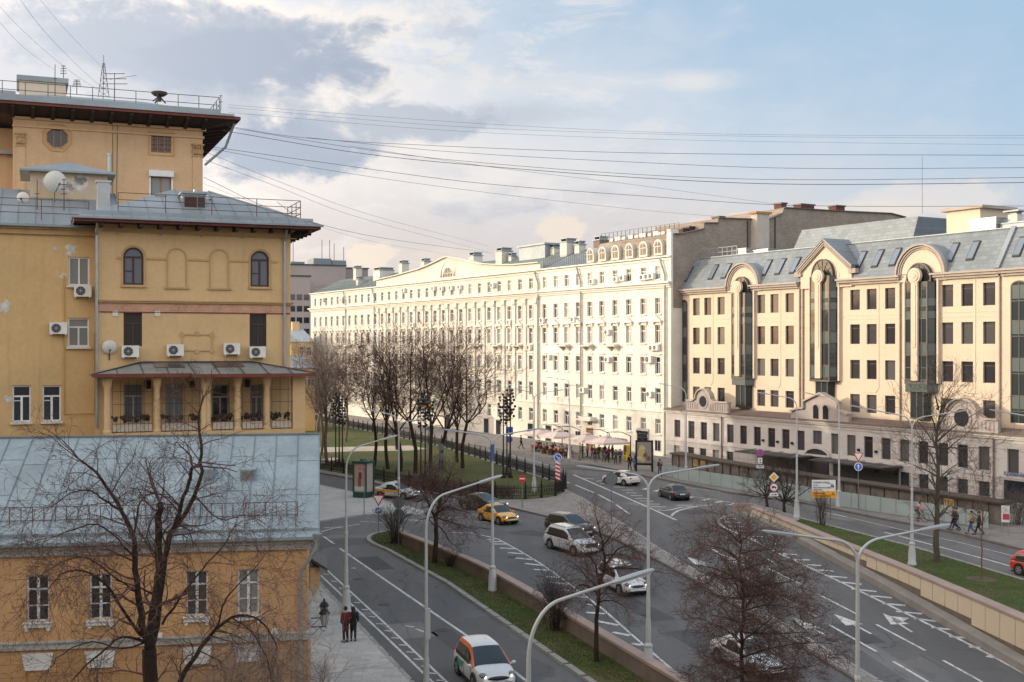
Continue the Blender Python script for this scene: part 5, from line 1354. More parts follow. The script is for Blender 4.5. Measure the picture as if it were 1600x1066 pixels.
for px_,pt,w in ((1217,320,1.0),(1254,322,2.6),(1305,324,1.8),(1120,341,.9),(1076,357,1.4),(1064,360,1.0)):
 y,z=fire(px_,pt,-3);mb=MB();mb.box(-3.5,-2,y-w/2,y+w/2,z-2,z);mb.mat(1);mb.box(-3.65,-1.85,y-w/2-.12,y+w/2+.12,z+.001,z+.2);mb.build('chimney',[M('dark red chimney brick',(.10,.035,.03),.9),DKGREY],rt)
y0,z1=fire(1173,335);y1,z0=fire(1192,395);mb=MB();mb.box(0.01,1.3,y0,y1,20,z1);mb.mat(1);mb.box(-.1,1.5,y0-.3,y1+.3,z1+.001,z1+.3);mb.build('flue_shaft',[M('pale flue render',(.44,.39,.34),.9,0,.15,.6),M('orange brown cap',(.35,.18,.07),.8)],rt)
mb=MB()
for p,y_ in ((1168,345),(1211,340)):a,z=fire(p,y_,.1);mb.bar((.1,a,z),(.1,a,z-7),.12)
mb.build('conductor',DKGREY,rt)
# ================================================================== CREAM OFFICE BUILDING
YF=Front(1055,159.5,WDEG)
rt=YF.root('cream_office_building','cream office building with tall rounded glass bays and a grey mansard roof')
YX1=YF.X(1600)+16
zq=lambda x,y:(1040+x/2.734,310+y/2.734)
cols_z=[131,180,237,408,465,530,809,880,959,1204,1288,1382]
YR=[(18.95,2.25),(15.15,2.2),(11.3,2.1),(7.6,2.0)]
cx=[YF.X(zq(c,0)[0]) for c in cols_z];WY=1.42
d_=cx[-1]-cx[-3]
extra=[YF.X(1600)+3.0,YF.X(1600)+6.2,YF.X(1600)+9.4]
holes=[(x,z,WY,h) for x in cx+extra for z,h in YR]
mb=MB();facade(mb,0,YX1,0,22.3,holes,0,.28);body_box(mb,0,YX1,0,16,0,22.3);mb.build('wall',CREAM,rt)
for x in cx+extra:
 for k,(z,h) in enumerate(YR):window(rt,x,z,WY,h,'office',.2,DARKFR,TINTED,.06)
mb=MB()
for a,b in ((0,4),(5,8),(0,0),(9,12)):pass
bays=[(76,33),(322,92),(672,112),(1086,134),(1510,64)]
def sx(c):return YF.X(zq(c,0)[0])
segs=[(95,270),(380,575),(760,1000),(1165,1425)]
for a,b in segs:
 mb=MB()
 for z in (17.9,18.35):mb.box(sx(a),sx(b),-.035,0,z,z+.06)
 mb.box(sx(a),sx(a)+.06,-.035,0,17.961,18.349);mb.build('wall_moulding',CREAM_T,rt)
for c in (202,491,910,1323):
 x=sx(c);mb=MB();mb.box(x-.06,x+.06,-.05,0,10.4,21.6);mb.bar((x,-.02,10.4),(x-.35,-.02,9.95),.1,.06,(0,1,0));mb.bar((x-.35,-.02,9.95),(x-1.7,-.02,9.95),.1,.06,(0,1,0));mb.build('wall_groove',CREAM_T,rt)
for c in (575,589,1430,1004):
 pipe_run(rt,[(sx(c),-.12,21.9),(sx(c),-.12,7.0)],.1,M('cream brown downpipe',(.34,.28,.22),.7),n=6)
runs=[(35,268),(375,572),(748,1006),(1152,1430),(1440,1640)]
for a,b in runs:
 mb=MB();x0,x1=sx(a),(YX1 if b>1600 else sx(b))
 mb.box(x0,x1,-.3,0,21.75,22.0);mb.box(x0-.12,x1+.12,-.55,0,22.001,22.25);mb.box(x0-.2,x1+.2,-.75,0,22.251,22.45);mb.build('eaves_cornice',MAUVE_T,rt)
mb=MB();mb.add([(0.0,-.3,22.46),(YX1,-.3,22.46),(YX1,2.3,26.6),(2.2,2.3,26.6),(YX1,16,27.2),(2.2,16,27.2),(0,16,22.46)],[(0,1,2,3),(3,2,4,5),(0,3,5,6),(1,4,2)])
rf=mb.build('roof',ZINC,rt)
mb=MB();mb.bar((2.2,2.28,26.66),(YX1,2.28,26.66),.2,.1);mb.bar((0,-.3,22.5),(2.2,2.3,26.64),.2,.1)
for c in (1425,):mb.bar((sx(c),-.34,22.5),(sx(c) ,2.3,26.7),.55,.3)
railing(mb,[(2.4,3.0,26.7),(9,3.0,26.7)],1.2,1.0,.03,(1.0,.5));mb.build('ridge_trim',METAL_R,rf)
slope=lambda t_:(-.3+2.6*t_,22.46+4.14*t_)
sky_px=(95,203,258,430,489,552,832,905,980,1225,1313,1512)
for c in sky_px:
 x=YF.X(zq(c,0)[0],.9);(ya,za),(yb,zb_)=slope(.26),slope(.74)
 mb=MB();k=.42
 V=[(x-k,ya,za),(x+k,ya,za),(x+k,yb,zb_),(x-k,yb,zb_)];off=Vector((0,-.12,.075))
 T_=[tuple(Vector(v)+off) for v in V];mb.add(V+T_,[(4,5,6,7),(0,1,5,4),(1,2,6,5),(2,3,7,6),(3,0,4,7)]);o=mb.build('skylight',DARKFR,rf)
 mb=MB();c_=Vector(T_[0]).lerp(Vector(T_[2]),.5);mb.add([tuple(c_.lerp(Vector(v),.84)+Vector((0,-.012,.008))) for v in T_],[(0,1,2,3)]);mb.build('pane',M('skylight glass',(.13,.17,.22),.12,0,spec=1.0),o)  # bluish pane colour has the sky's reflection painted in
GLASS_B=M('bay glass',(.03,.04,.042),.07,0,spec=0.4)
SPAN=M('grey green spandrel glass',(.10,.125,.12),.12,0,spec=.35)
def flat_strip(c,w,ytop,ybot,nm):
 x0,x1=sx(c-w/2),sx(c+w/2);z1,z0=YF.Z(zq(c,0)[0],zq(0,ytop)[1]),YF.Z(zq(c,0)[0],zq(0,ybot)[1])
 z0=max(z0,6.9);r_=(x1-x0)/2;xm_=(x0+x1)/2;mb=MB()
 pts=[(x0,z0),(x1,z0)]+[(xm_+r_*math.cos(PI*k/12),z1-r_*.6+r_*.6*math.sin(PI*k/12)) for k in range(13)]
 mb.prism(pts,-.03,-.002,'y');o=mb.build('glass_strip',GLASS_B,rt)
 for z in (21.0,17.6,14.0,10.4):mb=MB();mb.box(x0+.04,x1-.04,-.045,-.031,z-1.5,z-.2);mb.build('spandrel',SPAN,o)
 mb=MB();mb.box(xm_-.04,xm_+.04,-.08,-.031,z0,z1-.1)
 for z in (21.0,19.5,17.6,16.1,14,12.5,10.4,8.9):mb.box(x0,x1,-.08,-.046,z-.25,z-.18)
 P2=pts[1:]+[pts[0]]
 for a,b in zip(P2[:-1],P2[1:]):mb.bar((a[0],-.04,a[1]),(b[0],-.04,b[1]),.12,.12,(0,1,0))
 mb.build('mullion',DARKFR,o)
flat_strip(76,33,435,868,'a');flat_strip(1512,68,353,960,'b')
def oriel(c0,c1,ytop,ybot,yarch,disc,box,hood_kind,hz_):
 pxm=zq((c0+c1)/2,0)[0]
 dp=1.0
 x0,x1=YF.X(zq(c0,0)[0],-dp*.5),YF.X(zq(c1,0)[0],-dp*.5)
 zt_,zb_=YF.Z(pxm,zq(0,ytop)[1],-dp),YF.Z(pxm,zq(0,ybot)[1],-dp)
 w=x1-x0;xm_=(x0+x1)/2
 za=YF.Z(pxm,zq(0,yarch)[1],-.3)
 ch=.55;outl=[(x0,-.002),(x0+ch,-dp),(x1-ch,-dp),(x1,-.002)]
 mb=MB();mb.prism(outl,zb_,zt_,'z');o=mb.build('glass_bay',GLASS_B,rt)
 k=1.015
 floors=[zt_-.2-3.8*i for i in range(4)]
 for z in floors[1:]+[floors[0]-3.0]:
  mb=MB();mb.prism([(xm_+(a-xm_)*1.006,b*1.012) for a,b in outl],z+.2,z+1.5,'z');mb.build('spandrel',SPAN,o)
 mb=MB()
 for a,b in outl:mb.box(a-.07,a+.07,b-.06,b+.06,zb_,zt_+.05)
 for fx_ in (.33,.5,.68):mb.box(x0+w*fx_-.035,x0+w*fx_+.035,-dp-.05,-dp,zb_,zt_)
 for z in floors+[zb_,zt_]:
  for zz in (z+.2,z+1.5):
   if zb_-.1<zz<zt_+.1:
    for a,b in zip(outl[:-1],outl[1:]):mb.bar((a[0],a[1]*1.02,zz),(b[0],b[1]*1.02,zz),.07,.08)
 mb.prism([(xm_+(a-xm_)*1.05,b*1.08) for a,b in outl],zb_-.22,zb_-.001,'z');mb.build('mullion',DARKFR,o)
 mb=MB();mb.box(x1+.08,x1+.3,-.35,0,zb_-.1,zt_+.3)
 mb.box(x0-.3,x0-.08,-.35,0,zb_-.1,zt_+.3);mb.build('bay_pilaster',CREAM_T,rt)
 xd,zd_=YF.px(*zq(*disc),-dp-.15);pw=.42
 mb=MB();mb.box(xd-pw,xd+pw,-dp-.32,-dp-.06,zb_+.15,zd_-.5);mb.box(xd-pw*.5,xd+pw*.5,-dp-.38,-dp-.321,zb_+3.6,zd_-.9)
 mb.build('centre_pilaster',CREAM,o)
 mb=MB();mb.cyl((xd,-dp-.02,zd_),(xd,-dp-.36,zd_),.82,None,24);mb.cyl((xd,-dp-.361,zd_),(xd,-dp-.44,zd_),.62,.58,20);mb.cyl((xd,-dp-.441,zd_),(xd,-dp-.5,zd_),.3,.28,16);mb.build('roundel',CREAM,o)
 ra=w*.40;zsp=za-ra*1.12;n=14
 mb=MB();mb.prism([(xm_-ra,zt_-.3),(xm_+ra,zt_-.3)]+[(xm_+ra*math.cos(PI*i/n),zsp+ra*1.12*math.sin(PI*i/n)) for i in range(n+1)],-.62,-.01,'y');dr=mb.build('arch_glass',GLASS_B,o)
 mb=MB()
 for i in range(n):
  a,b=PI*i/n,PI*(i+1)/n
  mb.bar((xm_+ra*math.cos(a),-.35,zsp+ra*1.12*math.sin(a)),(xm_+ra*math.cos(b),-.35,zsp+ra*1.12*math.sin(b)),.14,.72,(0,1,0))
 for i in range(1,6):a=PI*i/6;mb.bar((xm_,-.65,zsp),(xm_+ra*math.cos(a),-.65,zsp+ra*1.1*math.sin(a)),.07,.06,(0,1,0))
 for k_ in range(10):a,b=PI*k_/10,PI*(k_+1)/10;mb.bar((xm_+ra*.55*math.cos(a),-.65,zsp+ra*.62*math.sin(a)),(xm_+ra*.55*math.cos(b),-.65,zsp+ra*.62*math.sin(b)),.06,.06,(0,1,0))
 mb.build('arch_frame',DARKFR,dr)
 (a0,a1,b0,b1)=box;xa,xb=YF.X(zq(a0,0)[0],-.5),YF.X(zq(a1,0)[0],-.5);z1_,z0_=zb_-.23,YF.Z(pxm,zq(0,b1)[1],-.7)
 z0_=max(z0_,7.2)
 mb=MB();mb.prism([(xa,-.002),(xa+.35,-.75),(xb-.35,-.75),(xb,-.002)],z0_,z1_,'z');bx=mb.build('glass_box',GLASS_B,o)
 mb=MB()
 for xx,yy in ((xa+.35,-.75),(xb-.35,-.75),((xa+xb)/2,-.76),(xa,-.05),(xb,-.05)):mb.box(xx-.06,xx+.06,yy-.05,yy+.05,z0_,z1_)
 mb.prism([(xa-.05,-.002),(xa+.3,-.83),(xb-.3,-.83),(xb+.05,-.002)],z0_-.15,z0_-.001,'z');mb.build('mullion',DARKFR,bx)
 if hood_kind=='round':
  zc_=hz_[1];R_=hz_[0];zb2=21.7;n=20
  outer_=[(xm_+R_*math.cos(PI*i/n),zc_+R_*math.sin(PI*i/n)) for i in range(n+1)]
  loops=[[Vector((p[0],p[1],0)) for p in [(xm_+R_,zb2)]+outer_+[(xm_-R_,zb2)]]]
  mb=MB();mb.prism([(p.x,p.y) for p in loops[0]],-.25,3.4,'y');h=mb.build('hood',CREAM,rt)
  mb=MB()
  for rr_,tt,y_ in ((R_+.02,.2,-.5),(R_-.24,.13,-.36),(R_-.44,.1,-.28)):
   prev=None
   pl=[(xm_+rr_*math.cos(PI*i/n),zc_+rr_*math.sin(PI*i/n)) for i in range(n+1)]
   for a,b in zip(pl[:-1],pl[1:]):mb.bar((a[0],y_/2-.1,a[1]),(b[0],y_/2-.1,b[1]),tt,abs(y_),(0,1,0))
   for s in (-1,1):mb.box(xm_+s*rr_-tt/2,xm_+s*rr_+tt/2,y_-.1,-.1,zb2+.3,zc_)
  mb.build('hood_moulding',MAUVE_T,h)
  mb=MB();pl=[(xm_+(R_+.12)*math.cos(PI*i/n),zc_+(R_+.12)*math.sin(PI*i/n)) for i in range(n+1)]
  for a,b in zip(pl[:-1],pl[1:]):mb.quad((a[0],-.45,a[1]),(b[0],-.45,b[1]),(b[0],3.5,b[1]),(a[0],3.5,a[1]))
  mb.build('hood_roof',METAL_R,h)
 else:
  ax_,az_=YF.px(*zq(665,176),-.4);bl,br=YF.X(zq(566,0)[0],-.4),YF.X(zq(800,0)[0],-.4);be=YF.Z(zq(566,0)[0],zq(0,313)[1],-.4)
  ax_=(bl+br)/2
  mb=MB();mb.prism([(bl+.3,21.6),(br-.3,21.6),(br-.3,be),(ax_,az_-.35),(bl+.3,be)],-.3,3.2,'y');h=mb.build('hood',CREAM,rt)
  mb=MB()
  for (o1,y_,tt) in ((0,-.55,.2),(-.32,-.42,.13),(-.56,-.34,.1)):
   for (sx_,ex) in ((bl,1),(br,-1)):mb.bar((sx_,y_/2-.1,be+.1+o1),(ax_,y_/2-.1,az_-.1+o1),.62,tt,(0,0,1))
  for s_,e_ in ((bl-.5,bl+.55),(br-.55,br+.5)):mb.box(s_,e_,-.55,0,be-.62,be-.1)
  mb.build('hood_moulding',MAUVE_T,h)
  mb=MB()
  for s_ in (bl-.1,br+.1):
   mb.add([(s_,-.75,be+.3),(ax_,-.75,az_+.1),(ax_,3.4,az_+.1),(s_,3.4,be+.3),(s_,-.75,be+.18),(ax_,-.75,az_-.02),(ax_,3.4,az_-.02),(s_,3.4,be+.18)],[(0,1,2,3),(4,7,6,5),(0,4,5,1),(3,2,6,7)])
  mb.build('hood_roof',ZINC,h)
oriel(284,366,405,765,337,(308,381),(300,356,765,888),'round',(3.0,22.2))
oriel(617,728,333,775,262,(653,336),(640,708,775,842),'gable',None)
oriel(1021,1150,358,786,278,(1066,331),(1044,1120,788,938),'round',(3.15,22.35))
mb=MB()
for (a,b,t0,yo,hgt) in ((543,592,388,7,1.4),(1141,1167,388,9,1.1)):
 pass
def roofbox(px0,px1,ptop,yo,dep,hgt,m,nm):
 x0,x1=YF.X(px0,yo),YF.X(px1,yo);z=YF.Z((px0+px1)/2,ptop,yo);mb=MB();mb.box(x0,x1,yo,yo+dep,z-hgt,z);mb.box(x0-.1,x1+.1,yo-.1,yo+dep+.1,z+.001,z+.12);return mb.build(nm,m,rf,)
roofbox(1143,1166,390,5,2,1.6,GALV,'roof_plant');roofbox(1178,1200,391,5,2,1.4,GALV,'roof_plant');roofbox(1515,1556,343,4,2.5,3,GALV,'roof_plant');roofbox(1562,1600,349,4.5,2,3,METAL_R,'roof_plant')
x,z=YF.px(1582,335,5);mb=MB();mb.box(x-.55,x+.55,5,6,z-4,z);mb.mat(1);mb.box(x-.9,x+.9,4.7,6.3,z+.25,z+.4);mb.box(x-.4,x+.4,5.1,5.9,z,z+.25);mb.build('vent_stack',[WHITE_P,METAL_R],rf)
x0,x1=YF.X(1479,8),YF.X(1512,8);z=YF.Z(1490,330,8)
mb=MB();mb.box(x0,x1+1.6,8,13,25,z);lh=mb.build('lift_housing',CREAM,rf);mb=MB();mb.box(x0-.6,x1+2.2,7.6,13.4,z+.001,z+.3);mb.build('housing_cap',MAUVE_T,lh)
o=aerial(tuple(YF.W(YF.X(1441,9),9,30)),6.5,'tall thin whip mast above the grey office roof',1,.01,name='whip_mast')
UB=thing('mansard_block','higher set-back block with grey tiled slope behind the office roof','building',tuple(YF.O),YF.a)
yo=9.0;x0,x1=YF.X(1220,yo),YF.X(1433,yo+2)
zt_=YF.Z(1433,338,yo+2)
mb=MB();mb.add([(x0,yo,24),(x1,yo,24),(x1,yo+2.2,zt_),(x0+1.6,yo+2.2,zt_),(x1,yo+14,zt_),(x0+1.6,yo+14,zt_),(x0,yo+14,24)],[(0,1,2,3),(3,2,4,5),(0,3,5,6)]);mb.build('roof',ZINC,UB)
mb=MB();mb.add([(x1+.002,yo,24),(x1+.002,yo+14,24),(x1+.002,yo+14,zt_),(x1+.002,yo+2.2,zt_)],[(0,1,2,3)]);mb.box(x1-.6,x1-.004,yo+3,yo+13.9,20,zt_-.1);mb.build('end_wall',M('tile cladding painted shaded',(.13,.16,.185),.6,0,.15,.5,brick=(.75,.42,.02,(.09,.11,.13),'xz')),UB)  # end wall darker than the roof slope: its shade is put into the colour
# ================================================================== LOW PINKISH ANNEX IN FRONT
AF=Front(1043.5,157.0,WDEG)
DY=(AF.O-YF.O).dot(YF.v)
rt=AF.root('stone_annex','low pinkish grey stone annex with rounded pediments in front of the cream office')
AX1=AF.X(1600)+16;AH=6.45
row_a=[AF.X(zq(c,0)[0]) for c in (50,110,163,216,276,332,391,452,513,577,725,793,866,941,1020,1100,1185,1268,1360,1484)]
row_a+=[row_a[-1]+3.1*k for k in (1,2,3,4)]
holes=[(x,3.0,1.25,2.25) for x in row_a]
xw_=AF.X(zq(648,0)[0]);holes.append((xw_,3.9,1.4,1.5))
z1b=lambda x,y:(1140+x/3.478,600+y/3.478)
row_b=[AF.X(p) for p in (1058,1080,1099,1119,1141)]+[AF.X(z1b(c,0)[0]) for c in (755,853,952,1056,1160,1268,1385)]
holes_b=[(x,.45,1.25,1.45) for x in row_b]
xa0,xa1=AF.X(1259),AF.X(1296)
mb=MB();facade(mb,-.3,AX1,2.55,AH,holes,0,.25);body_box(mb,-.3,AX1,0,2.2,2.55,AH)
mb.build('wall',PINK_ST,rt)
mb=MB();facade(mb,-.3,xa0,0,2.5,[h for h in holes_b if h[0]<xa0],-.06,.28);facade(mb,xa1,AX1,0,2.5,[h for h in holes_b if h[0]>xa1],-.06,.28)
mb.quad((xa0,-.06,0),(xa0,1.9,0),(xa0,1.9,2.5),(xa0,-.06,2.5));mb.quad((xa1,-.06,0),(xa1,-.06,2.5),(xa1,1.9,2.5),(xa1,1.9,0));mb.quad((xa0,1.9,0),(xa1,1.9,0),(xa1,1.9,3.4),(xa0,1.9,3.4))
mb.box(-.3,-.2,-.05,2,0,2.5)
mb.build('rusticated_base',PINK_BL,rt)
mb=MB();mb.box(xa0+.1,xa1-.1,-.075,-.062,.1,2.48);mb.box(xa0+.1,xa1-.1,-.02,-.004,2.5,2.56)
xmA=(xa0+xa1)/2;rA=(xa1-xa0)/2
mb.prism([(xmA+rA*math.cos(PI*i/12),2.55+.9*math.sin(PI*i/12)) for i in range(13)],-.02,-.003,'y');mb.build('archway',M('dark passage',(.03,.03,.032),.9),rt)
mb=MB()
for i in range(12):
 a,b=PI*i/12,PI*(i+1)/12;mb.bar((xmA+rA*1.08*math.cos(a),-.1,2.5+1.02*math.sin(a)),(xmA+rA*1.08*math.cos(b),-.1,2.5+1.02*math.sin(b)),.3,.2,(0,1,0))
mb.build('arch_moulding',PINK_ST,rt)
for x in row_a:window(rt,x,3.0,1.25,2.25,'office',.18,DARKFR,TINTED,.06)
window(rt,xw_,3.9,1.4,1.5,'two',.18,DARKFR,TINTED,.06)
for x in row_b:window(rt,x,.45,1.25,1.45,'office',.12,DARKFR,GLASS_C,.06)
mb=MB();mb.box(-.4,AX1,-.12,-.0,2.5,2.72);mb.box(-.4,AX1,-.07,-.0,5.75,5.9);mb.box(-.4,AX1,-.2,0,6.1,6.3);mb.box(-.4,AX1,-.34,0,6.301,6.46);mb.build('cornice',PINK_ST,rt)
mb=MB();mb.add([(-.5,-.42,6.47),(AX1,-.42,6.47),(AX1,2.0,6.95),(-.5,2.0,6.95),(-.5,-.42,6.6),(AX1,-.42,6.6),(AX1,2.0,7.05),(-.5,2.0,7.05)],[(4,5,6,7),(0,1,5,4),(0,4,7,3),(1,2,6,5)]);mb.build('roof',M('brown annex roof',(.14,.105,.09),.7,0,.2,.6),rt)
PED=M('grey pediment stone',(.33,.29,.275),.9,0,.14,.6)
def parapet(c0,c1,cc,ybase,rr_,kind):
 x0,x1=AF.X(zq(c0,0)[0]),AF.X(zq(c1,0)[0]);xm_=AF.X(zq(cc,0)[0]);z0=6.61;h=1.25
 mb=MB()
 if kind=='round':
  n=14;pts=[(x0,z0),(x1,z0),(x1,z0+h)]+[(xm_+rr_*1.35,z0+h),(xm_+rr_*1.1,z0+h+.25)]+[(xm_+rr_*math.cos(a),z0+h+.25+rr_*.85*math.sin(a)) for a in [PI*i/n for i in range(n+1)]]+[(xm_-rr_*1.1,z0+h+.25),(xm_-rr_*1.35,z0+h),(x0,z0+h)]
  mb.prism(pts,-.15,.25,'y');o=mb.build('pediment',PED,rt)
  mb=MB()
  for a,b in zip(pts[2:-1],pts[3:]):mb.bar((a[0],.0,a[1]+.07),(b[0],.0,b[1]+.07),.75,.16)
  mb.mat(1);mb.cyl((xm_,-.12,z0+h+.05),(xm_,-.22,z0+h+.05),rr_*.62,None,20);mb.mat(2);mb.cyl((xm_,-.221,z0+h+.05),(xm_,-.26,z0+h+.05),rr_*.45,None,20);mb.mat(1)
  n=int((x1-x0)/.45)
  for i in range(n):
   x=x0+.3+i*.45
   if abs(x-xm_)>rr_*.8:mb.box(x-.13,x+.13,-.21,-.15,z0+.25,z0+h-.2)
  mb.build('pediment_moulding',[MAUVE_T,PED,GLASS],o)
 else:
  xa,xb=AF.X(zq(596,0)[0]),AF.X(zq(740,0)[0]);za=9.6
  pts=[(x0,z0),(x1,z0),(x1,z0+.8),(x1-1.2,z0+1.15),(xb,z0+1.2),(xb,z0+2.0),((xa+xb)/2,za),(xa,z0+2.0),(xa,z0+1.2),(x0+1.2,z0+1.15),(x0,z0+.8)]
  mb.prism(pts,-.15,.3,'y');o=mb.build('pediment',PED,rt)
  mb=MB()
  for a,b in zip(pts[2:-1],pts[3:]):mb.bar((a[0],.0,a[1]+.07),(b[0],.0,b[1]+.07),.9,.2)
  for s in (-.75,.75):
   xx=(xa+xb)/2+s;mb.mat(2);mb.prism([(xx-.42,z0+.15),(xx+.42,z0+.15)]+[(xx+.42*math.cos(PI*i/10),z0+1.3+.42*math.sin(PI*i/10)) for i in range(11)],-.17,-.151,'y')
   mb.mat(1)
   for i in range(10):a,b=PI*i/10,PI*(i+1)/10;mb.bar((xx+.5*math.cos(a),-.17,z0+1.3+.5*math.sin(a)),(xx+.5*math.cos(b),-.17,z0+1.3+.5*math.sin(b)),.15,.1,(0,1,0))
  mb.build('pediment_moulding',[MAUVE_T,PED,GLASS],o)
parapet(92,272,165,0,1.55,'round');parapet(541,786,668,0,0,'gable');parapet(1178,1424,1270,0,1.9,'round')
for (p0,p1) in ((1160,1252),(1276,1391)):
 x0,x1=AF.X(p0,-2),AF.X(p1,-2);mb=MB();mb.box(x0,x1,-3.2,-.15,2.35,2.5);mb.mat(1)
 for i in range(5):x=x0+.3+(x1-x0-.6)*i/4;mb.bar((x,-3.0,2.5),(x,-.12,2.62),.08)
 mb.mat(0);mb.box(x0+.6,x1-.6,-.12,-.07,.1,2.3);mb.build('door_canopy',[DKGREY,GALV],rt)
pipe_run(rt,[(AF.X(1129),-.16,6.2),(AF.X(1129),-.16,.2)],.09,M('brown downpipe',(.16,.12,.11),.7),n=6);pipe_run(rt,[(AF.X(1554),-.16,6.2),(AF.X(1554),-.16,.2)],.09,M('brown downpipe',(.16,.12,.11),.7),n=6)
mb=MB()
for c in (185,263,343,705,800):x=AF.X(z1b(c,0)[0]);mb.box(x-.13,x+.13,-.25,-.0,3.6,3.85)
for c in (690,800,910):x=AF.X(z1b(c,0)[0]);mb.box(x-.12,x+.12,-.3,-.06,1.5,1.75)
mb.build('wall_light',BLACK,rt)
x0=AF.X(1570);mb=MB();mb.box(x0,x0+2.4,-.12,-.061,.3,2.3);mb.build('shop_window',GLASS,rt)
link('lettering',text_mesh('Кремлёв',.55,M('blue lettering',(.08,.12,.3),.5)),rt,(x0,-.2,2.75))
# ================================================================== DISTANT BUILDINGS AT THE FAR LEFT
def far_block(px0,px1,pt,depth,dep,m,label,deg=20.0,wins=None,cap=None,base=0.0):
 fr=Front((px0+px1)/2,depth,deg);x0,x1=fr.X(px0),fr.X(px1);z=fr.Z((px0+px1)/2,pt)
 rt=fr.root('apartment_block',label);mb=MB();mb.box(x0,x1,0,dep,base,z);mb.build('wall',m,rt)
 if wins:
  cols,rows,w,h,z0=wins;mb=MB()
  for i in range(cols):
   for j in range(rows):
    x=x0+(x1-x0)*(i+.5)/cols;zz=z-z0-j*3.2;mb.box(x-w/2,x+w/2,-.06,-.002,zz-h,zz)
  mb.build('window',GLASS,rt)
 mb=MB();mb.box(x0-.3,x1+.3,-.3,dep+.3,z+.002,z+.35);mb.build('parapet',cap or m,rt)
 return fr,rt,x0,x1,z
FARP=M('far pinkish panel wall',(.34,.285,.265),.9,0,.1,.1);FARD=M('far dusky wall',(.27,.225,.215),.9,0,.1,.1)
fr,rt,x0,x1,z=far_block(440,484.5,432,330,20,FARP,'far pinkish grey slab block beside the downpipe of the ochre house',20,(4,9,1.5,1.6,5),DKGREY)
fr,rt,x0,x1,z=far_block(452,540,415,352,26,FARP,'far pinkish block with blue grey roof plant above the white house',25,None,DKGREY)
mb=MB()
for p0,p1,pt in ((455,476,409),(490,518,404),(519,541,407)):
 a,b=fr.X(p0,2),fr.X(p1,2);zz=fr.Z((p0+p1)/2,pt,2);mb.box(a,b,2,9,z,zz)
mb.build('roof_plant',M('blue grey roof plant',(.16,.2,.22),.6,.2),rt)
mb=MB()
for p in (458,503,515,522,537):a=fr.X(p,3);mb.bar((a,3,z),(a,3,z+5+(p % 4)),.15)
mb.build('aerial',DKGREY,rt)
far_block(539,575,420,372,20,FARD,'farthest dusky block just left of the long white house',25,None,DKGREY)
def low_house(px0,px1,peave,ptop,depth,deg,wall,roofm,label):
 fr=Front((px0+px1)/2,depth,deg);x0,x1=fr.X(px0),fr.X(px1);ze=fr.Z((px0+px1)/2,peave);zr=fr.Z((px0+px1)/2,ptop,6)
 rt=fr.root('low_house',label);mb=MB();facade(mb,x0,x1,0,ze,[(x0+(x1-x0)*(i+.5)/4,ze-3.2,1.2,2.0) for i in range(4)],0,.25);body_box(mb,x0,x1,0,12,0,ze);mb.build('wall',wall,rt)
 for i in range(4):window(rt,x0+(x1-x0)*(i+.5)/4,ze-3.2,1.2,2.0,'T',.15,WHITEFR,GLASS,.1)
 mb=MB();mb.add([(x0-.4,-.4,ze),(x1+.4,-.4,ze),(x1-1,6,zr),(x0+1,6,zr),(x1+.4,12.4,ze),(x0-.4,12.4,ze)],[(0,1,2,3),(3,2,4,5),(1,4,2),(0,3,5),(0,5,4,1)]);rf=mb.build('roof',roofm,rt)
 mb=MB();xc=x0+(x1-x0)*.6;mb.box(xc-.8,xc+.8,5,6.2,ze,zr+1.6);mb.build('chimney',wall,rf)
low_house(440,489,534,514,262,22,M('pale yellow far wall',(.55,.42,.24),.9,0,.1,.3),M('pale blue far roof',(.36,.42,.46),.5,.1,.1,.2),'distant low house with a pale blue roof behind the porch corner')
low_house(445,492,575,552,205,25,M('sunny ochre far wall',(.55,.36,.15),.9,0,.1,.3),M('pale grey far roof',(.33,.37,.40),.5,.1,.1,.2),'distant sunny ochre house low behind the bare trees')
def shade_block(name,label,cx,cy,w,d,h,deg,m):
 rt=thing(name,label,'building',(cx,cy,0),R(deg));n=max(3,int(w/3.4));fl=int(h/3.6)
 mb=MB();holes=[(-w/2+w*(i+.5)/n,1.2+3.6*j,1.3,2.0) for i in range(n) for j in range(fl-1)]
 facade(mb,-w/2,w/2,0,h,holes,-d/2,.25);body_box(mb,-w/2,w/2,-d/2,d/2,0,h);mb.build('wall',m,rt)
 mb=MB();mb.box(-w/2-.4,w/2+.4,-d/2-.6,d/2+.4,h+.002,h+.5);mb.build('cornice',WHITE_T,rt)
 mb=MB();hip(mb,-w/2,w/2,-d/2,d/2,h+.51,3.5,min(w,d)*.45);mb.build('roof',METAL_R,rt);return rt
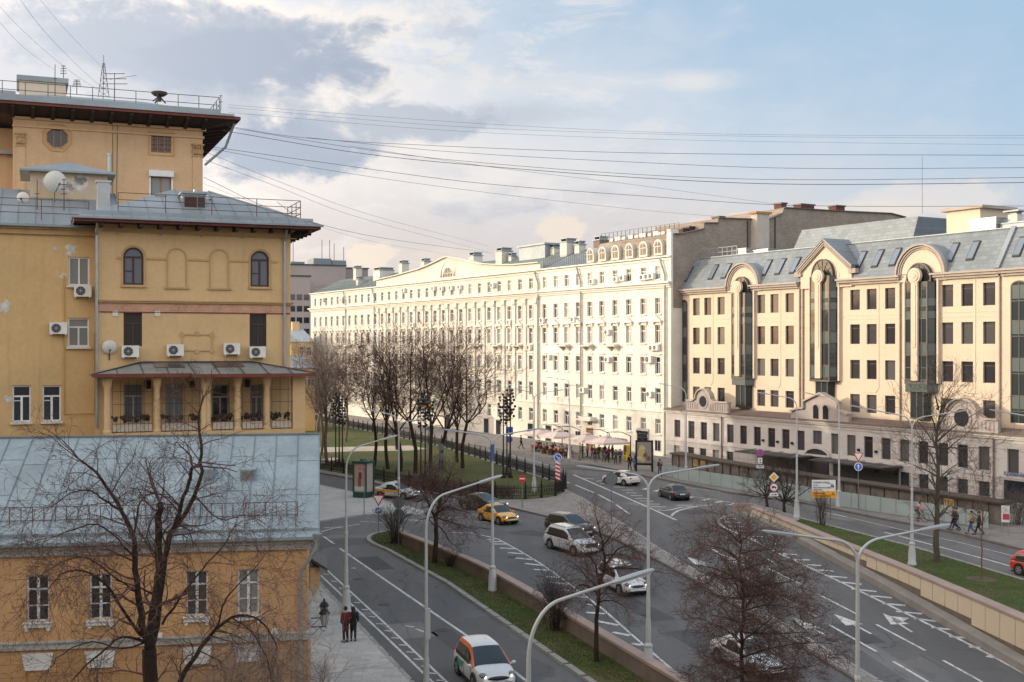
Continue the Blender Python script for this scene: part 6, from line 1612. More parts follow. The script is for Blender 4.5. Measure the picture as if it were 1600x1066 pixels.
# ================================================================== STREET LAMPS
def lamp_mesh(h,arms,big,curve):
 """h: height of the arm fork; arms: list of (direction angle, reach, rise)"""
 t={}
 mb=MB();mb.lathe([(.30,0),(.30,.12),(.26,.2),(.24,.9),(.17,1.35),(.2,1.38),(.2,1.46),(.125,1.55),(.115,2.6)],(0,0,0),16);t['base']=mb.mesh('base',POLE,True)
 mb=MB();mb.tube([(0,0,2.6),(0,0,h*.55),(0,0,h*.551),(0,0,h)],[.098,.082,.074,.056],12);mb.lathe([(.1,0),(.1,.12),(.085,.14)],(0,0,h*.55),12);t['pole']=mb.mesh('pole',POLE,True)
 t['arms']=[]
 for (a,reach,rise) in arms:
  c,s=math.cos(a),math.sin(a);mb=MB();pts=[];k=16
  for i in range(k+1):
   q=i/k;th=R(80);Ra=.9*min(1,reach/1.2)
   if q<=.6:r_,z=Ra*(1-math.cos(th*q/.6)),Ra*math.sin(th*q/.6)
   else:e_=(q-.6)/.4*max(0,reach-Ra*(1-math.cos(th)))/math.sin(th);r_,z=Ra*(1-math.cos(th))+e_*math.sin(th),Ra*math.sin(th)+e_*math.cos(th)
   pts.append((c*r_,s*r_,h-.02+z*rise/1.1))
  mb.tube(pts,[.052-.016*i/k for i in range(k+1)],10);am=mb.mesh('arm',POLE,True)
  e,e0=Vector(pts[-1]),Vector(pts[-2]);d=(e-e0).normalized();side=Vector((-s,c,0));up=side.cross(d)*-1
  mb=MB();L,wd,th=(1.05 if big else .95),.13,.045
  prof=[(0,.5,.7),(.12,.9,1),(.5,1,1),(.85,.95,.8),(1.0,.55,.35)]
  rings=[[e+d*(q*L-.1)+side*(sg*wd*w_)+up*(zz*th*t_) for sg,zz in ((-1,-1),(1,-1),(1,.4),(.55,1),(-.55,1),(-1,.4))] for q,w_,t_ in prof]
  vs=[p for r_ in rings for p in r_];fs=[tuple(range(6)),tuple(reversed(range(24,30)))]
  for i in range(4):
   for j in range(6):fs.append((i*6+j,(i+1)*6+j,(i+1)*6+(j+1) % 6,i*6+(j+1) % 6))
  mb.add(vs,fs);hd=mb.mesh('lamp_head',LAMPHD,True)
  t['arms'].append((am,hd))
 return t
LCACHE={}
def street_lamp(loc,label,rz,arms,h=8.55,big=True,zoff=0.0,box=False):
 key=(h,tuple(arms),big)
 if key not in LCACHE:LCACHE[key]=lamp_mesh(h,arms,big,False)
 t_=LCACHE[key];t=thing('street_lamp',label,'street lamp',tuple(loc),rz,'pale street lamps')
 link('base',t_['base'],t);link('pole',t_['pole'],t)
 for am,hd in t_['arms']:a=link('arm',am,t);link('lamp_head',hd,a)
 if box:mb=MB();mb.box(-.08,.12,-.2,-.06,3.4,4.6);mb.build('control_box',POLE,t)
 return t
A2=((PI,2.1,.95),(0.0,2.1,.95));A1=((0.0,2.0,1.6),)
PX=lambda px,d,z=0.1:Vector(((px-800)/FPX*d,d,z))
street_lamp(PX(541,66),'single armed lamp on the left footway beside the couple in dark coats',R(20),A1,8.0)
street_lamp(PX(666,46.5),'lamp with a control box on the left kerb near the white and orange car',R(18),((0.0,2.2,1.75),),7.65,True,0,True)
street_lamp(PX(826,27),'nearest single lamp whose pole leaves the bottom of the picture under a long curved arm',R(14),((0.0,2.1,1.65),),7.75)
street_lamp(PX(1340,37),'nearest twin armed lamp in front of the dipping lanes',R(12),((PI,2.25,.95),(0.0,2.25,.95)),8.1)
street_lamp(PX(769.5,72),'twin armed lamp on the green verge just left of the brown parapet by the hatching',R(8),A2,8.75)
street_lamp(PX(1013,53.2),'tall twin armed lamp at the parapet in front of the paved median',R(5),((PI,2.3,.95),(0.0,2.3,.95)),8.4)
street_lamp(PX(623,90),'twin armed lamp at the tip of the green verge behind a shrub',R(15),((PI,2.0,1.4),(0.0,1.0,.8)),8.6)
street_lamp(PX(834.5,120),'twin armed lamp inside the iron fence tip on the lawn',R(0),((PI,2.2,1.1),(0.0,2.2,.9)),9.4,False)
street_lamp(PX(890,156),'far lamp on the cafe pavement between the two umbrella groups',R(-10),((PI,2.4,.9),(0.0,.01,.01)),9.7,False)
street_lamp(PX(1072,131),'lamp with an arm to the left by the start of the glass barrier',R(-20),((PI,2.2,1.2),),9.3,False)
street_lamp(PX(1245,102.5),'lamp on the right verge between the yellow diamond sign and the direction board',R(-18),((PI,2.5,1.0),),9.6,False)
street_lamp(PX(1311,109.5),'lamp behind the direction board on the right pavement',R(-18),((PI,2.4,1.2),),9.1,False)
street_lamp(PX(1425,80.5),'twin armed lamp on the right verge beside the tall bare tree',R(-14),((PI,3.3,1.2),(0.0,2.6,1.1)),9.2,False)
street_lamp(PX(1655,74),'lamp at the right edge with only its arm in view',R(-10),((PI,3.3,1.1),),9.4,False)
# ================================================================== TRAFFIC SIGNS
S_WH=M('sign white',(.70,.70,.70),.5);S_RED=M('sign red',(.55,.03,.035),.5);S_BLUE=M('sign blue',(.03,.13,.50),.5);S_YEL=M('sign amber',(.80,.38,.01),.5);S_BK=M('sign black',(.02,.02,.02),.5);S_BACK=M('sign back grey',(.15,.17,.17),.5,.3);S_OR=M('sign orange',(.85,.36,.01),.5)
def sign_base(name,label,px,py,h,rz,d=None,z0=.1):
 p=G(px,py,z0) if d is None else PX(px,d,z0)
 t=thing(name,label,'road sign',tuple(p),rz)
 mb=MB();mb.cyl((0,0,0),(0,0,h),.038,None,8);mb.cyl((0,0,0),(0,0,.1),.09,.06,8);mb.build('post',S_BACK,t);return t
def disc(mb,r,z,y,n=28):mb.cyl((0,y,z),(0,y-.012,z),r,None,n)
def plate(t,build,mats,name='plate'):
 mb=MB();build(mb);return mb.build(name,mats,t)
def circle_sign(t,z,r,rim,face,sym=None,symm=None,back=False):
 def b(mb):
  mb.mat(0);disc(mb,r,z,-.045);mb.mat(1);disc(mb,r*.82,z,-.058)
  if sym:mb.mat(2);sym(mb,z,r)
 return plate(t,b,[rim,face,symm or S_WH],'disc')
t=sign_base('yield_sign','red and white yield sign over a blue turn arrow disc beside the pale plaza',591.5,834,3.0,0)
def tri(mb,z,s,y,up=-1):mb.prism([(-s,z),(s,z),(0,z+up*s*1.75)],y-.012,y,'y')
plate(t,lambda mb:(mb.mat(0),tri(mb,3.05,.5,-.045),mb.mat(1),tri(mb,2.99,.36,-.058)),[S_RED,S_WH],'triangle')
circle_sign(t,1.82,.32,S_WH,S_BLUE,lambda mb,z,r:(mb.bar((-.1,-.075,z-.16),(-.1,-.075,z+.06),.06,.02,(0,1,0)),mb.bar((-.1,-.075,z+.06),(.08,-.075,z+.06),.06,.02,(0,1,0)),mb.prism([(.06,z-.07),(.06,z+.19),(.22,z+.06)],-.085,-.065,'y')))
t=sign_base('no_entry_sign','red no entry sign at the tip of the iron park fence',816,793,2.9,0)
circle_sign(t,2.65,.36,S_RED,S_RED,lambda mb,z,r:mb.box(-.24,.24,-.075,-.06,z-.06,z+.06))
t=sign_base('arrow_sign','blue arrow disc over a red and white striped post marker in the street',871.5,762,3.3,0,z0=.13)
circle_sign(t,3.15,.42,S_WH,S_BLUE,lambda mb,z,r:(mb.bar((-.16,-.075,z+.16),(.1,-.075,z-.1),.08,.02,(0,1,0)),mb.prism([(.2,z-.2),(.2,z+.04),(-.04,z-.2)],-.085,-.065,'y')))
def striped(mb):
 mb.mat(0);mb.box(-.26,.26,-.06,-.045,.75,2.6);mb.mat(1)
 for i in range(5):z=.8+i*.4;mb.add([(-.255,-.063,z+.2),(.255,-.063,z),(.255,-.063,z+.19),(-.255,-.063,z+.39)],[(0,1,2,3)])
plate(t,striped,[S_RED,S_WH],'marker_board')
t=sign_base('priority_sign','amber diamond above a red ringed lorry disc and a white arrow plate',1209,819,4.1,0,d=99)
plate(t,lambda mb:(mb.mat(0),mb.prism([(-.42,3.9),(0,4.32),(.42,3.9),(0,3.48)],-.06,-.045,'y'),mb.mat(1),mb.prism([(-.28,3.9),(0,4.18),(.28,3.9),(0,3.62)],-.075,-.0601,'y')),[S_WH,S_YEL],'diamond')
circle_sign(t,3.05,.35,S_RED,S_WH,lambda mb,z,r:(mb.box(-.18,.08,-.075,-.06,z-.05,z+.1),mb.box(.09,.2,-.075,-.06,z-.05,z+.05),mb.cyl((-.1,-.06,z-.07),(-.1,-.08,z-.07),.045,None,10),mb.cyl((.12,-.06,z-.07),(.12,-.08,z-.07),.045,None,10)),S_BK)
plate(t,lambda mb:(mb.mat(0),mb.box(-.36,.36,-.06,-.045,2.3,2.58),mb.mat(1),mb.box(-.26,.14,-.075,-.0601,2.42,2.46),mb.prism([(.12,2.36),(.12,2.52),(.28,2.44)],-.076,-.061,'y')),[S_WH,S_BK],'arrow_plate')
t=sign_base('no_stopping_sign','blue and red crossed no stopping disc over two small white plates',1187.5,783,4.9,0,d=112)
circle_sign(t,4.75,.36,S_RED,S_BLUE,lambda mb,z,r:(mb.bar((-.2,-.075,z-.2),(.2,-.075,z+.2),.07,.02,(0,1,0)),mb.bar((-.2,-.075,z+.2),(.2,-.075,z-.2),.07,.02,(0,1,0))),S_RED)
plate(t,lambda mb:(mb.mat(0),mb.box(-.2,.2,-.06,-.045,3.7,4.28),mb.mat(1),mb.box(-.05,.05,-.075,-.0601,3.78,3.92),mb.box(-.05,.05,-.075,-.0601,4.02,4.18)),[S_WH,S_BK],'plate')
plate(t,lambda mb:(mb.mat(0),mb.box(-.36,.36,-.06,-.045,3.3,3.6),mb.mat(1),mb.box(-.2,.24,-.075,-.0601,3.48,3.53)),[S_WH,S_BK],'plate')
mb=MB();mb.cyl((0,.045,2.75),(0,.06,2.75),.38,None,24);mb.build('rear_disc',S_BACK,t)
t=sign_base('yield_sign','yield triangle over a blue straight arrow disc on the right pavement',1341,798,5.2,0,d=107)
plate(t,lambda mb:(mb.mat(0),tri(mb,5.2,.48,-.045),mb.mat(1),tri(mb,5.14,.34,-.058)),[S_RED,S_WH],'triangle')
circle_sign(t,3.95,.38,S_WH,S_BLUE,lambda mb,z,r:(mb.box(-.04,.04,-.075,-.06,z-.22,z+.05),mb.prism([(-.13,z+.03),(.13,z+.03),(0,z+.22)],-.076,-.061,'y')))
t=sign_base('turned_sign','grey back of a round sign facing away on the median tip',955.5,822,4.1,PI,d=99)
circle_sign(t,3.75,.52,S_BACK,S_BACK)
mb=MB();mb.cyl((0,.045,3.75),(0,.055,3.75),.52,None,24);mb.build('rear_disc',S_BACK,t)
t=sign_base('turned_sign','two grey sign backs one above the other on the lamp behind the shrub',623,846,4.2,PI,d=88.5)
circle_sign(t,3.15,.44,S_BACK,S_BACK);circle_sign(t,2.3,.4,S_BACK,S_BACK)
t=sign_base('turned_sign','single thin sign post on the edge of the pale plaza',569,803,4.0,PI)
circle_sign(t,3.9,.12,S_BACK,S_BACK)
t=sign_base('turned_sign','two pale sign backs among the park trees behind the fence',689,762,4.4,PI,d=126)
circle_sign(t,4.1,.36,S_BACK,S_BACK);circle_sign(t,3.1,.36,S_BACK,S_BACK)
t=sign_base('parking_sign','blue square and disc signs by the black lantern posts near the kerb',796,712,4.6,0,d=150)
plate(t,lambda mb:mb.box(-.45,.45,-.06,-.045,3.6,4.6),[S_BLUE],'plate');circle_sign(t,3.0,.42,S_RED,S_BLUE)
t=thing('route_sign','dark blue board clamped under the arms of the twin lamp above the parapet','road sign',tuple(PX(769.5,71.86,8.0)),R(72))
mb=MB();mb.box(-.3,.3,-.02,.03,0,1.0);mb.build('board',M('dark blue board',(.03,.08,.22),.5),t);mb=MB();mb.box(-.1,.1,.031,.2,.2,.26);mb.box(-.1,.1,.031,.2,.74,.8);mb.build('clamp',S_BACK,t)
t=thing('direction_board','white and orange direction board on two posts beside the dipping lanes','road sign',tuple(PX(1287,101,.1)),R(0))
W_=37/FPX*101;zt_,zm_,zb_=[CAMZ-.1+(HZ-y)/FPX*101 for y in (750,767.5,778)]
mb=MB()
for s in (-.6,.6):mb.cyl((s,.05,0),(s,.05,zt_),.05,None,8)
mb.build('post',S_BACK,t)
mb=MB();mb.box(-W_/2,W_/2,-.05,-.0,zm_+.01,zt_);mb.mat(1);mb.box(-W_/2,W_/2,-.05,-.0,zb_,zm_);mb.build('panel',[S_WH,S_OR],t)
for s,sz,x,z,m in (('НОВЫЙ АРБАТ',.19,-.92,zt_-.28,S_BK),('улица',.15,-.92,zt_-.47,S_BK),('КОТЕЛЬНИЧЕСКАЯ',.15,-.92,zt_-.70,S_BK),('набережная',.13,-.92,zt_-.86,S_BK),('3 км',.15,.25,zt_-.33,S_BK),('1,5 км',.15,.2,zt_-.72,S_BK),
 ('Москворецкая',.15,-.95,zb_+.35,S_BK),('Китайгородский проезд',.13,-.95,zb_+.14,S_BK)):
 link('lettering',text_mesh(s,sz,m,.005),t,(x,-.062,z))
mb=MB();mb.tube([(.62,-.07,zt_-.62),(.62,-.07,zt_-.45),(.7,-.07,zt_-.36),(.79,-.07,zt_-.45),(.79,-.07,zt_-.55)],.035,6);mb.prism([(.69,zt_-.53),(.89,zt_-.53),(.79,zt_-.68)],-.08,-.06,'y');mb.tube([(.7,-.07,zb_+.28),(.75,-.07,zb_+.38),(.85,-.07,zb_+.35),(.88,-.07,zb_+.2)],.025,6);mb.build('arrow',S_BK,t)
# ================================================================== PARK FENCE
def iron_fence():
 P=fence_line;o=P[0]
 t=thing('iron_fence','low black cast iron fence with spiked posts round the park lawn','fence',tuple(o))
 pts=[Vector((p.x-o.x,p.y-o.y,.12)) for p in P]
 posts=[];carry=0.0;panels=MB();kerb_=MB();STEP=2.6
 for a,b in zip(pts[:-1],pts[1:]):
  L=(b-a).length;n=max(1,round(L/STEP))
  for i in range(n):
   p,q=a.lerp(b,i/n),a.lerp(b,(i+1)/n);posts.append(p)
   d=(q-p).normalized();z=Vector((0,0,1))
   panels.bar(p+z*.22,q+z*.22,.035,.05);panels.bar(p+z*.78,q+z*.78,.035,.05);panels.bar(p+z*.5,q+z*.5,.03,.03)
   k=max(4,int((q-p).length/.17))
   for j in range(1,k):
    r_=p.lerp(q,j/k);panels.bar(r_+z*.12,r_+z*.92,.04)
    if j % 2:panels.add([tuple(r_+z*1.04),tuple(r_+z*.9+d*.05),tuple(r_+z*.9-d*.05),tuple(r_+z*.9+Vector((-d.y,d.x,0))*.03)],[(0,1,3),(0,3,2),(0,2,1)])
   for j in range(0,k,2):
    r_=p.lerp(q,(j+.5)/k);panels.bar(r_+z*.24-d*.1,r_+z*.76+d*.1,.02);panels.bar(r_+z*.24+d*.1,r_+z*.76-d*.1,.02)
 panels.build('railing',BLACK,t)
 pm=MB();pm.lathe([(.14,0),(.14,.16),(.09,.2),(.08,.95),(.11,1.0),(.09,1.06),(.05,1.1),(.085,1.2),(.03,1.3),(.005,1.45)],(0,0,0),8);me=pm.mesh('post',BLACK,True)
 posts.append(pts[-1])
 if len(posts)>98:posts=posts[:98]
 for p in posts:link('post',me,t,tuple(p))
 t.scale=(1,1,1.3)
iron_fence()
# ================================================================== CLUSTERED LANTERN MASTS IN THE PARK
BALLM=[M('dark lantern globe',(.015,.015,.018),.25),M('amber lantern globe',(.45,.22,.02),.3),M('green lantern globe',(.04,.12,.06),.3),M('blue lantern globe',(.05,.08,.22),.3)]
GLOBES={}
def lantern_mast(px,d,h,seed,label):
 p=PX(px,d,.15);t=thing('lantern_mast',label,'lantern post',tuple(p),0,'black lantern masts in the park')
 q=random.Random(seed)
 mb=MB();mb.lathe([(.28,0),(.28,.3),(.2,.36),(.13,.8),(.1,.9),(.075,3),(.06,h)],(0,0,0),10);mb.build('post',BLACK,t,True)
 arms=MB();balls=[]
 for i in range(9):
  z=h-2.9+i*.36;a=q.random()*6.3
  for k in range(3):
   aa=a+k*2.1+q.random()*.5;r_=.28+q.random()*.25;e=(r_*math.cos(aa),r_*math.sin(aa),z+.12)
   arms.tube([(0,0,z),(e[0]*.6,e[1]*.6,z-.06),e],.022,5)
   bi=0 if q.random()<.78 else 1+int(q.random()*3);balls.append((bi,(e[0],e[1],e[2]+.13)))
 arms.bar((0,0,h),(0,0,h+.7),.05);arms.build('bracket',BLACK,t)
 for bi,c_ in balls:
  if bi not in GLOBES:mb=MB();mb.ball((0,0,0),.15,9,6);GLOBES[bi]=mb.mesh('globe',BALLM[bi],True)
  link('globe',GLOBES[bi],t,c_)
for i,(px,py,h,lab) in enumerate(((524.5,731,8.2,'left mast of the far left trio of black lantern posts on the lawn'),(530,728,8.6,'middle mast of the far left trio of black lantern posts on the lawn'),(535,731,8.0,'right mast of the far left trio of black lantern posts on the lawn'),
 (657.5,753,8.6,'left mast of the lantern trio among the park trees'),(664.5,748,9.2,'middle mast of the lantern trio among the park trees'),(672,753,8.4,'right mast of the lantern trio among the park trees'),
 (786.5,749,8.8,'left mast of the lantern trio near the street kerb'),(792,745,9.0,'middle mast of the lantern trio near the street kerb'),(797.5,749,9.6,'right mast of the lantern trio near the street kerb'))):
 lantern_mast(px,G(px,py).y,h,i,lab)
# ================================================================== POSTER COLUMN, BUS SHELTER, GLASS BARRIER, UNDERPASS
p=G(568,777,.1);t=thing('advert_pillar','dark green triangular advertising pillar on the pale plaza','advertising pillar',tuple(p),R(-24))
GRN=M('dark green enamel',(.012,.055,.04),.4)
mb=MB();mb.box(-.75,.75,-.75,.75,0,.55);mb.box(-.8,.8,-.8,.8,3.35,3.6);mb.lathe([(.4,0),(.3,.2),(.05,.25)],(0,0,3.6),10)
for sx_ in (-.72,.72):
 for sy_ in (-.72,.72):mb.box(sx_-.06,sx_+.06,sy_-.06,sy_+.06,.55,3.35)
mb.build('frame',GRN,t)
mb=MB();mb.box(-.66,.66,-.66,.66,.56,3.34);mb.build('core',M('light box face',(.34,.30,.28),.3),t)
def poster(face,cols,lab):
 mb=MB()
 for i,(x0,x1,z0,z1) in enumerate(((-.6,.6,.7,3.25),(-.6,.6,.7,1.15),(-.22,.14,1.1,2.0),(-.14,.2,1.9,2.5),(-.1,.1,2.75,3.0))):
  mb.mat(i)
  if face=='f':mb.box(x0,x1,-.675-.004*i,-.67,z0,z1)
  else:mb.box(-.675-.004*i,-.67,x0,x1,z0,z1)
 return mb.build('poster',cols,t)
poster('f',[M('rose poster ground',(.42,.25,.22),.4),M('pale poster foot',(.5,.5,.5),.4),M('poster figure',(.16,.09,.10),.4),M('poster hair',(.10,.05,.05),.4),M('poster mark',(.5,.08,.09),.4)],'')
poster('l',[M('grey poster ground',(.22,.21,.20),.4),M('green poster foot',(.3,.34,.2),.4),M('poster figure',(.16,.09,.10),.4),M('dark poster shape',(.08,.08,.09),.4),M('poster mark',(.5,.08,.09),.4)],'')
p=G(1008,737,.13);t=thing('bus_shelter_panel','black framed lit advertising panel standing on the pavement before the glass barrier','advertising panel',tuple(p),R(-12))
mb=MB()
for s in (-1.05,.85):mb.box(s-.1,s+.1,-.1,.1,0,3.7)
mb.box(-1.0,.8,-.08,.08,.75,1.0);mb.box(-1.0,.8,-.08,.08,3.5,3.68);mb.box(-.9,-.4,-.12,.12,3.7,3.98);mb.box(-.2,.3,-.12,.12,3.7,3.98);mb.build('frame',BLACK,t)
mb=MB();mb.box(-.94,.74,-.06,.06,1.0,3.5)
q=random.Random(8)
for i in range(1,4):
 mb.mat(i)
 for k in range(5):x,z=-.7+q.random()*1.1,1.2+q.random()*1.7;mb.prism([(x+.28*math.cos(a*.785),z+.3*math.sin(a*.785)) for a in range(8)],-.068-.002*i-.0008*k,-.06,'y')
mb.build('poster',[M('dim poster ground',(.24,.22,.20),.4),M('poster brown',(.15,.09,.06),.4),M('poster cream',(.45,.42,.36),.4),M('poster yellow',(.5,.36,.1),.4)],t)
t=thing('telephone_booth','yellow booth with an arched top against the white house at the cafe','booth',tuple(G(980,719,.13)),WF.a);t.scale=(.75,.75,.85)
YEL=M('yellow booth enamel',(.62,.43,.04),.5)
mb=MB();n=10;mb.prism([(-.5,0),(.5,0),(.5,1.9)]+[(.5*math.cos(PI*i/n),1.9+.45*math.sin(PI*i/n)) for i in range(n+1)]+[(-.5,1.9)],-.45,.45,'y');mb.build('shell',YEL,t)
mb=MB();mb.box(-.38,.38,-.47,-.452,.8,2.0);mb.build('door_glass',M('ochre booth glass',(.22,.17,.06),.2),t)
gb=[G(*p) for p in ((1017,738),(1060,752),(1110,761),(1180,772),(1250,784),(1330,797),(1400,808),(1475,818),(1545,830))]
t=thing('glass_barrier','long frosted glass barrier with steel posts along the right pavement','barrier',tuple(gb[0]))
FROST=M('frosted greenish glass',(.30,.365,.36),.25,0,.08,.5,spec=.6)
k=0;gl=MB();po=MB()
for a,b in zip(gb[:-1],gb[1:]):
 n=max(1,round((b-a).length/1.9))
 for i in range(n):
  p,q_=a.lerp(b,i/n)-gb[0],a.lerp(b,(i+1)/n)-gb[0];d=(q_-p).normalized()
  pp,qq=p+d*.03,q_-d*.03
  gl.add([(v.x,v.y+o_,z) for v,o_,z in ((pp,0,.2),(qq,0,.2),(qq,0,1.55),(pp,0,1.55),(pp,.02,.2),(qq,.02,.2),(qq,.02,1.55),(pp,.02,1.55))],[(0,1,2,3),(7,6,5,4),(3,2,6,7),(0,4,5,1),(0,3,7,4),(1,5,6,2)])
  po.box(p.x-.03,p.x+.03,p.y-.03,p.y+.03,.1,1.3)
gl.build('glass_panel',FROST,t);po.build('posts' if False else 'post',GALV,t)
ub=[]
vec=Vector((WF.v.x,WF.v.y,0))
us=[G(1017,736)+vec*3.2,G(1110,755)+vec*2.8,G(1250,780)+vec*2.4,G(1400,804)+vec*2.2,G(1545,828)+vec*2.0]
t=thing('underpass_shelter','long low underpass shelter with a dark eave and glazed brown panels behind the glass barrier','shelter',tuple(us[0]))
BR=M('glazed brown panel',(.15,.13,.115),.25,0,.4,.9,spec=.8);rf_=MB();wl_=MB();ps=MB();pst=MB()
cnt=0
for a,b in zip(us[:-1],us[1:]):
 p,q_=a-us[0],b-us[0];d=(q_-p).normalized();nrm=Vector((-d.y,d.x,0));nrm=nrm if nrm.dot(vec)>0 else-nrm
 def V(base,off,z):v=base+nrm*off;return (v.x,v.y,z)
 rf_.add([V(p,-.4,1.92),V(q_,-.4,1.92),V(q_,1.3,2.0),V(p,1.3,2.0),V(p,-.4,2.08),V(q_,-.4,2.08),V(q_,1.3,2.14),V(p,1.3,2.14)],[(0,3,2,1),(4,5,6,7),(0,1,5,4),(2,3,7,6),(0,4,7,3),(1,2,6,5)])
 n=max(1,round((b-a).length/1.7))
 for i in range(n):
  g,h=p.lerp(q_,i/n)+d*.04,p.lerp(q_,(i+1)/n)-d*.04
  wl_.add([V(g,0,.1),V(h,0,.1),V(h,0,1.9),V(g,0,1.9),V(g,.06,.1),V(h,.06,.1),V(h,.06,1.9),V(g,.06,1.9)],[(0,1,2,3),(7,6,5,4),(0,3,7,4),(1,5,6,2)])
  ps.bar(V(g,-.05,.1),V(g,-.05,1.92),.07)
  if cnt in (3,4,26,37,38):
   c=g.lerp(h,.5);mbp=MB();lo,hi=1.0,1.75
   for kk,(w_,z0,z1) in enumerate(((.55,lo,hi),(.1,lo+.1,hi-.1))):
    for s in ((0,) if kk==0 else (-.35,-.1,.15,.38)):
     mbp.mat(kk);cc=c+d*s;v0,v1=cc-d*w_,cc+d*w_
     if kk:v0,v1=cc-d*.07,cc+d*.07
     mbp.add([V(v0,-.09-.01*kk,z0),V(v1,-.09-.01*kk,z0),V(v1,-.09-.01*kk,z1),V(v0,-.09-.01*kk,z1)],[(0,1,2,3)])
   mbp.build('poster',[M('amber poster',(.52,.35,.12),.5),M('dark poster bar',(.2,.12,.05),.5)],t)
  cnt+=1
rf_.build('roof',M('dark bronze eave',(.045,.032,.026),.6),t);wl_.build('wall',BR,t);ps.build('frame',DKGREY,t)
UMB=M('blush umbrella canvas',(.60,.50,.46),.85,0,.08,.8)
def umbrella_proto():
 t=thing('cafe_umbrella','x','umbrella');w=2.1
 mb=MB();c=[(-w,-w,2.45),(w,-w,2.45),(w,w,2.45),(-w,w,2.45)];mb.add(c+[(0,0,3.2)],[(0,1,4),(1,2,4),(2,3,4),(3,0,4)])
 mb.add(c+[(x,y,2.2) for x,y,z in c],[(0,4,5,1),(1,5,6,2),(2,6,7,3),(3,7,4,0)]);mb.add([(-.5,-.5,3.12),(.5,-.5,3.12),(.5,.5,3.12),(-.5,.5,3.12),(0,0,3.36)],[(0,1,4),(1,2,4),(2,3,4),(3,0,4)]);mb.build('canopy',UMB,t)
 mb=MB();mb.bar((2.6,1.8,0),(2.6,1.8,3.3),.1);mb.bar((2.6,1.8,3.3),(1.6,1.1,3.75),.08);mb.bar((1.6,1.1,3.75),(0,0,3.7),.08);mb.bar((0,0,3.7),(0,0,3.2),.05);mb.box(2.1,3.1,1.3,2.3,0,.08);mb.build('frame',BLACK,t)
 mb=MB()
 for sx_,sy_ in ((-1,-1),(1,-1),(1,1),(-1,1)):mb.bar((0,0,3.12),(sx_*w,sy_*w,2.42),.03)
 mb.build('rib',GREYFR,t);return t
um0=None
for px,py,lab in ((846,705,'leftmost blush cafe umbrella by the downpipe of the white house'),(873,708.5,'second blush cafe umbrella over the seated crowd beside the far lamp'),(917,715,'third blush cafe umbrella in front of the timber door'),(949,720,'rightmost blush cafe umbrella next to the yellow booth')):
 loc=G(px,py,.13)
 if um0 is None:um0=umbrella_proto();o=um0;o.location=loc;o.rotation_euler=(0,0,WF.a);o['label']=lab
 else:o=copy_tree(um0,loc,WF.a,lab)
 o['group']='blush cafe umbrellas'
tb0=None
for px,py,lab in ((836,705,'cafe table at the left end of the terrace'),(851,708,'cafe table under the leftmost umbrella'),(864,710,'cafe table under the second umbrella near its left edge'),(877,712,'cafe table under the second umbrella near its right edge'),(888,714,'cafe table right behind the far lamp'),(905,719,'white draped table left of the walking group')):
 loc=G(px,py,.13)
 if tb0 is None:
  tb0=thing('cafe_table',lab,'table');mb=MB();mb.lathe([(.42,.71),(.43,.73),(.42,.75)],(0,0,0),14);mb.build('table_top',M('timber table top',(.22,.11,.06),.6),tb0);mb=MB();mb.cyl((0,0,.03),(0,0,.71),.04,None,8);mb.lathe([(.28,0),(.28,.02),(.05,.05)],(0,0,0),12);mb.build('pedestal',BLACK,tb0);tb0.location=loc
 else:
  o=copy_tree(tb0,loc,0,lab);o['group']='cafe tables'
tb0['group']='cafe tables'
# ================================================================== OVERHEAD WIRES
WIRE=M('black overhead wire',(.07,.07,.075),.6)
def wire(pts,d0,d1,r,label):
 mb=MB();n=len(pts);out=[]
 def val(xx):
  for i in range(n-1):
   if pts[i][0]<=xx<=pts[i+1][0]:
    p0,p1,p2,p3=pts[max(i-1,0)],pts[i],pts[i+1],pts[min(i+2,n-1)];t_=(xx-p1[0])/(p2[0]-p1[0])
    m1=(p2[1]-p0[1])/(p2[0]-p0[0])*(p2[0]-p1[0]);m2=(p3[1]-p1[1])/(p3[0]-p1[0])*(p2[0]-p1[0])
    return (2*t_**3-3*t_**2+1)*p1[1]+(t_**3-2*t_**2+t_)*m1+(-2*t_**3+3*t_**2)*p2[1]+(t_**3-t_**2)*m2
  return pts[-1][1]
 K=40
 for i in range(K+1):
  x=pts[0][0]+(pts[-1][0]-pts[0][0])*i/K;d=1/((1-i/K)/d0+(i/K)/d1)
  out.append(U(x,val(x),d))
 if pts[-1][0]>1600:out.append(out[-1]+(out[-1]-out[-2]).normalized()*60)
 o=out[0];mb.tube([p-o for p in out],r*.55,4);w=mb.build('overhead_wire',WIRE);w.location=o
 w['group']='overhead wires across the sky'
 return tag(w,label,'wire','overhead wires across the sky')
wire([(357,197),(444,212),(580,223),(1000,239),(1640,243)],72,60,.022,'overhead wire meeting the right edge just below the pale upper strands')
wire([(348,204),(545,237),(694,254),(1000,278),(1240,288),(1640,285)],72,60,.03,'thickest overhead wire, lower one of the close pair at the right edge')
wire([(357,199),(545,230),(694,249),(1000,273),(1240,281),(1640,277)],72,62,.022,'upper wire of the close pair at the right edge')
wire([(480,215),(700,237),(1000,254),(1240,263),(1640,262)],76,60,.022,'overhead wire running level above the close pair at the right')
wire([(333,230),(519,256),(737,285),(1000,306),(1240,321),(1640,322)],73,75,.025,'overhead wire passing just above the brick firewall chimneys')
wire([(333,233),(519,267),(737,298),(1000,328),(1180,343)],73,150,.022,'overhead wire ending on the brick firewall flue')
wire([(545,228),(760,260),(1000,290),(1240,323)],80,120,.02,'slanting wire that crosses the thick wire in mid sky')
wire([(320,237),(431,282),(560,330),(764,385)],73,190,.022,'upper of the wires falling from the tower to the white house chimneys')
wire([(320,250),(431,291),(545,335),(764,394)],73,190,.022,'second wire falling from the tower to the white house roof')
